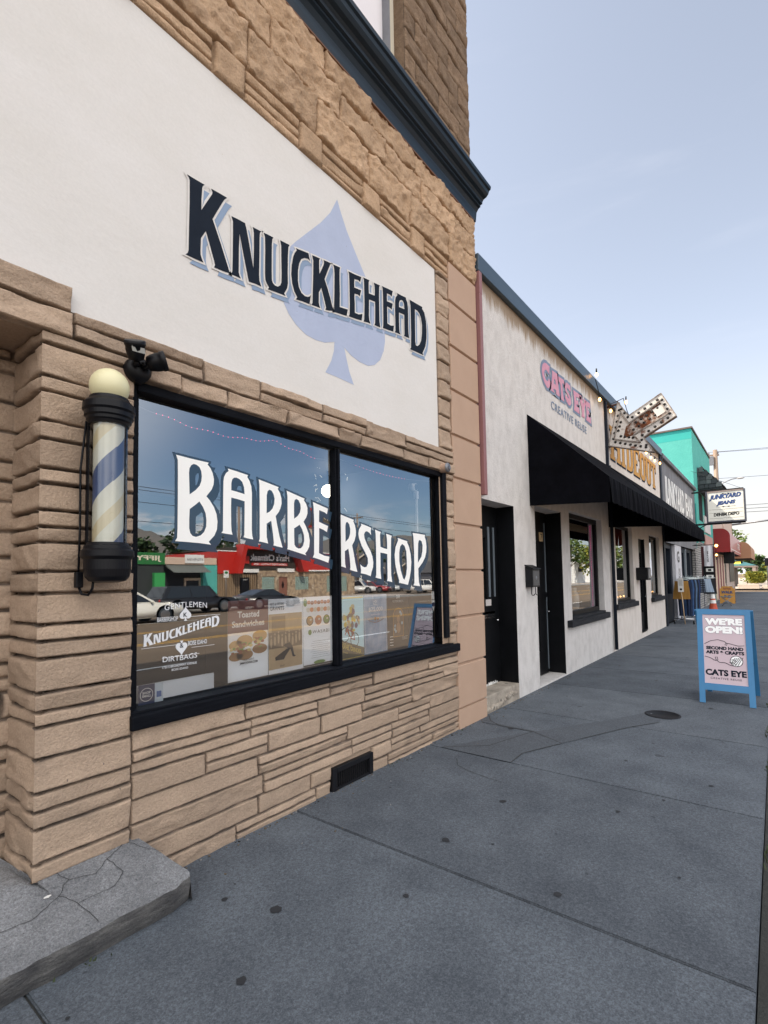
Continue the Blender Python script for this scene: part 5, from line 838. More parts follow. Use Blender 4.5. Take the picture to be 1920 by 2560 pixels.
LETT = {'H': [[(0, 0), (.42, 0), (.42, .12), (.33, .12), (.33, .42), (.67, .42), (.67, .12), (.58, .12), (.58, 0), (1, 0), (1, .12), (.92, .12), (.92, .88), (1, .88), (1, 1), (.58, 1), (.58, .88), (.67, .88), (.67, .58), (.33, .58), (.33, .88), (.42, .88), (.42, 1), (0, 1), (0, .88), (.08, .88), (.08, .12), (0, .12)]],
 'I': [[(0, 0), (1, 0), (1, .12), (.78, .12), (.78, .88), (1, .88), (1, 1), (0, 1), (0, .88), (.22, .88), (.22, .12), (0, .12)]],
 'D': [[(0, 0), (.6, 0), (.85, .06), (1, .25), (1, .75), (.85, .94), (.6, 1), (0, 1), (0, .88), (.1, .88), (.1, .12), (0, .12)], [(.4, .14), (.4, .86), (.55, .86), (.68, .72), (.68, .28), (.55, .14)]],
 'E': [[(0, 0), (1, 0), (1, .34), (.86, .34), (.8, .14), (.42, .14), (.42, .43), (.62, .43), (.62, .57), (.42, .57), (.42, .86), (.8, .86), (.86, .66), (1, .66), (1, 1), (0, 1), (0, .88), (.1, .88), (.1, .12), (0, .12)]],
 'O': [[(.3, 0), (.7, 0), (.92, .12), (1, .35), (1, .65), (.92, .88), (.7, 1), (.3, 1), (.08, .88), (0, .65), (0, .35), (.08, .12)], [(.5, .15), (.36, .22), (.33, .5), (.36, .78), (.5, .85), (.64, .78), (.67, .5), (.64, .22)]],
 'U': [[(.1, .3), (.18, .1), (.35, 0), (.65, 0), (.82, .1), (.9, .3), (.9, .88), (1, .88), (1, 1), (.55, 1), (.55, .88), (.66, .88), (.66, .3), (.58, .15), (.5, .13), (.43, .2), (.42, .3), (.42, .88), (.5, .88), (.5, 1), (0, 1), (0, .88), (.1, .88)]],
 'T': [[(.25, 0), (.75, 0), (.75, .12), (.65, .12), (.65, .85), (.85, .85), (.88, .68), (1, .68), (1, 1), (0, 1), (0, .68), (.12, .68), (.15, .85), (.35, .85), (.35, .12), (.25, .12)]]}
M_or = mat('orange letter paint', (.56, .30, .075), (.44, .22, .05), rough=.8, scale=7, amt=.6); 
b1 = MB().m(M_or); b2 = MB().m(M_letter)
for ch, x0, x1 in (('H', 11.27, 12.2), ('I', 12.27, 12.62), ('D', 12.74, 13.44), ('E', 13.47, 14.2), ('O', 14.235, 14.93), ('U', 14.93, 15.75), ('T', 15.75, 16.45)):
    g = [[(x0+x*(x1-x0), 4.03+.72*z) for x, z in l_] for l_ in LETT[ch]]; V, F = shapes2d([g]); b1.add([(x, -.008, z) for x, z in V], F); V, F = shapes2d([g], .022); b2.add([(x+.025, -.005, z-.02) for x, z in V], F)
lw = b1.build('wall_lettering', c2); b2.build('letter_shadow', lw)
mb2 = thing('mailbox', 'squat black letter box with a grey face beside the narrow bar door', 'mailbox', (13.4, -.12, 1.6)); b = MB().m(M_blkmetal); b.box(13.25, 13.62, -.26, .0, 1.42, 1.72, .02); b.build('box', mb2); b = MB().m(M_grey); b.box(13.29, 13.58, -.268, -.261, 1.46, 1.68, .003); b.build('front_panel', mb2)
# ---------- awnings
def awning(nm, label, x0, x1, zt=3.83, yf=-1.05, zv=2.80, zb=2.475, n=60):
    t = thing(nm, label, 'awning', ((x0+x1)/2, -.4, zt), group='black canvas awnings over the shop row')
    b = MB().m(M_canvas); vs = []; fs = []
    for i in range(n+1):
        x = x0+(x1-x0)*i/n; sg = .035*abs(math.sin(math.pi*(x-x0)/1.4))
        for q in range(7):
            s = q/6; vs.append((x, yf*s, zt+(zv-zt)*s-sg*math.sin(math.pi*s)*.8))
    fs = [(i*7+q, i*7+q+1, (i+1)*7+q+1, (i+1)*7+q) for i in range(n) for q in range(6)]; b.add(vs, fs, True); b.build('canopy', t)
    b = MB().m(M_canvas); vs = []; m_ = n*3
    for i in range(m_+1):
        x = x0+(x1-x0)*i/m_; f = .012*math.sin(x*23)+.008*math.sin(x*41)
        vs += [(x, yf, zv), (x, yf-.01+f*.6, (zv+zb)/2), (x, yf-.015+f, zb)]
    b.add(vs, [(i*3+q, i*3+q+1, (i+1)*3+q+1, (i+1)*3+q) for i in range(m_) for q in range(2)], True); b.build('valance', t)
    for xx in (x0, x1): b = MB().m(M_canvas); b.prism([(.0, zt), (yf, zv), (yf, zb), (.0, 2.535)], xx-.006, xx+.006, 'x'); b.build('end_panel', t)
    b = MB().m(M_blkmetal)
    for i in range(4): x = x0+.1+(x1-x0-.2)*i/3; b.tube([(x, -.01, zt-.06), (x, yf+.02, zv-.03)], .014, 6)
    b.build('frame', t)
awning('awning', 'long black canvas awning on the white stucco craft shop, nearest the barbershop', 6.75, 10.93)
awning('awning', 'black canvas awning on the bar front, ending at the grey mural wall', 10.99, 17.27, zt=3.84)
# ---------- rusty arrow sign
ar = thing('arrow_sign', 'rusty white arrow sign studded with bulb sockets pointing down at the bar', 'sign', (11.2, -.02, 4.8))
M_rw = mat('rusty white sheet metal', (.62, .60, .575), (.17, .065, .032), rough=.6, metal=.1, spec=.4, scale=5.5, amt=.95, ramp=(.57, .66), bump=.15, bscale=40, spots=[((.10, .04, .02), 16, .16, .18)])
ap = [(-.02, 4.26), (-.855, 3.985), (-.673, 4.322), (-1.267, 4.639), (-1.024, 5.137), (-.417, 4.814), (-.223, 5.155)]
b = MB().m(mat('shade darkened rusty edge', (.15, .085, .06), (.28, .25, .23), rough=.7, scale=6, amt=.7)); b.prism(ap, 11.14, 11.30, 'x'); b.build('arrow_body', ar); b = MB().m(M_rw); b.add([(11.139, *p_) for p_ in ap], (tuple(range(7)),)); b.build('arrow_face', ar)  # rusty edges, with the underside's shade put into the dark colour
cx_, cz_ = -.6, 4.55
ip = [(-.13, 4.38), (-.62, 4.22), (-.50, 4.40), (-1.13, 4.70), (-1.00, 4.98), (-.42, 4.66), (-.27, 4.93)]
b = MB().m(mat('raised trim', (.30, .28, .265), (.10, .05, .03), scale=9, amt=.8, ramp=(.5, .62)))
for p_, q_ in zip(ip, ip[1:]+ip[:1]): b.bar((11.125, *p_), (11.125, *q_), .02, .035, (1, 0, 0))
for p_, q_ in zip(ap, ap[1:]+ap[:1]): b.bar((11.135, *p_), (11.135, *q_), .016, .014, (1, 0, 0))
b.build('raised_trim', ar)
M_rust = mat('deep rust', (.13, .05, .026), (.46, .43, .40), rough=.9, spec=.1, scale=6, amt=.9, ramp=(.50, .60), bump=.4, bscale=60)
b = MB().m(M_rust); b.add([(11.1365, *p_) for p_ in ((-.36, 4.60), (-.30, 4.36), (-.55, 4.40), (-1.10, 4.71), (-1.0, 4.95), (-.55, 4.72))], ((0, 1, 2, 3, 4, 5),)); b.build('rusted_panel', ar)
b = MB().m(mat('patch white', (.66, .64, .62))); b.obox((11.132, -.985, 4.80), (.004, 0, 0), (0, -.085, .045), (0, .04, .08)); b.build('patch', ar)
sk = MB().m(mat('socket black', (.006, .005, .005))); sk.lathe([(.0, -.014), (.022, -.012), (.028, .0)], (0, 0, 0), 10, 'x'); sk0 = None
def dots(a_, b_, n):
    global sk0
    for i in range(n):
        t = (i+.5)/n
        if sk0 is None: o = sk0 = sk.build('bulb_socket', ar, local=True)
        else: o = sk0.copy(); COL.objects.link(o)
        o.parent = ar; o.location = Vector((11.138, a_[0]+(b_[0]-a_[0])*t, a_[1]+(b_[1]-a_[1])*t))-ar.location
ins = [(-.10, 4.33), (-.76, 4.09), (-.60, 4.33), (-1.18, 4.65), (-1.01, 5.05), (-.43, 4.74), (-.26, 5.03)]
for p_, q_, n in ((0, 1, 7), (1, 2, 2), (2, 3, 5), (3, 4, 4), (4, 5, 5), (5, 6, 3), (6, 0, 6)): dots(ins[p_], ins[q_], n)
dots((-.22, 4.43), (-.52, 4.33), 4); dots((-.28, 4.75), (-.2, 4.5), 3); dots((-.45, 4.48), (-.95, 4.75), 5); dots((-.5, 4.62), (-1.0, 4.88), 5)
b = MB().m(mat('rust bar', (.10, .04, .025))); b.tube([(11.2, .0, 5.1), (11.2, -.25, 5.13)], .022, 8); b.tube([(11.2, .0, 4.25), (11.2, -.06, 4.27)], .025, 8); b.build('mount', ar)
bl = thing('bulb_string', 'string of warm glowing bulbs looped along the bar front roofline', 'string lights', (13, -.15, 5.0))
b = MB().m(M_blk); bp_ = [(9.9, -.12, 5.28), (10.05, -.15, 4.98), (10.8, -.15, 5.02), (11.3, -.3, 5.25), (12.3, -.15, 5.3), (13.3, -.12, 4.98), (14.0, -.15, 4.85), (14.7, -.15, 4.78), (15.3, -.15, 4.79), (15.9, -.15, 4.82), (16.6, -.15, 4.9), (17.2, -.1, 5.1)]
b.tube(bp_, .008, 5); WB = glow('warm bulb', (1, .50, .14), 4)
for q in ((9.92, -.14, 5.38), (10.03, -.15, 4.93), (10.85, -.15, 4.92), (11.25, -.36, 5.16), (13.7, -.15, 4.76), (14.35, -.15, 4.72), (14.95, -.15, 4.70), (15.5, -.15, 4.71), (16.3, -.15, 4.78)):
    b.tube([(q[0], q[1], q[2]+.10), (q[0], q[1], q[2]+.03)], .014, 6); bb = MB().m(WB); bb.ball((q[0], q[1], q[2]-.02), .026, 10, sz=1.5); bb.build('bulb', bl)
b.build('wire', bl)
# ---------- grey mural shop (jeans)
c3 = thing('jeans_shop_building', 'grey shop with dripping white painted letters above a dark navy storefront', 'shop building', (21, 0, 0))
M_mural = mat('grey painted panel', (.20, .205, .225), (.11, .112, .125), rough=.75, scale=2, amt=.8, bump=.2, bscale=30, stretch=(1, 1, .5), spots=[((.5, .5, .53), 4, .2, .3, (1.6, 1, .4))])
mb = MB().m(M_mural); mb.wall(17.27, 25.4, 2.55, 5.15, .0); mb.m(M_navy); mb.wall(17.27, 25.4, 0, 2.56, .12, [(17.75, 19.2, .9, 2.4), (21.4, 22.3, .1, 2.35), (22.6, 24.0, .7, 2.4)], .15); mb.quad((17.27, 0, 2.55), (25.4, 0, 2.55), (25.4, .12, 2.55), (17.27, .12, 2.55)); mb.m(M_grey); mb.quad((17.25, 0, 5.15), (25.45, 0, 5.15), (25.45, 9, 5.15), (17.25, 9, 5.15)); mb.build('front_wall', c3)
b = MB().m(mat('old coping', (.16, .165, .18), (.06, .06, .07), scale=4, amt=.8, bump=.5, bscale=10)); b.box(17.27, 25.45, -.09, .2, 5.12, 5.26, .02); b.build('coping', c3)
b = MB().m(M_white); put_text(b, 'JUNKYARD JEANS', (17.9, -.006, 3.55), X, Z, 6.7, 1.15, off=0, bold=.04)
for i in range(46):
    x = rng.uniform(17.9, 24.6); w_ = rng.uniform(.03, .09); zt_ = rng.uniform(3.6, 4.5); b.quad((x, -.0055, zt_-rng.uniform(.3, 1.0)), (x+w_*.5, -.0055, zt_-rng.uniform(.3, .9)), (x+w_, -.0055, zt_), (x, -.0055, zt_))
b.build('wall_lettering', c3)
b = MB().m(mat('white washed column', (.62, .63, .67), (.3, .31, .36), scale=5, stretch=(1, 1, .5), amt=.7)); b.box(19.5, 20.9, .02, .119, 0, 2.6); b.m(M_blk); put_text(b, 'G', (19.9, .015, 1.95), X, Z, .5, .4, off=0, bold=.03); put_text(b, 'VINTAGE', (20.45, .015, .95), -Z*0+Z, -X, .8, .35, off=0); b.build('column', c3)
b = MB().m(M_lstrip); b.box(22.35, 22.5, .06, .12, 0, 2.5); b.build('door_frame', c3)
for a, e_, z0, z1 in ((17.75, 19.2, .9, 2.4), (21.4, 22.3, .1, 2.35), (22.6, 24.0, .7, 2.4)):
    b = MB().m(GLASS2); b.quad((a, .2, z0), (e_, .2, z0), (e_, .2, z1), (a, .2, z1)); b.build('window_pane', c3)
b = MB(); room(b, 17.5, 24.4, .3, 3, 0, 2.6); b.build('interior_wall', c3)
M_gbrick = mat('pale grey brick', (.34, .33, .33), (.2, .2, .2), rough=.85, scale=3)
def brick_mat(name, c1_, c2_, cm, sx, sz):
    m_ = mat(name, c1_, c2_, rough=.85, scale=9); t = m_.node_tree; b_ = t.nodes['Principled BSDF']; br_ = t.nodes.new('ShaderNodeTexBrick'); tc_ = t.nodes.new('ShaderNodeTexCoord'); sp_ = t.nodes.new('ShaderNodeSeparateXYZ'); cb = t.nodes.new('ShaderNodeCombineXYZ'); ad = t.nodes.new('ShaderNodeMath')
    t.links.new(tc_.outputs['Object'], sp_.inputs[0]); t.links.new(sp_.outputs[0], ad.inputs[0]); t.links.new(sp_.outputs[1], ad.inputs[1]); t.links.new(ad.outputs[0], cb.inputs[0]); t.links.new(sp_.outputs[2], cb.inputs[1]); t.links.new(cb.outputs[0], br_.inputs['Vector'])
    br_.inputs['Scale'].default_value = 1; br_.inputs['Brick Width'].default_value = sx; br_.inputs['Row Height'].default_value = sz; br_.inputs['Mortar Size'].default_value = .012; br_.inputs['Color1'].default_value = (*C3(c1_), 1); br_.inputs['Color2'].default_value = (*C3(c2_), 1); br_.inputs['Mortar'].default_value = (*C3(cm), 1)
    t.links.new(br_.outputs[0], b_.inputs['Base Color']); return m_
M_gb = brick_mat('grey brick', (.36, .35, .34), (.22, .22, .22), (.06, .06, .065), .3, .1)
b = MB().m(M_gb); b.box(24.6, 25.4, -.03, .1, 0, 2.62); b.build('brick_pier', c3)
# hanging box sign
hs = thing('hanging_sign', 'white hanging box sign with blue faded lettering on black brackets over the pavement', 'sign', (24.5, -1.15, 4.25))
b = MB().m(mat('dark sign frame', (.05, .055, .075), rough=.4)); ys0, ys1, zs0, zs1 = -.53, -1.80, 3.61, 4.90
b.box(24.42, 24.68, ys1-.03, ys1+.03, zs0, zs1); b.box(24.42, 24.68, ys0-.03, ys0+.03, zs0, zs1); b.box(24.42, 24.68, ys1+.03, ys0-.03, zs0, zs0+.06); b.m(mat('sign top rail', (.22, .18, .17))); b.box(24.42, 24.68, ys1+.03, ys0-.03, zs1-.05, zs1); b.build('frame', hs)
b = MB().m(mat('cream sign face', (.70, .71, .66), (.64, .65, .6), rough=.35, scale=2)); b.box(24.44, 24.66, ys1+.03, ys0-.03, zs0+.06, zs1-.05); b.build('face', hs)
MY = -Y
b = MB().m(mat('sign blue', (.02, .06, .2), (.015, .03, .09), scale=4)); put_text(b, 'JUNKYARD', (24.437, -.62, 4.50), MY+Z*.04, Z, 1.08, .24, off=0, bold=.075, shear=.25); put_text(b, 'JEANS', (24.437, -.85, 4.27), MY+Z*.04, Z, .66, .2, off=0, bold=.075, shear=.25); b.build('lettering', hs)
b = MB().m(M_blk); put_text(b, 'DENIM DEPO', (24.437, -.75, 3.86), MY+Z*.02, Z, .86, .13, off=0, bold=.05)
for z_ in (3.78, 4.0, 4.14): b.box(24.436, 24.438, -1.74, -.6, z_, z_+.006)
for z_ in (4.24, 4.77): b.box(24.436, 24.438, -1.5, -.85, z_, z_+.008); b.box(24.435, 24.438, -1.12, -1.06, z_-.012, z_+.02); b.box(24.435, 24.438, -1.3, -1.24, z_-.012, z_+.02)
b.build('changeable_letters', hs)
b = MB().m(M_blkmetal); b.bar((24.55, .0, 4.93), (24.55, -1.78, 4.93), .06); b.build('bracket', hs); b = MB().m(M_blkmetal); b.bar((24.55, .0, 3.58), (24.55, -1.8, 3.58), .07); b.tube([(24.55, .0, 3.3), (24.55, -.35, 3.5), (24.55, -.5, 3.57)], .02, 6); b.tube([(24.55, -1.75, 4.92), (24.7, .0, 5.9)], .006, 4); b.build('bracket', hs)
# ---------- turquoise building
c4 = thing('turquoise_building', 'tall turquoise stucco building with a small dark shingled canopy', 'building', (29, 0, 0))
M_teal = mat('turquoise stucco', (.10, .43, .385), (.07, .35, .315), rough=.85, spec=.25, scale=1.6, amt=.6, bump=.6, bscale=14, grain=.05, gscale=40); M_teal2 = mat('deeper turquoise band', (.03, .38, .35), (.02, .32, .3), rough=.8, scale=2)
mb = MB().m(M_teal); mb.wall(25.5, 33.0, 3.0, 7.9, .0); mb.quad((25.5, 0, 4.5), (25.5, 10, 4.5), (25.5, 10, 7.48), (25.5, 0, 7.48)); mb.quad((33, 0, 0), (33, 10, 0), (33, 10, 7.9), (33, 0, 7.9)); mb.m(M_teal2); mb.quad((25.497, 0, 7.48), (25.497, 10, 7.48), (25.497, 10, 7.95), (25.497, 0, 7.95)); mb.quad((25.45, -.02, 7.95), (33, -.02, 7.95), (33, 10, 7.95), (25.45, 10, 7.95)); mb.box(25.47, 25.8, -.03, .0, 2.9, 4.6); mb.quad((25.5, 0, 2.5), (25.5, 10, 2.5), (25.5, 10, 4.6), (25.5, 0, 4.6)); mb.build('stucco_wall', c4)
b = MB().m(mat('roof edge', (.12, .09, .08))); b.box(25.44, 33.02, -.05, .1, 7.93, 8.0); b.box(25.44, 25.56, .1, 10, 7.93, 8.0); b.build('roof_edge', c4)
b = MB().m(M_gb); b.wall(25.4, 33, 0, 3.02, .02, [(28.6, 30.3, .05, 2.4)], .2); b.build('brick_base', c4)
M_sh = mat('dark shingle', (.03, .036, .043), rough=.85); SH = [M_sh, mat('grey shingle', (.055, .065, .073), rough=.85), mat('pale shingle', (.085, .098, .105), rough=.85)]
b = MB().m(M_sh)
for q in range(5):
    z0 = 5.42+q*.2; y0 = -.95+q*.17
    x = 26.9
    while x < 31.6: w_ = rng.uniform(.3, .55); b.m(SH[rng.randrange(3)]); b.obox((x+w_/2, y0+.02, z0+.12+rng.uniform(-.01, .01)), (w_/2-.012, 0, 0), (0, .095, .13), (0, -.012, .009)); x += w_
for q in range(5):
    z0 = 5.44+q*.19; y = -.93+q*.17
    while y < -.03: w_ = min(rng.uniform(.16, .3), -.0-y); b.m(SH[rng.randrange(3)]); b.obox((26.87-.004*(q % 2), y+w_/2, z0+.09+rng.uniform(-.012, .012)), (.012, 0, .0), (0, w_/2-.008, 0), (.014, 0, .11)); y += w_
b.m(M_sh); b.box(26.9, 31.6, -.95, .0, 5.34, 5.42); b.prism([(-.9, 5.42), (-.1, 6.36), (.0, 6.36), (.0, 5.42)], 26.92, 31.58, 'x'); b.build('shingle_canopy', c4)
b = MB().m(M_dark); b.box(26.9, 28.3, -.01, .0, 4.0, 5.3); b.build('window', c4); b = MB().m(M_dark); b.box(29.2, 30.4, -.01, .0, 4.2, 5.3); b.build('window', c4)
b = MB().m(mat('white wall panel', (.62, .58, .58), (.5, .46, .47), scale=2)); b.box(28.6, 31.2, -.05, -.002, 3.55, 4.35); b.build('sign_panel', c4); b = MB().m(mat('pink wall panel', (.5, .3, .26), (.33, .14, .13), scale=1.5)); b.box(28.4, 31.9, -.06, -.002, 2.5, 3.42); b.build('sign_panel', c4)
# ---------- red awning shop, brown awning shop
c5 = thing('striped_shop_building', 'shop with dark red and cream striped wall beneath the red awning', 'shop building', (37, 0, 0))
M_crm = mat('cream board', (.62, .48, .36), (.52, .4, .3), scale=4, stretch=(4, 1, .4)); M_mar = mat('maroon board', (.17, .025, .03), rough=.6); M_beige = mat('beige stucco', (.50, .41, .36), (.44, .36, .31), rough=.9, scale=1)
mb = MB().m(M_beige); mb.wall(33, 40.4, 0, 6.3, .06); mb.quad((33, 0, 6.3), (40.4, 0, 6.3), (40.4, 9, 6.3), (33, 9, 6.3)); mb.quad((40.4, 0, 0), (40.4, 9, 0), (40.4, 9, 6.3), (40.4, 0, 6.3)); mb.build('front_wall', c5)
b = MB()
for i in range(7): b.m(M_crm if i % 2 == 0 else M_mar); b.box(33.2+i*.88, 34.08+i*.88, -.02-.01*(i % 2), .06, .1, 2.62)
b.build('striped_panel', c5); b = MB().m(M_blk)
for i in range(3): b.box(39.35+i*.35, 39.55+i*.35, -.02, .06, .9, 2.5)
b.build('window_bars', c5); b = MB().m(M_blkmetal); b.box(33.9, 34.1, -.87, -.36, 2.09, 2.72, .02); b.tube([(34, -.3, 2.75), (34, -.9, 2.75)], .015, 6); tag(b.build('blank_sign', loc=(34, -.6, 2.4)), 'square black sign hung under the red awning', 'sign')
def curved_awning(label, x0, x1, yf, zt, zb, m_, r_, drop=0):
    t = thing('barrel_awning', label, 'awning', ((x0+x1)/2, yf/2, zb))
    pr = [(0, zt)]+[(yf+r_-r_*math.sin(a*math.pi/16), zt-r_+r_*math.cos(a*math.pi/16)) for a in range(0, 9)]+[(yf, zb)]
    b = MB().m(m_); n = len(pr); b.add([(x0, *p_) for p_ in pr]+[(x1, *p_) for p_ in pr], [(i, i+1, n+i+1, n+i) for i in range(n-1)], True); b.build('canopy', t)
    for xx in (x0, x1): b = MB().m(m_); b.prism(pr+[(0, zb)], xx-.01, xx+.01, 'x'); b.build('end_panel', t)
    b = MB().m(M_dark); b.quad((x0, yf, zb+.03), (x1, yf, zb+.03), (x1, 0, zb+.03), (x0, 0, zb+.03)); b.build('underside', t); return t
M_red = mat('glossy red canvas', (.30, .014, .016), (.25, .012, .014), rough=.35, spec=.5, scale=2, coat=.2)
t = curved_awning('red barrel awning with white lettering band over the striped shop', 33.0, 43.2, -.76, 4.0, 2.70, M_red, .42)
b = MB().m(M_white); put_text(b, 'TATTOO', (39.4, -.768, 3.05), X, Z, 2.4, .4, off=0, bold=.02); b.box(33.2, 43, -.768, -.766, 2.86, 2.89); b.build('lettering', t)
c6 = thing('beige_block_building', 'beige block at the far end of the shop row behind the brown awning', 'building', (45, 0, 0))
mb = MB().m(M_beige); mb.wall(41.0, 49.2, 0, 6.0, .04); mb.quad((49.2, 0, 0), (49.2, 9, 0), (49.2, 9, 6), (49.2, 0, 6)); mb.quad((41, 0, 0), (41, 9, 0), (41, 9, 6), (41, 0, 6)); mb.quad((41, 0, 6), (49.2, 0, 6), (49.2, 9, 6), (41, 9, 6)); mb.box(41, 49.3, -.12, .0, 5.9, 6.1); mb.build('front_wall', c6)
b = MB().m(M_blk); b.box(44.2, 48.8, .0, .04, .9, 2.4); b.build('window', c6)
M_bra = mat('brown canvas', (.36, .19, .11), (.32, .165, .095), rough=.7, scale=2)
curved_awning('brown barrel awning at the far end of the shop row', 44.0, 52.0, -1.30, 3.76, 2.58, M_bra, .5)
b = MB().m(M_grey); b.tube([(49.3, .0, 5.44), (49.3, -4.6, 5.80)], .07, 8); tag(b.build('pipe_arm', loc=(49.3, 0, 5.44)), 'grey pipe arm reaching from the beige block over the pavement', 'pole')
# ================================================================== ground
M_walk = mat('pavement concrete', (.122, .140, .164), (.066, .077, .094), rough=.9, spec=.2, scale=2.2, amt=.85, bump=.45, bscale=120, grain=.22, gscale=45, ramp=(.30, .72), pepper=.24, pscale=240, spots=[((.06, .068, .08), 2.2, .13, .35), ((.05, .055, .065), 7, .11, .2), ((.24, .25, .27), 60, .10, .12)])
W2_ = dict(rough=.9, spec=.2, scale=2.2, amt=.85, bump=.45, bscale=120, grain=.22, gscale=45, ramp=(.30, .72), pepper=.24, pscale=240, spots=[((.06, .068, .08), 2.2, .13, .35), ((.05, .055, .065), 7, .11, .2), ((.24, .25, .27), 60, .10, .12)])
WM = [M_walk, mat('pavement concrete pale', (.131, .149, .172), (.072, .083, .10), **W2_), mat('pavement concrete dark', (.112, .128, .15), (.06, .07, .086), **W2_)]
M_gap = mat('joint dirt', (.025, .026, .028), (.06, .06, .055), rough=1, scale=20)
mb = MB().m(M_walk); xs = [-7.5+1.648*i for i in range(36)]; jx = [x+.72+7.5-1.648*5 for x in xs]
for si_, (a, b) in enumerate(zip(jx, jx[1:])):
    mb.m(WM[(0, 1, 0, 2, 1, 0, 2, 0, 1, 2)[si_ % 10]]); bm = bmesh.new(); g = .0045
    vv = [bm.verts.new(p) for p in ((a+g, -2.53, -.1), (b-g, -2.53, -.1), (b-g, .06, -.1), (a+g, .06, -.1), (a+g, -2.53, 0), (b-g, -2.53, 0), (b-g, .06, 0), (a+g, .06, 0))]
    for f in ((4, 5, 6, 7), (0, 1, 5, 4), (1, 2, 6, 5), (2, 3, 7, 6), (3, 0, 4, 7)): bm.faces.new([vv[i] for i in f])
    bmesh.ops.bevel(bm, geom=[e for e in bm.edges if abs(e.verts[0].co.z) < 1e-6 and abs(e.verts[1].co.z) < 1e-6], offset=.006, segments=2, affect='EDGES'); mb.bm(bm)
mb.m(M_gap); mb.quad((-7.6, -2.53, -.012), (51.5, -2.53, -.012), (51.5, .06, -.012), (-7.6, .06, -.012)); mb.build('sidewalk', kind='structure', loc=(0, 0, 0))
b = MB().m(mat('patch concrete', (.076, .089, .107), (.055, .064, .079), rough=.9, scale=3, bump=.5, bscale=110, grain=.2, gscale=60, pepper=.24, pscale=240))
b.add([(x, y, .004) for x, y in ((5.3, -.02), (4.95, -.09), (4.93, -.66), (4.02, -.16), (4.02, -.84), (4.28, -.83), (4.74, -1.02), (4.96, -1.12), (5.6, -1.40), (5.96, -1.62), (6.2, -1.62), (6.28, -1.42), (5.67, -1.12), (5.45, -.97), (4.97, -.70), (5.0, -.2))], ((0, 1, 2, 14, 15), (3, 4, 5, 6, 7, 14, 2), (7, 8, 9, 10, 11, 12, 13, 14)))
b.m(M_gap)
def crack(pts, w=.006, z=.0055):
    for p_, q_ in zip(pts, pts[1:]):
        d = (Vector(q_)-Vector(p_)).normalized(); n_ = Vector((-d.y, d.x))*w/2; b.quad((p_[0]+n_.x, p_[1]+n_.y, z), (q_[0]+n_.x, q_[1]+n_.y, z), (q_[0]-n_.x, q_[1]-n_.y, z), (p_[0]-n_.x, p_[1]-n_.y, z))
crack([(4.02, -.17), (4.3, -.5), (4.93, -.67), (4.74, -1.02)], .008); crack([(4.02, -.84), (4.28, -.83), (4.73, -1.02)], .007); crack([(4.96, -1.12), (5.6, -1.40), (5.97, -1.62)], .006); crack([(5.25, -.03), (5.05, -.15), (4.94, -.30), (4.93, -.66)], .008); crack([(3.6, -.95), (3.62, -.8), (3.66, -.62), (3.72, -.5), (3.85, -.42)], .005, .002)
b.build('sidewalk_patch', kind='structure')
b = MB().m(mat('gum black', (.018, .02, .025), rough=.8))
for x, y in ((2.054, -1.162), (2.622, -1.048), (2.742, -1.291), (3.594, -1.77), (5.123, -2.013), (4.409, -2.214), (1.511, -.464), (1.611, -.725), (.774, -.591), (3.03, -.325), (3.95, -1.98), (6.9, -2.0), (3.3, -1.1), (2.5, -1.75), (4.6, -1.6), (5.6, -2.2), (1.25, -.95), (3.0, -2.2), (8.3, -1.2), (4.9, -.45)):
    r_ = rng.choice((.009, .012, .016, .022, .027)); b.add([(x+r_*rng.uniform(.7, 1.2)*math.cos(a*.628), y+r_*rng.uniform(.7, 1.2)*math.sin(a*.628), .0045) for a in range(10)], (tuple(range(10)),))
b.build('gum_spots', kind='stuff', label='black flattened gum spots on the pavement')
b = MB().m(M_blkmetal); b.lathe([(.0, .006), (.15, .006), (.155, .009), (.175, .009), (.18, .004)], (6.315, -1.60, 0), 36)
b.m(M_grey).box(6.27, 6.30, -1.50, -1.485, .006, .0085); tag(b.build('utility_cover', loc=(6.315, -1.6, 0)), 'round black iron utility cover set in the pavement before the blue board sign', 'manhole cover')
M_soil = mat('dark soil', (.03, .032, .03), (.055, .055, .05), rough=1, scale=12, bump=.8, bscale=60)
M_asph = mat('asphalt', (.165, .122, .086), (.11, .083, .06), rough=.9, spec=.25, scale=.5, stretch=(.15, 1, 1), amt=.7, bump=.3, bscale=90, grain=.3, gscale=60)
b = MB().m(M_soil); b.quad((-8, -2.76, -.025), (51.5, -2.76, -.025), (51.5, -2.535, -.025), (-8, -2.535, -.025)); b.build('soil_strip', kind='structure')
b = MB().m(mat('curb concrete', (.26, .265, .27), rough=.9)); b.box(-8, 51.5, -2.92, -2.76, -.16, -.0, .015); b.box(-150, 300, -25.4, -25.2, -.16, .0); b.build('curb', kind='structure')
b = MB().m(M_asph); b.quad((-300, -400, -.15), (900, -400, -.15), (900, 400, -.15), (-300, 400, -.15)); b.build('road', kind='structure')
b = MB().m(mat('yellow road paint', (.60, .33, .04), (.42, .25, .06), rough=.7, scale=2))
for y in (-11.0, -11.3, -14.2, -14.5): b.quad((-100, y-.06, -.146), (260, y-.06, -.146), (260, y+.06, -.146), (-100, y+.06, -.146))
b.m(mat('white road paint', (.6, .6, .58)))
for i in range(40):
    for y in (-7.2, -18.2): b.quad((-60+i*7, y-.06, -.146), (-57+i*7, y-.06, -.146), (-57+i*7, y+.06, -.146), (-60+i*7, y+.06, -.146))
b.build('road_markings', kind='structure')
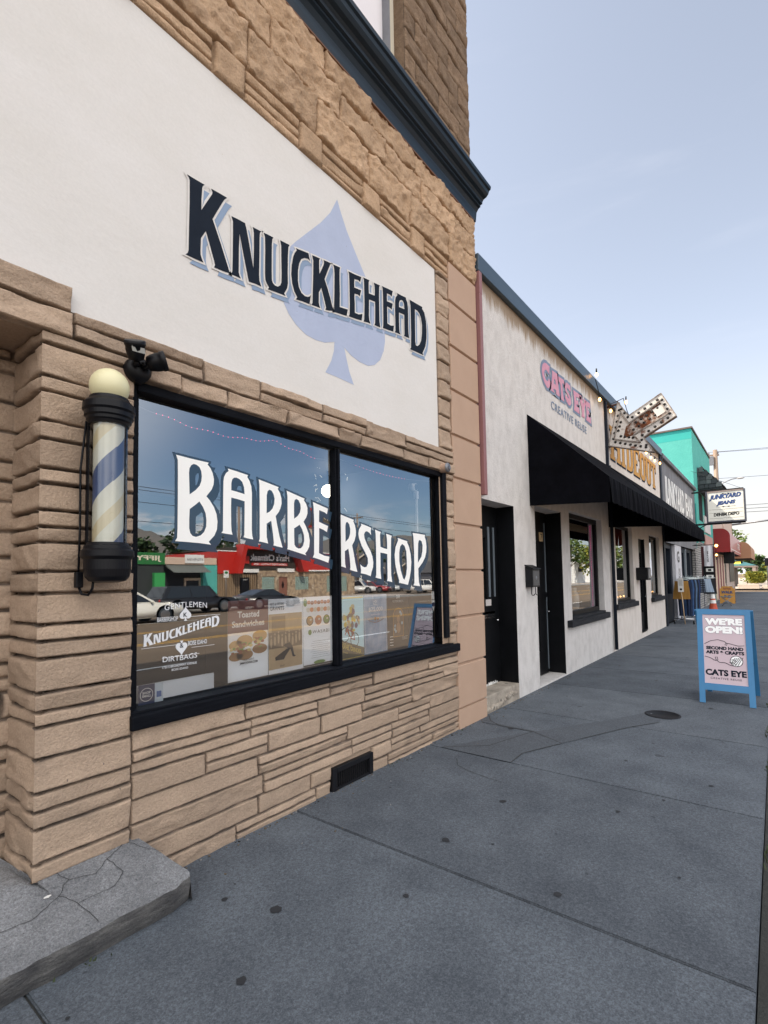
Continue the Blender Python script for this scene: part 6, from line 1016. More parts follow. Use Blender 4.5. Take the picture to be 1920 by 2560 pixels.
b = MB().m(mat('far pavement', (.36, .31, .27), (.28, .25, .22), rough=.9, scale=1)); b.quad((-150, -33, .0), (42, -33, .0), (42, -25.2, .0), (-150, -25.2, .0)); b.quad((60, -33, .0), (300, -33, .0), (300, -25.2, .0), (60, -25.2, .0)); b.quad((60, -2.8, .0), (200, -2.8, .0), (200, 30, .0), (60, 30, .0)); b.build('far_sidewalk', kind='structure')
# weeds along the pavement edge, litter along the wall
b = MB().m(mat('weed green', (.025, .04, .012), (.045, .06, .02), rough=.7, scale=20))
for cx, cy, n, h in ((6.15, -2.53, 30, .05), (5.05, -2.545, 26, .035), (3.55, -2.56, 26, .035), (7.4, -2.52, 26, .05), (.95, -.375, 10, .03), (3.43, -.045, 16, .03), (4.62, -.06, 10, .03)):
    for i in range(n):
        p_ = Vector((cx+rng.gauss(0, .07), cy+rng.gauss(0, .012), -.01)); d = Vector((rng.uniform(-.5, .5), rng.uniform(-.4, .4), 1))*h*rng.uniform(.4, 1); s_ = Vector((rng.uniform(-1, 1), rng.uniform(-1, 1), 0)).normalized()*.0035
        b.add([p_-s_, p_+s_, p_+d*.6+s_*1.3, p_+d, p_+d*.6-s_*1.3], ((0, 1, 2, 3, 4),))
b.build('weeds', kind='stuff', label='small green weeds growing along the pavement edge')
b = MB(); lm = [mat('litter brown', (.10, .075, .05)), mat('litter grey', (.2, .2, .2)), mat('litter dark', (.02, .02, .02))]
for i in range(420):
    x = rng.uniform(1.5, 10.8); y = -.04-abs(rng.gauss(0, .03)) if rng.random() < .85 else rng.uniform(-.5, -.05); s_ = rng.uniform(.002, .007)
    b.m(lm[rng.choice((0, 0, 1, 2))]); a = rng.uniform(0, 3); b.obox((x, y, s_*.4), (s_*math.cos(a), s_*math.sin(a), 0), (-s_*.5*math.sin(a), s_*.5*math.cos(a), 0), (0, 0, s_*.4))
b.build('wall_litter', kind='stuff', label='crumbs of leaf litter along the foot of the wall')
# ================================================================== things on the pavement
M_blue = mat('sky blue painted wood', (.045, .21, .43), (.035, .17, .36), rough=.45, scale=6, stretch=(1, 1, .3), amt=.5, bump=.06, bscale=30)
bd = thing('sandwich_board', 'sky blue A frame pavement sign with a pink poster announcing the shop is open', 'sidewalk sign', (7.5, -2.13, 0))
fl_, fr_ = Vector((7.2, -1.86, 0)), Vector((7.205, -2.41, 0)); U_ = Vector((.30, .02, 1.10)); LL = U_.length; U_.normalize(); Rv = (fr_-fl_); WW = Rv.length; Rv.normalize(); Nv = Rv.cross(U_)
P2 = lambda a, c, o=0: fl_+Rv*a*WW+U_*c*LL+Nv*o
def slab(b, a0, a1, c0, c1, t0, t1): b.add([P2(a0, c0, t0), P2(a1, c0, t0), P2(a1, c1, t0), P2(a0, c1, t0), P2(a0, c0, t1), P2(a1, c0, t1), P2(a1, c1, t1), P2(a0, c1, t1)], ((0, 1, 2, 3), (7, 6, 5, 4), (0, 4, 5, 1), (1, 5, 6, 2), (2, 6, 7, 3), (3, 7, 4, 0)))
for a0, a1 in ((0, .11), (.89, 1.0)): b = MB().m(M_blue); slab(b, a0, a1, 0, 1, 0, .022); b.build('leg', bd)
b = MB().m(M_blue); slab(b, .11, .89, .94, 1, .001, .021); b.build('front_rail', bd); b = MB().m(M_blue); slab(b, .11, .89, .135, .205, .001, .021); b.build('front_rail', bd)
b = MB().m(mat('pale pink poster', (.58, .47, .53), (.54, .43, .49), rough=.5, scale=2)); slab(b, .11, .89, .205, .94, .006, .012); b.build('poster_panel', bd)
b = MB().m(M_letter)
def st_(t, a, c, w, h, **k): put_text(b, t, P2(a, c), Rv, U_, w*WW, h*LL, off=k.pop('off', .0135), align='c', **k)
b.m(mat('slate outline', (.10, .12, .20))); st_("WE'RE", .5, .825, .71, .084, bold=.075); st_('OPEN!', .5, .735, .71, .084, bold=.075); b.m(M_letter)
def squig(pts): b.tube([P2(a, c, .0135) for a, c in pts], .0032, 4)
squig([(.13, .62), (.25, .655), (.38, .67), (.5, .655), (.555, .63), (.54, .612), (.51, .618), (.53, .635), (.6, .632), (.75, .612), (.86, .618)])
st_('SECOND HAND', .5, .562, .68, .036, bold=.06); st_('ARTS & CRAFTS', .5, .517, .70, .036, bold=.06)
squig([(.13, .487), (.22, .475), (.32, .448), (.37, .455), (.36, .485), (.325, .485), (.335, .455), (.4, .43), (.5, .43), (.6, .405), (.66, .402)])
n = 28
for r_ in (.118,): b.add([P2(.705+q*math.cos(2*math.pi*i/n), .452+q*math.sin(2*math.pi*i/n)*WW/LL, .013) for q in (r_, r_-.012) for i in range(n)], [(i, (i+1) % n, n+(i+1) % n, n+i) for i in range(n)])
for t in (-.07, -.035, 0, .035, .07): squig([(.705+t-.06, .452-.035-t*.3), (.705+t*1.2, .452+t*.2), (.705+t+.05, .452+.037+t*.05)])
for t in (-.03, .01): squig([(.61, .452+t), (.66, .458+t), (.70, .44+t)])
st_('CATS EYE', .5, .29, .74, .065, bold=.05); st_('CREATIVE REUSE', .5, .252, .56, .02, space=1.25)
b.build('lettering', bd); b = MB().m(mat('poster white', 0)); st_("WE'RE", .5, .8275, .695, .078, bold=.066, off=.0155); st_('OPEN!', .5, .7375, .695, .078, bold=.066, off=.0155); b.add([P2(.705+.105*math.cos(2*math.pi*i/n), .452+.105*math.sin(2*math.pi*i/n)*WW/LL, .0125) for i in range(n)], (tuple(range(n)),)); b.build('bubble_lettering', bd)
tp = fl_+U_*LL; tq = fr_+U_*LL; rl, rr_ = Vector((7.93, -1.87, 0)), Vector((7.95, -2.375, 0))
for p_, q_ in ((rl, tp), (rr_, tq)): b = MB().m(M_blue); b.bar(p_+Rv*.03, q_+Vector((.03, 0, -.01)), .055, .022, (1, 0, 0)); b.build('rear_leg', bd)
b = MB().m(M_blue); b.add([tp+Vector((.035, 0, 0)), tq+Vector((.035, 0, 0)), tq+(rr_-tq)*.8+Vector((.02, 0, 0)), tp+(rl-tp)*.8+Vector((.02, 0, 0))], ((0, 1, 2, 3),)); b.build('rear_panel', bd)
b = MB().m(M_blkmetal)
for p_, q_ in ((fl_, rl), (fr_, rr_)): a_ = p_+(tp-fl_)*.45; c_ = q_+((tp if q_ is rl else tq)-q_)*.45; b.tube([a_, (a_+c_)/2-Vector((0, 0, .07)), c_], .005, 5)
b.build('chain', bd)
# ---- clothes racks and garments
def rack(label, x0, x1, y, zt=1.45):
    t = thing('clothes_rack', label, 'clothes rack', ((x0+x1)/2, y, 0), group='rolling clothes racks outside the jeans shop')
    b = MB().m(M_chrome); b.tube([(x0, y, .16), (x0, y, zt), (x1, y, zt), (x1, y, .16)], .014, 8)
    for x in (x0, x1): b.tube([(x, y-.27, .16), (x, y+.27, .16)], .014, 8)
    b.tube([(x0, y, .2), (x1, y, .2)], .012, 6); b.build('rail_frame', t)
    for x in (x0, x1):
        for d in (-.26, .26): b = MB().m(M_blk); b.lathe([(.0, -.02), (.055, -.02), (.06, 0), (.055, .02), (.0, .02)], (x, y+d, .06), 14, 'y'); b.m(M_chrome).lathe([(.0, -.023), (.025, -.022), (.0, -.022)], (x, y+d, .06), 10, 'y'); b.box(x-.015, x+.015, y+d-.012, y+d+.012, .07, .16); b.build('caster', t)
rack('chrome rolling rack holding the mustard skirt and jeans, nearest the bar', 18.05, 19.6, -.34); rack('chrome rolling rack holding plaid shorts and pale shorts, farther along', 21.2, 22.7, -.45)
def garment(name, label, x, y, zt, outline, mats_, fold=.02, nf=5, th=.03, rz=0):
    """cloth hung facing along x: outline gives (z below top, left, right) rows; several columns = legs"""
    b = MB().m(mats_)
    for legs in outline:
        vs = []; nx_ = 16
        for dz, l, r_ in legs:
            for i in range(nx_+1):
                u = i/nx_; yy = l+(r_-l)*u; f = fold*min(1, dz*3)*math.sin(u*math.pi*2*nf+zt*9); vs.append((x-th*math.sin(math.pi*u)-f, y+yy, zt-dz))
        vb = [(2*x-v[0]+.0, v[1], v[2]) for v in vs]; m_ = len(legs)
        fs = [(i*(nx_+1)+j, i*(nx_+1)+j+1, (i+1)*(nx_+1)+j+1, (i+1)*(nx_+1)+j) for i in range(m_-1) for j in range(nx_)]
        b.add(vs, fs, True); b.add(vb, fs, True)
    o = b.build(name, loc=(x, y, zt)); tag(o, label, name.replace('_', ' '), 'clothes hanging on the racks outside the jeans shop')
    if rz: o.rotation_euler = (0, 0, rz)
    hb = MB().m(mat('pale plastic hanger', (.42, .5, .52), rough=.3)); hb.tube([(x, y-.19, zt+.02), (x, y, zt+.07), (x, y+.19, zt+.02)], .012, 6); hb.tube([(x, y, zt+.07), (x, y+.02, zt+.13)], .005, 5); h_ = hb.build('hanger'); h_.parent = o; h_.location = (0, 0, 0)
    me = h_.data
    for v in me.vertices: v.co -= Vector((x, y, zt))
    return o
def plaid(name, a, c2_, c3_, s):
    m_ = mat(name, a, c2_, rough=.9, scale=9); t = m_.node_tree; b_ = t.nodes['Principled BSDF']; tc_ = t.nodes.new('ShaderNodeTexCoord'); ck = []
    mix = None
    for ax in ('Y', 'Z'):
        w = t.nodes.new('ShaderNodeTexWave'); w.bands_direction = ax; w.inputs['Scale'].default_value = s; t.links.new(tc_.outputs['Object'], w.inputs[0]); ck.append(w)
    m1 = t.nodes.new('ShaderNodeMath'); m1.operation = 'ADD'; t.links.new(ck[0].outputs['Fac'], m1.inputs[0]); t.links.new(ck[1].outputs['Fac'], m1.inputs[1]); rp = t.nodes.new('ShaderNodeValToRGB'); e_ = rp.color_ramp.elements; e_[0].color = (*C3(c2_), 1); e_[1].color = (*C3(c3_), 1); e_[0].position = .3; e_[1].position = .95; n_ = rp.color_ramp.elements.new(.6); n_.color = (*C3(a), 1)
    h_ = t.nodes.new('ShaderNodeMath'); h_.operation = 'MULTIPLY'; h_.inputs[1].default_value = .5; t.links.new(m1.outputs[0], h_.inputs[0]); t.links.new(h_.outputs[0], rp.inputs[0]); t.links.new(rp.outputs[0], b_.inputs['Base Color']); return m_
M_must = plaid('mustard plaid', (.42, .22, .045), (.24, .12, .03), (.52, .30, .08), 9)
M_plaid = plaid('navy plaid', (.02, .03, .05), (.008, .01, .016), (.10, .13, .18), 4)
garment('skirt', 'short mustard plaid pleated skirt, front of the nearer rack', 18.0, -.33, 1.33, [[(0, -.17, .19), (.1, -.18, .2), (.3, -.2, .23), (.56, -.22, .26)]], M_must, .014, 7)
jc = [('dark blue', (.012, .028, .075)), ('mid blue', (.03, .085, .22)), ('navy', (.012, .02, .045)), ('faded blue', (.09, .17, .3)), ('black blue', (.008, .012, .024)), ('indigo', (.02, .045, .13))]
nm_ = ['first behind the mustard skirt', 'second behind the mustard skirt', 'third behind the mustard skirt', 'with a white tag, in the middle of the nearer rack', 'next to last on the nearer rack', 'last on the nearer rack']
for i, (c, v) in enumerate(jc):
    x = 18.2+i*.22; o_ = -.02-.02*i
    garment('jeans', '%s denim jeans %s' % (c, nm_[i]), x, -.36+o_, 1.36, [[(0, -.18, .18), (.12, -.2, .2), (.28, -.21, .005), (.6, -.19, -.015), (1.12, -.17, -.03)], [(0.02, -.18, .18), (.12, -.2, .2), (.28, .0, .21), (.6, .015, .2), (1.12, .03, .18)]], mat('denim '+c, v, tuple(q*.6 for q in v), rough=.9, scale=7, amt=.7, bump=.2, bscale=80), .012, 2)
garment('shorts', 'dark navy plaid shorts at the front of the farther rack', 21.1, -.42, 1.36, [[(0, -.2, .16), (.12, -.22, .18), (.5, -.24, .2)]], M_plaid, .01, 4)
garment('shorts', 'pale blue and white shorts beside the plaid ones', 21.5, -.62, 1.36, [[(0, -.16, .16), (.12, -.18, .18), (.48, -.26, .16)]], mat('pale denim', (.36, .45, .56), (.2, .28, .42), rough=.9, scale=6, stretch=(1, 6, .3)), .016, 5)
garment('skirt', 'black denim skirt at the back of the farther rack', 22.0, -.7, 1.36, [[(0, -.16, .16), (.12, -.18, .18), (.56, -.22, .2)]], mat('black denim', (.012, .013, .017), rough=.9), .014, 5)
b = MB().m(mat('raw wood pole', (.5, .36, .22))); b.tube([(17.78, -.40, .02), (17.82, -.33, 1.0)], .012, 6); b.m(M_white).box(17.80, 17.81, -.40, -.25, 1.0, 1.42); b.m(M_blk)
for i in range(6): b.box(17.797, 17.7995, -.375, -.275, 1.2+i*.032, 1.208+i*.032)
b.ball((17.80, -.325, 1.08), .035, 10, sx=.1); tag(b.build('price_sign', loc=(17.8, -.33, 0)), 'small white price card on a wooden pole in front of the mustard skirt', 'sign')
b = MB().m(mat('raw wood pole', 0)); b.tube([(20.9, -.42, .02), (20.85, -.40, 1.42)], .014, 6); tag(b.build('wooden_pole', loc=(20.9, -.42, 0)), 'thin pale wooden pole leaning by the farther rack', 'pole')
bn = thing('hanging_banner', 'white cloth banner hung on a black rod beside the brick pier', 'banner', (24.0, -.53, 2.7))
b = MB().m(mat('banner cloth', (.62, .63, .68), (.52, .53, .58), scale=3)); vs = []
for i in range(13):
    for j in range(9): vs.append((24.0+.03*math.sin(j*1.1+i*.2), -.38-.30*j/8, 2.68-.84*i/12))
b.add(vs, [(i*9+j, i*9+j+1, (i+1)*9+j+1, (i+1)*9+j) for i in range(12) for j in range(8)], True); b.build('cloth', bn); b = MB().m(M_blk); b.tube([(24.0, .1, 2.70), (24.0, -.78, 2.70)], .014, 6); b.m(M_blk); put_text(b, 'JEANS', (23.965, -.55, 2.0), Z, Y, .45, .06, off=0, bold=.02); b.build('rod', bn)
bo = thing('black_board', 'maroon and black board painted with a white cassette player beside the brick pier', 'board', (24.3, -.45, 1.2))
b = MB().m(mat('maroon cloth', (.06, .012, .018))); b.box(24.3, 24.33, -.72, -.25, 1.0, 2.65); b.m(M_blk).box(24.27, 24.3, -.70, -.30, 1.1, 1.84); b.build('panel', bo); b = MB().m(M_white)
for z in (1.35, 1.62): b.box(24.262, 24.268, -.65, -.40, z, z+.14); b.m(M_blk).box(24.258, 24.261, -.58, -.47, z+.03, z+.11); b.m(M_white)
b.build('cassette_picture', bo)
lp = thing('bracket_lamp', 'small lit bulbs on a bracket beside the white banner', 'lamp', (24.6, -.72, 2.6)); b = MB().m(M_blk); b.tube([(24.6, .0, 2.75), (24.6, -.75, 2.72), (24.6, -.75, 2.1)], .015, 6); b.build('bracket', lp); b = MB().m(glow('warm bulb', 0, 0)); b.ball((24.57, -.77, 2.68), .06, 10); b.ball((24.57, -.76, 2.3), .045, 10); b.build('bulbs', lp)
cn = thing('traffic_cone', 'orange traffic cone with two white bands by the clothes racks', 'traffic cone', (25.2, -.50, 0)); b = MB().m(mat('cone orange', (.48, .075, .03), (.36, .06, .03), scale=6)); b.box(25.0, 25.4, -.70, -.30, .0, .04, .01); b.lathe([(.16, .04), (.113, .30), (.035, .86), (.0, .87)], (25.2, -.5, 0), 20); b.build('cone_body', cn)
cr_ = lambda z: .116-(z-.30)*.139
for z0, z1 in ((.30, .43), (.50, .70)): b = MB().m(M_white); b.lathe([(cr_(z0)+.002, z0), (cr_(z1)+.002, z1)], (25.2, -.5, 0), 20); b.v = b.v[:40]; b.f = b.f[:20]; b.mi = b.mi[:20]; b.sm = b.sm[:20]; b.build('white_band', cn)
ts = thing('sandwich_board', 'mustard yellow wooden A board with scalloped shoulders and painted lettering', 'sidewalk sign', (31.3, -.6, 0)); M_mu = mat('mustard board', (.46, .22, .03), (.38, .18, .03), rough=.5, scale=4)
op_ = [(-.29, 0), (-.37, 0), (-.45, .07), (-.6, .15), (-.75, .07), (-.83, 0), (-.93, 0), (-.93, .76), (-.86, .77), (-.83, .87), (-.38, .87), (-.35, .77), (-.29, .76)]
for nm, x_, dx in (('front_panel', 31.2, .0), ('rear_panel', 31.62, 1)): b = MB().m(M_mu); n = len(op_); b.add([(x_+(z*.22 if not dx else -z*.18)+t, y, z) for t in (0, .025) for y, z in op_], [tuple(range(n)), tuple(range(n, 2*n))]+[(i, (i+1) % n, n+(i+1) % n, n+i) for i in range(n)]); b.build(nm, ts)
b = MB().m(mat('sign dark red', (.2, .03, .04))); uu = Vector((.22, 0, 1)); put_text(b, 'TATTOO', (31.2+.7*.22-.006, -.44, .70), MY, uu, .34, .1, off=.004, bold=.03); b.m(mat('sign blue', 0)); put_text(b, 'WALK', (31.2+.48*.22-.006, -.36, .50), MY, uu, .5, .15, off=.004, bold=.04); put_text(b, 'INS', (31.2+.3*.22-.006, -.48, .28), MY, uu, .28, .15, off=.004, bold=.04); b.build('lettering', ts)
fs_ = thing('folding_stool', 'thin legged folding stool in front of the mustard board', 'stool', (28.6, -.75, 0))
for p_, q_ in (((28.4, -.55, 0), (28.4, -.95, .45)), ((28.4, -.95, 0), (28.4, -.55, .45)), ((28.8, -.55, 0), (28.8, -.95, .45)), ((28.8, -.95, 0), (28.8, -.55, .45))): b = MB().m(M_grey); b.tube([p_, q_], .014, 6); b.build('leg', fs_)
b = MB().m(mat('stool canvas', (.12, .16, .14))); b.box(28.38, 28.82, -1.0, -.5, .44, .46); b.build('seat', fs_)
ps = thing('parking_sign', 'small dark parking sign on a thin post at the pavement end', 'sign', (48.3, -2.12, 0)); b = MB().m(M_grey); b.tube([(48.3, -2.12, 0), (48.3, -2.12, 2.62)], .03, 6); b.build('post', ps); b = MB().m(M_dark); b.box(48.26, 48.28, -2.28, -1.98, 2.05, 2.65); b.build('sign_plate', ps)
# ================================================================== trees
LM = [mat('leaf %d' % i, c, c2_, rough=.6, spec=.3, scale=1.2) for i, (c, c2_) in enumerate((((.05, .095, .022), (.035, .07, .018)), ((.11, .15, .03), (.08, .12, .025)), ((.26, .25, .03), (.19, .2, .03)), ((.022, .045, .016), (.016, .032, .014))))]
M_bark = mat('bark', (.09, .065, .045), (.05, .037, .028), rough=.95, scale=8)
def tree(name, label, x, y, h, rad, lm, n=700, leaf=.28, base=-.15, group=None, trunk=.35, conif=False, seed=0):
    r = random.Random(seed+int(x*13+y*7)); t = thing(name, label, 'tree', (x, y, base), group=group)
    b = MB().m(M_bark); th = h*trunk; b.tube([(x, y, base), (x+.05*h*.1, y, base+th*.5), (x, y, base+th), (x, y, base+h*.8)], [h*.028, h*.022, h*.018, h*.004], 8)
    cl = []
    for i in range(9 if not conif else 0):
        a = r.uniform(0, 6.28); q = Vector((x+rad*.55*math.cos(a), y+rad*.55*math.sin(a), base+th+(h-th)*r.uniform(.2, .8))); b.tube([(x, y, base+th*r.uniform(.8, 1.2)), q], [h*.012, h*.004], 5); cl.append((q, rad*r.uniform(.32, .55)))
    cl.append((Vector((x, y, base+h*.82)), rad*.45)); cl.append((Vector((x, y, base+(h+th)/2)), rad*.6)); b.build('trunk', t)
    c = MB(); ms = [LM[lm], LM[lm], LM[0 if lm else 3]]
    for i in range(n):
        if conif: z = r.random()**1.3; a = r.uniform(0, 6.28); q = Vector((x+rad*(1-z)*r.uniform(.4, 1)*math.cos(a), y+rad*(1-z)*r.uniform(.4, 1)*math.sin(a), base+h*.08+h*.92*z))
        else:
            p_, s_ = cl[r.randrange(len(cl))]; d = Vector((r.gauss(0, 1), r.gauss(0, 1), r.gauss(0, .8))); d.normalize(); q = p_+d*s_*r.uniform(.55, 1.05)
        u = Vector((r.gauss(0, 1), r.gauss(0, 1), r.gauss(0, .6))).normalized(); v = u.cross(Vector((r.gauss(0, 1), r.gauss(0, 1), r.gauss(0, 1)))).normalized(); s_ = leaf*r.uniform(.6, 1.3)
        c.m(ms[r.randrange(3)]); c.add([q-u*s_, q-v*s_*.5, q+u*s_, q+v*s_*.5+u*s_*.2], ((0, 1, 2, 3),))
    c.build('crown', t); return t
for i, (x, y, h, rad, lm, lab) in enumerate(((84, 3.5, 7.2, 3.4, 1, 'leafy green street tree just beyond the brown awning'), (92, .4, 4.6, 2.2, 0, 'dark green tree behind the fuel station canopy'), (104, -.6, 3.6, 2.0, 2, 'yellow green young tree far down the street, rightmost'), (96, -2.0, 3.0, 1.6, 2, 'low sunlit yellow tree near the street end'))):
    tree('street_tree', lab, x, y, h, rad, lm, 800, .3, 0, 'trees at the far end of the street', .3, seed=i)
b = MB(); b.m(LM[2])
for i in range(2600): q = Vector((rng.uniform(61, 64), -1.0+rng.gauss(0, .33), .55+1.05*rng.random()**.8)); u = Vector((rng.gauss(0, 1), rng.gauss(0, 1), rng.gauss(0, 1))).normalized()*.15; v = Vector((rng.gauss(0, 1), rng.gauss(0, 1), rng.gauss(0, 1))).normalized()*.10; b.m(LM[2] if rng.random() < .75 else LM[1]); b.quad(q-u, q-v, q+u, q+v)
tag(b.build('hedge', loc=(62.5, -1, 0)), 'bright yellow green hedge across the side street', 'hedge')
b = MB().m(mat('planter stone', (.5, .43, .36), (.4, .34, .28), scale=3)); b.box(60.2, 61.2, -1.3, .4, 0, .45, .03); b.box(60.5, 61.4, -2.2, -1.5, 0, .3, .05); tag(b.build('stone_planter', loc=(60.8, -.6, 0)), 'low pale stone planter in front of the hedge', 'planter')
fs2 = thing('fuel_station', 'small station with a teal hipped canopy on tan posts across the side street', 'building', (74, 2, 0))
b = MB().m(mat('teal roof', (.035, .12, .13), rough=.5)); b.add([(69, -1.0, 2.35), (79, -1.0, 2.35), (79, 7, 2.35), (69, 7, 2.35), (72, 1.6, 3.3), (76, 1.6, 3.3)], ((0, 1, 5, 4), (1, 2, 5), (2, 3, 4, 5), (3, 0, 4))); b.m(M_beige).box(69.1, 78.9, -.9, 6.9, 2.2, 2.35); b.build('canopy_roof', fs2)
b = MB().m(M_beige)
for x, y in ((69.4, -.7), (78.5, -.7), (69.4, 6.5), (78.5, 6.5)): b.box(x-.15, x+.15, y-.15, y+.15, 0, 2.2)
b.build('post', fs2); b = MB().m(mat('dark brown wall', (.07, .05, .04))); b.box(71, 78, 1.2, 6.5, 0, 2.2); b.build('wall', fs2); b = MB().m(M_blk); b.box(69.9, 70, .3, 3, 2.5, 2.9); b.m(glow('yellow sign', (1, .75, .05), .8)); b.box(69.86, 69.89, .5, 2.8, 2.62, 2.8); b.build('name_board', fs2)
up_ = thing('utility_pole', 'weathered wooden utility pole with a crossarm rising behind the turquoise building', 'utility pole', (70, 2.35, 0)); b = MB().m(M_bark); b.tube([(70, 2.42, 0), (70, 2.36, 16.0)], [.30, .22], 10); b.build('pole', up_); b = MB().m(M_bark); b.obox((70, 2.6, 15.4), (.06, 0, 0), (0, .62, .05), (0, 0, .09)); b.build('crossarm', up_); b = MB().m(M_grey); b.lathe([(.06, 0), (.09, .15), (.05, .35)], (70, 3.0, 15.5), 8); b.lathe([(.06, 0), (.09, .15), (.05, .3)], (70, 2.1, 15.5), 8); b.box(69.6, 69.9, 2.5, 3.1, 14.2, 15.2); b.build('insulator', up_)
sl = thing('street_lamp', 'tall cobra head street lamp arching over the pavement beyond the shops', 'street lamp', (60, 1.4, 0)); b = MB().m(M_grey); b.tube([(60, 1.45, 0), (60, 1.4, 10.2)], [.12, .08], 8); b.tube([(60, 1.4, 10.1), (60, 1.1, 10.55), (60, .4, 10.8), (60, -.1, 10.85)], .05, 6); b.build('pole', sl); b = MB().m(mat('lamp head', (.35, .36, .38))); b.ball((60, -.3, 10.82), .34, 12, sx=.45, sy=1, sz=.28); b.build('lamp_head', sl)
sl = thing('street_lamp', 'short distant street lamp above the far trees', 'street lamp', (120, -3.2, 0)); b = MB().m(M_grey); b.tube([(120, -3.3, 0), (120, -3.2, 7.0), (120, -3.6, 7.1)], .09, 6); b.build('pole', sl); b = MB().m(mat('lamp head', 0)); b.box(119.8, 120.2, -4.2, -3.6, 7.0, 7.14); b.build('lamp_head', sl)
b = MB().m(mat('wire black', (.02, .02, .025)))
def wire(p_, q_, sag, r_=.012, n=14, lab=None):
    b = MB().m(mat('wire black', 0)); p_, q_ = Vector(p_), Vector(q_); b.tube([p_.lerp(q_, i/n)-Vector((0, 0, sag*4*(i/n)*(1-i/n))) for i in range(n+1)], r_, 4)
    tag(b.build('power_line', loc=tuple((p_+q_)/2)), lab, 'wire', 'overhead wires')
wire((70, 2.9, 15.8), (74, -36, 15.6), .5, .02, lab='top overhead wire from the utility pole across the street'); wire((70, 2.1, 15.7), (74, -36, 14.9), .5, .02, lab='second overhead wire from the utility pole, just under the top one'); wire((70, 2.3, 12.6), (72, -36, 12.5), .5, .02, lab='single middle wire from the utility pole across the street')
for i, z in enumerate((9.3, 8.9, 8.5)): wire((70, 2.3, z), (70, -36, z), .3, .025, lab='%s of three low wires right of the hanging sign' % ('top', 'middle', 'bottom')[i])
# ================================================================== far side of the street (seen in the shop window)
YO = -33.0; NX = -X
def tx(b, t, x, z, w, h, y=YO+.05, **k): put_text(b, t, (x, y, z), NX, Z, w, h, off=0, **k)
f1 = thing('green_shop_building', 'low dark green shop with a white lettered sign, mirrored in the window', 'shop building', (13, YO, 0))
b = MB().m(mat('dark shopfront', (.03, .035, .035), (.02, .022, .022), scale=1)); b.box(2, 19.35, YO-8, YO, 0, 3.0); b.m(mat('sign green', (.02, .16, .04))); b.box(2, 19.4, YO-8, YO+.1, 2.92, 3.78); b.build('wall', f1); b = MB().m(mat('cream letters', (.75, .68, .55))); tx(b, 'JIFFY', 19.1, 3.1, 1.9, .46, YO+.12, bold=.03); b.build('lettering', f1); b = MB().m(mat('bright green post', (.04, .33, .09))); b.box(18.5, 19.3, YO, YO+.3, 0, 2.3); b.build('green_post', f1)
f2 = thing('beige_shop_building', 'beige fronted shop with dark awning and turquoise side wall, mirrored in the window', 'shop building', (21.5, YO, 0))
b = MB().m(mat('peach fascia', (.62, .46, .36))); b.box(19.4, 23.8, YO-8, YO+.05, 2.95, 3.5); b.m(M_dark).box(19.4, 23.8, YO-8, YO-.4, 0, 2.95); b.build('wall', f2); b = MB().m(M_white); b.box(21.0, 22.6, YO+.06, YO+.12, 3.05, 3.72); b.build('sign_panel', f2); b = MB().m(M_blk); tx(b, 'KITCHEN BAR', 22.5, 3.25, 1.35, .2, YO+.13); b.build('lettering', f2); b = MB().m(M_teal); b.box(22.6, 23.85, YO-.6, YO+.02, 0, 2.9); b.build('side_wall', f2); b = MB().m(mat('grey awning', (.12, .13, .12))); b.prism([(YO, 2.9), (YO+1.2, 2.3), (YO, 2.75)], 19.5, 22.6, 'x'); b.build('awning', f2); b = MB().m(M_crm); b.box(21.2, 22.6, YO-.42, YO-.3, 0, 1.9); b.m(M_dark).box(21.35, 22.4, YO-.31, YO-.28, .1, 1.7); b.build('door', f2)
f3 = thing('red_restaurant_building', 'red fronted restaurant with dark ribbed sign wall and rubble stone base, mirrored in the window', 'restaurant building', (32, YO, 0))
M_fred = mat('bright red cladding', (.48, .02, .012), (.40, .018, .012), rough=.45, scale=1); 
b = MB().m(M_fred); b.box(23.87, 25.95, YO-8, YO+.1, 2.25, 4.08); b.box(32.3, 40.9, YO-8, YO+.2, 2.52, 4.24); b.build('red_fascia', f3)
b = MB().m(M_fred); o_ = [(25.13, 2.245), (25.86, 4.706), (32.03, 4.80), (33.1, 2.41), (32.5, 2.41), (31.74, 4.36), (26.13, 4.312), (25.65, 2.244)]
n = len(o_); b.add([(x, y, z) for y in (YO-.2, YO+1.0) for x, z in o_], [(0, 1, 6, 7), (1, 2, 5, 6), (2, 3, 4, 5), (8, 9, 14, 15), (9, 10, 13, 14), (10, 11, 12, 13)]+[(i, (i+1) % n, n+(i+1) % n, n+i) for i in range(n)]); b.build('red_frame', f3)
b = MB().m(M_white); b.box(23.87, 25.9, YO-.1, YO+.14, 4.08, 4.16); b.box(32.5, 40.9, YO-.1, YO+.24, 4.24, 4.32); b.box(33.0, 41, YO+.2, YO+.3, 2.46, 2.58); b.build('white_trim', f3)
b = MB().m(mat('dark ribbed metal', (.055, .045, .035), (.035, .03, .025), scale=2))
for i in range(64): x = 25.7+i*.104; b.box(x, x+.06, YO+.0, YO+.06, 2.25, 4.45)
b.box(25.6, 32.5, YO-8, YO+.0, 0, 4.5); b.build('ribbed_wall', f3)
b = MB().m(M_white); tx(b, "Han's Chimaek", 31.45, 3.36, 4.4, .62, YO+.12, bold=.035); b.build('lettering', f3)
b = MB().m(M_fred); b.box(27.2, 31.2, YO+.06, YO+.12, 2.94, 3.19); b.box(26.5, 26.95, YO+.06, YO+.14, 3.1, 3.74); b.m(M_white); tx(b, 'KOREAN FRIED CHICKEN • BEER', 31.1, 2.99, 3.7, .15, YO+.13, bold=.02); b.build('sign_panel', f3)
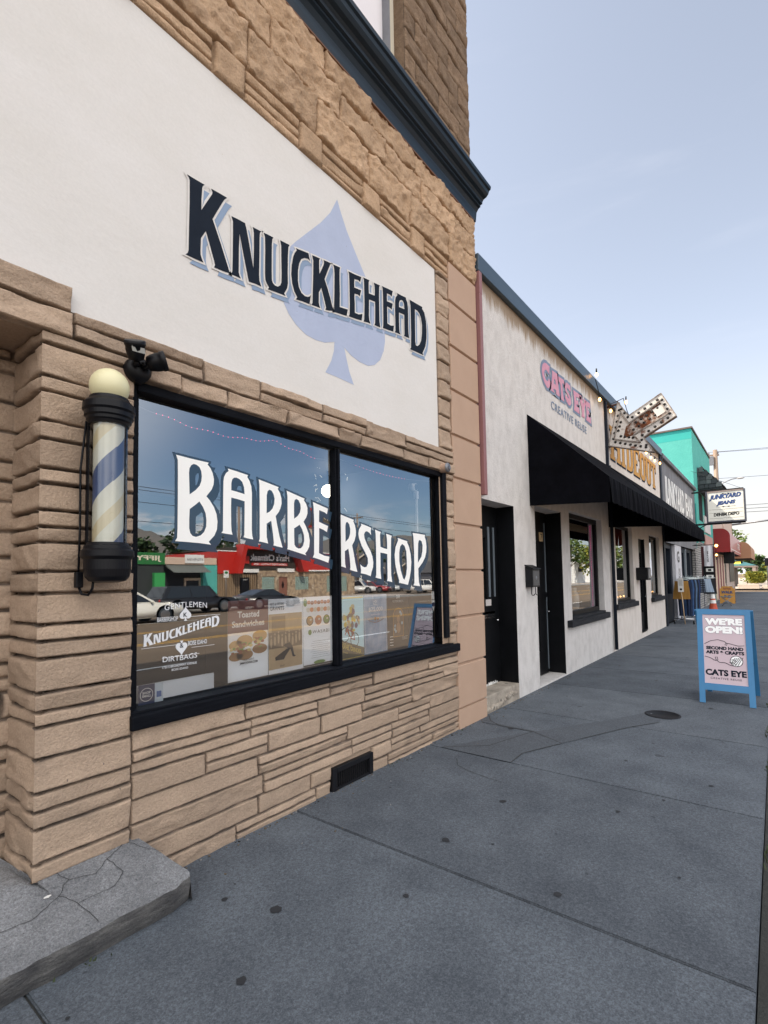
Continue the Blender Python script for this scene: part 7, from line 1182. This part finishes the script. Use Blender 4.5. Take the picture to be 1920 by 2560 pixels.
b = MB().m(M_white); b.box(25.95, 27.9, YO+.06, YO+.2, 2.34, 2.64); b.box(30.02, 32.0, YO+.06, YO+.2, 2.38, 2.71); b.build('light_box', f3)
b = MB().m(mat('brown siding', (.25, .17, .1), (.16, .11, .07), scale=3, stretch=(5, 1, .2)))
for i in range(18): b.box(23.9+i*.218, 24.05+i*.218, YO, YO+.05, .05, 2.24)
b.box(23.87, 27.83, YO-8, YO, 0, 2.24); b.build('board_wall', f3)
M_rub = mat('rubble stone', (.44, .33, .22), (.2, .14, .095), rough=.95, scale=3.2, amt=.9, ramp=(.42, .58), bump=.8, bscale=5, spots=[((.5, .42, .33), 4, .5, .4), ((.14, .1, .08), 6, .3, .3)])
b = MB().m(M_rub); b.wall(27.83, 40.6, 0, 2.5, YO+.1, [(28.3, 29.7, .8, 1.96), (32.15, 33.9, .72, 1.97), (36.4, 39.4, .4, 1.97), (30.2, 31.2, .05, 1.95)], -.15); b.quad((40.6, YO+.1, 0), (40.6, YO-8, 0), (40.6, YO-8, 4.2), (40.6, YO+.1, 4.2)); b.quad((23.9, YO+.1, 4.2), (40.8, YO+.1, 4.2), (40.8, YO-8, 4.2), (23.9, YO-8, 4.2)); b.build('stone_base', f3)
M_gbk = mat('glass block', (.30, .40, .36), (.18, .26, .24), rough=.15, scale=4)
for a, e_, z0, z1 in ((28.3, 29.7, .8, 1.96), (32.15, 33.9, .72, 1.97), (36.4, 39.4, .4, 1.97)):
    b = MB().m(M_gbk); nx_ = int((e_-a)/.2); nz_ = int((z1-z0)/.2)
    for i in range(nx_):
        for j in range(nz_): w_ = (e_-a)/nx_; h_ = (z1-z0)/nz_; b.box(a+i*w_+.012, a+(i+1)*w_-.012, YO, YO+.06, z0+j*h_+.012, z0+(j+1)*h_-.012)
    b.m(M_crm); b.quad((a, YO+.005, z0), (e_, YO+.005, z0), (e_, YO+.005, z1), (a, YO+.005, z1)); b.build('glass_block_window', f3)
b = MB().m(mat('brick brown door', (.22, .09, .06))); b.box(30.2, 31.2, YO-.05, YO+.02, .05, 1.95); b.m(M_blk); b.add([(30.7, YO+.03, 1.6), (30.85, YO+.03, 1.2), (30.7, YO+.03, .8), (30.55, YO+.03, 1.2)], ((0, 1, 2, 3),)); b.build('door', f3)
b = MB().m(M_blk); b.box(26.05, 27.0, YO+.05, YO+.09, .05, 1.9); b.m(M_white); tx(b, '1731', 26.75, 1.68, .4, .1, YO+.1); b.build('door', f3)
py = thing('pylon_sign', 'tall boxed red and brown pylon sign on cream posts behind the red restaurant, mirrored in the window', 'sign', (37.5, YO-3, 0)); py['label'] = 'boxed red and brown pylon sign on cream posts, mirrored above the red restaurant'
b = MB().m(mat('cream post', (.55, .5, .42))); b.box(36.6, 37.4, YO-3.4, YO-2.8, 0, 7.4); b.box(38.2, 38.7, YO-3.4, YO-2.8, 0, 7.4); b.build('post', py); b = MB().m(M_fred); b.box(36.2, 41.2, YO-3.6, YO-2.6, 7.2, 9.2); b.build('sign_box', py); b = MB().m(mat('brown panel', (.06, .045, .03), (.12, .09, .05), scale=2)); b.box(36.5, 40.2, YO-2.61, YO-2.5, 7.4, 8.9); b.build('sign_face', py)
def house(label, x0, x1, y, zw, zr, m_, d=9):
    t = thing('house', label, 'house', ((x0+x1)/2, y, 0), group='gabled houses beyond the far car park'); b = MB().m(m_); b.box(x0, x1, y-d, y, -.1, zw); b.add([(x0, y, zw), (x1, y, zw), ((x0+x1)/2, y, zr)], ((0, 1, 2),)); b.build('wall', t); b = MB().m(mat('roof shingle', (.07, .065, .065))); xm = (x0+x1)/2
    for s_ in (x0-.3, x1+.3): b.add([(s_, y+.4, zw-.15), (xm, y+.4, zr+.06), (xm, y-d, zr+.06), (s_, y-d, zw-.15)], ((0, 1, 2, 3),))
    b.build('roof', t); b = MB().m(mat('cream fascia', (.6, .52, .42)))
    for s_ in (x0-.3, x1+.3): b.bar((s_, y+.42, zw-.2), (xm, y+.42, zr), .08, .22)
    b.build('bargeboard', t); b = MB().m(M_white); b.box(xm-1.6, xm-.6, y, y+.05, 1, 2.2); b.box(xm+.6, xm+1.6, y, y+.05, 1, 2.2); b.build('window', t)
M_hg = mat('dark grey siding', (.08, .08, .085)); house('dark grey gabled house nearest the red restaurant', 58, 67, -50, 3.6, 5.9, M_hg); house('dark grey gabled house with a lower roof, in the middle', 70, 78, -50, 2.6, 4.6, mat('brown siding dark', (.07, .06, .05))); house('plain grey gabled house, farthest of the three', 82, 92, -48, 2.8, 5.0, mat('mid grey siding', (.2, .2, .22)))
bw = thing('white_block_building', 'sunlit white block building far along the opposite side', 'building', (118, YO, 0)); b = MB().m(M_white); b.box(108, 150, YO-12, YO+2, 0, 5.6); b.build('wall', bw); b = MB().m(M_dark); b.box(112, 116, YO+2, YO+2.05, 2.4, 3.4); b.build('window', bw)
TL_ = ['dark tree behind the beige fronted shop, nearer the red roof', 'tallest dark tree behind the red restaurant', 'narrow dark tree left of the dark clump behind the beige shop', 'dark tree rising behind the red pylon sign', 'dull green tree beside the first gabled house', 'broad green tree between the two gabled houses', 'broad dark tree behind the middle gabled house', 'dark green kerbside tree just past the far car park', 'tall leafy kerbside tree reflected in the craft shop window', 'second leafy kerbside tree reflected in the craft shop window', 'leafy kerbside tree reflected in the first bar window', 'yellowish kerbside tree before the white block building', 'leafy tree beyond the white block building', 'farthest leafy tree along the opposite kerb', 'small dark tree behind the green lettered shop']
for i, (x, y, h, rad, lm) in enumerate(((37, -60, 8.6, 3.0, 3), (41, -60, 9.2, 3.6, 3), (33, -62, 7.6, 2.4, 3), (48, -62, 8.2, 2.6, 3), (58, -62, 7.2, 3.2, 0), (70, -58, 7.5, 4.2, 0), (80, -60, 8.0, 4.6, 3), (64, -27.5, 7.0, 3.0, 0), (74, -28, 9.5, 4.2, 1), (85, -28, 8.6, 4.0, 1), (97, -28.5, 9.0, 4.2, 1), (112, -28, 8.0, 3.6, 2), (128, -28, 9.0, 4.0, 1), (150, -28, 9, 4.5, 1), (24, -62, 6.8, 2.2, 3))):
    tree('roadside_tree', TL_[i], x, y, h, rad, lm, 900 if y > -40 else 700, .42, -.1, 'trees on the opposite side of the street', .3, seed=i+20)
# hills
def hills(nm, a0, a1, rad, h0, h1, m_, seed):
    b = MB().m(m_); n = 120; vs = []
    for i in range(n+1):
        a = a0+(a1-a0)*i/n; hh = h0+(h1-h0)*(.5+.5*fbm(a*5, seed, 0, 5))
        for q in range(5): t = q/4; r_ = rad*(1+.5*t); vs.append((r_*math.cos(a), r_*math.sin(a), -2+hh*(t**.8)*(1+.15*fbm(a*20, t*3, seed, 3))))
    b.add(vs, [(i*5+q, i*5+q+1, (i+1)*5+q+1, (i+1)*5+q) for i in range(n) for q in range(4)], True); b.build(nm, kind='structure')
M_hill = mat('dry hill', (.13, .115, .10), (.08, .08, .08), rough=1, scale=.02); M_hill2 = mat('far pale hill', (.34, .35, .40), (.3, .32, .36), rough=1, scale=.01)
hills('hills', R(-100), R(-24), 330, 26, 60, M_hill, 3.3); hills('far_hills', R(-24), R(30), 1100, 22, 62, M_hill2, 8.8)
# ================================================================== vehicles on the far side
M_tyre = mat('tyre', (.015, .015, .016), rough=.8); M_rim = mat('alloy rim', (.45, .45, .47), rough=.3, metal=.9); M_cgl = mat('car glass', (.012, .016, .02), rough=.05, spec=.8)
def car(name, label, cat, col_, L, H, W, prof, gh, loc, rz=0, wr=.33, wx=(.30, -.30), group=None):
    """prof: side outline of the lower body; gh: four (x, z) points of the glasshouse, front bottom to rear bottom"""
    t = thing(name, label, cat, loc, rz, group); t.rotation_euler = (0, 0, 0)
    pm = mat('car paint '+str(col_), col_, rough=.3, spec=.5, coat=.6)
    bm = bmesh.new(); n = len(prof); va = [bm.verts.new((x*L, -W/2, z*H)) for x, z in prof]; vb = [bm.verts.new((x*L, W/2, z*H)) for x, z in prof]
    bm.faces.new(va); bm.faces.new(vb[::-1])
    for i in range(n): bm.faces.new((va[i], vb[i], vb[(i+1) % n], va[(i+1) % n]))
    bmesh.ops.recalc_face_normals(bm, faces=bm.faces); bmesh.ops.bevel(bm, geom=bm.edges[:], offset=.05, segments=2, affect='EDGES', clamp_overlap=True)
    b = MB().m(pm); b.bm(bm, True); b.build('body', t, local=True)
    q = [(x*L, z*H) for x, z in gh]; wi = W/2-.04; wo = W/2-.20
    b = MB().m(pm); vs = [(q[0][0], -wi, q[0][1]), (q[1][0], -wo, q[1][1]), (q[2][0], -wo, q[2][1]), (q[3][0], -wi, q[3][1])]; vs += [(x, -y, z) for x, y, z in vs]; b.add(vs, ((0, 1, 2, 3), (7, 6, 5, 4), (0, 4, 5, 1), (1, 5, 6, 2), (2, 6, 7, 3))); b.build('cabin', t, local=True)
    cx = sum(p_[0] for p_ in q)/4; cz = sum(p_[1] for p_ in q)/4
    def ins_(p_, k): return (cx+(p_[0]-cx)*k, cz+(p_[1]-cz)*k)
    for s_ in (-1, 1):
        b = MB().m(M_cgl); g = [ins_(p_, .84) for p_ in q]; yy = [wi, wo, wo, wi]; pts_ = [(g[i][0], s_*((wi+wo)/2+(yy[i]-(wi+wo)/2)*.84+.012), g[i][1]) for i in range(4)]; m0 = .5
        mid_t = tuple((pts_[1][k]+pts_[2][k])/2 for k in range(3)); mid_b = tuple((pts_[0][k]+pts_[3][k])/2 for k in range(3))
        b.quad(pts_[0], pts_[1], (mid_t[0]+.04, *mid_t[1:]), (mid_b[0]+.04, *mid_b[1:])); b.quad((mid_b[0]-.04, *mid_b[1:]), (mid_t[0]-.04, *mid_t[1:]), pts_[2], pts_[3]); b.build('side_window', t, local=True)
    for (p_, r_, nm) in ((q[0], q[1], 'windscreen'), (q[3], q[2], 'rear_window')):
        d = .012 if nm == 'windscreen' else -.012; b = MB().m(M_cgl); k0, k1 = .1, .9; A_ = [p_[0]+(r_[0]-p_[0])*k0+d, p_[1]+(r_[1]-p_[1])*k0+.01]; B_ = [p_[0]+(r_[0]-p_[0])*k1+d, p_[1]+(r_[1]-p_[1])*k1+.01]; b.quad((A_[0], -wi+.08, A_[1]), (A_[0], wi-.08, A_[1]), (B_[0], wo-.04, B_[1]), (B_[0], -wo+.04, B_[1])); b.build(nm, t, local=True)
    for fx in wx:
        for s_ in (-1, 1):
            b = MB().m(M_tyre); b.lathe([(.0, -.1), (wr-.04, -.11), (wr, -.08), (wr, .08), (wr-.04, .11), (.0, .1)], (fx*L, s_*(W/2-.10), wr), 24, 'y'); w_ = b.build('wheel', t, local=True); b = MB().m(M_rim); b.lathe([(.0, .0), (wr*.62, .004), (wr*.66, .0)], (fx*L, s_*(W/2+.012), wr), 20, 'y'); b.build('rim', w_, local=True); b = MB().m(M_blk); b.lathe([(.0, .0), (wr+.07, .0)], (fx*L, s_*(W/2+.004), wr+.02), 22, 'y'); b.build('wheel_arch', t, local=True)
    zf = H*.46
    for s_ in (-1, 1):
        b = MB().m(mat('headlight', (.7, .7, .66), rough=.1)); b.ball((L/2-.12, s_*(W/2-.22), zf), .16, 10, sx=.7, sy=1, sz=.5); b.build('headlight', t, local=True); b = MB().m(mat('tail light', (.4, .01, .01), rough=.2)); b.ball((-L/2+.07, s_*(W/2-.18), zf+.06), .14, 10, sx=.6, sy=1, sz=.6); b.build('tail_light', t, local=True)
        b = MB().m(pm); b.ball((q[0][0]-.25, s_*(W/2+.05), q[0][1]+.06), .11, 8, sx=.5, sz=.6); b.build('wing_mirror', t, local=True)
    b = MB().m(M_blk); b.box(L/2-.03, L/2+.01, -.5, .5, H*.22, H*.38); b.build('grille', t, local=True)
    t.rotation_euler = (0, 0, rz); return t
SED = [(-.5, .16), (-.5, .5), (-.485, .62), (-.33, .66), (.18, .64), (.40, .57), (.48, .48), (.5, .36), (.5, .16)]; SEDG = [(.22, .62), (.04, .99), (-.22, .99), (-.40, .64)]
SUV = [(-.5, .17), (-.5, .5), (-.48, .58), (.2, .58), (.42, .54), (.49, .46), (.5, .3), (.5, .17)]; SUVG = [(.24, .56), (.12, .99), (-.40, .99), (-.48, .57)]
COU = [(-.5, .16), (-.5, .5), (-.47, .66), (-.38, .70), (.15, .64), (.40, .55), (.49, .44), (.5, .3), (.5, .16)]; COUG = [(.20, .62), (.0, .99), (-.14, .98), (-.42, .68)]
G_ = 'vehicles on the far side of the street'
car('sedan', 'white sedan driving along the street, mirrored low on the left of the shop window', 'car', (.78, .76, .70), 4.6, 1.40, 1.8, SED, SEDG, (10.05, -19.1, -.146), 0, group=G_)
car('sport_utility_vehicle', 'black utility vehicle parked before the turquoise side wall', 'car', (.010, .010, .012), 4.75, 1.52, 1.9, SUV, SUVG, (15.75, -23.2, -.146), 0, .36, group=G_)
car('coupe', 'black coupe parked before the red restaurant', 'car', (.011, .011, .013), 4.2, 1.22, 1.8, COU, COUG, (20.95, -23.2, -.146), 0, .32, group=G_)
for i, (c, l_, x, y, rz, pr, gh) in enumerate((((.6, .6, .6), 'silver utility vehicle at the left of the far car park', 47, -38, R(60), SUV, SUVG), ((.33, .02, .02), 'red car in the far car park', 50.5, -38.5, R(75), SED, SEDG), ((.4, .42, .44), 'grey car in the far car park', 54, -39, R(80), SED, SEDG), ((.02, .02, .025), 'black car in the far car park beside the white one', 57, -39.5, R(70), SUV, SUVG), ((.76, .75, .72), 'white utility vehicle at the right of the far car park', 50.0, -30.5, R(10), SUV, SUVG))):
    car('parked_car', l_, 'car', c, 4.6, 1.6 if pr is SUV else 1.42, 1.85, pr, gh, (x, y, -.146), rz, .35, group=G_)
ss = thing('street_sign', 'small green and white street sign on a thin post before the red restaurant', 'sign', (20.9, -27.5, 0)); b = MB().m(M_grey); b.tube([(20.9, -27.5, 0), (20.9, -27.5, 2.4)], .03, 6); b.build('post', ss); b = MB().m(M_white); b.box(20.7, 21.1, -27.48, -27.45, 1.85, 2.35); b.m(mat('sign green', 0)); b.box(20.78, 21.02, -27.45, -27.445, 2.12, 2.28); b.build('sign_plate', ss)
for i, x in enumerate((20, 34, 54, 76)):
    up_ = thing('utility_pole', 'wooden utility pole on the opposite side of the street, %s along' % ('first', 'second', 'third', 'fourth')[i], 'utility pole', (x, -44, 0)); b = MB().m(M_bark); b.tube([(x, -44, 0), (x, -44, 11)], [.18, .12], 8); b.build('pole', up_); b = MB().m(M_bark); b.box(x-.06, x+.06, -45, -43, 10.3, 10.45); b.build('crossarm', up_)
for i, (z, y) in enumerate(((10.5, -43.2), (10.5, -44.8), (9.2, -44), (7.4, -44))): wire((-20, y, z), (140, y, z), .0, .025, 20, lab='overhead wire along the opposite side, %s' % ('nearest of the top pair', 'farther of the top pair', 'below the top pair', 'lowest')[i])
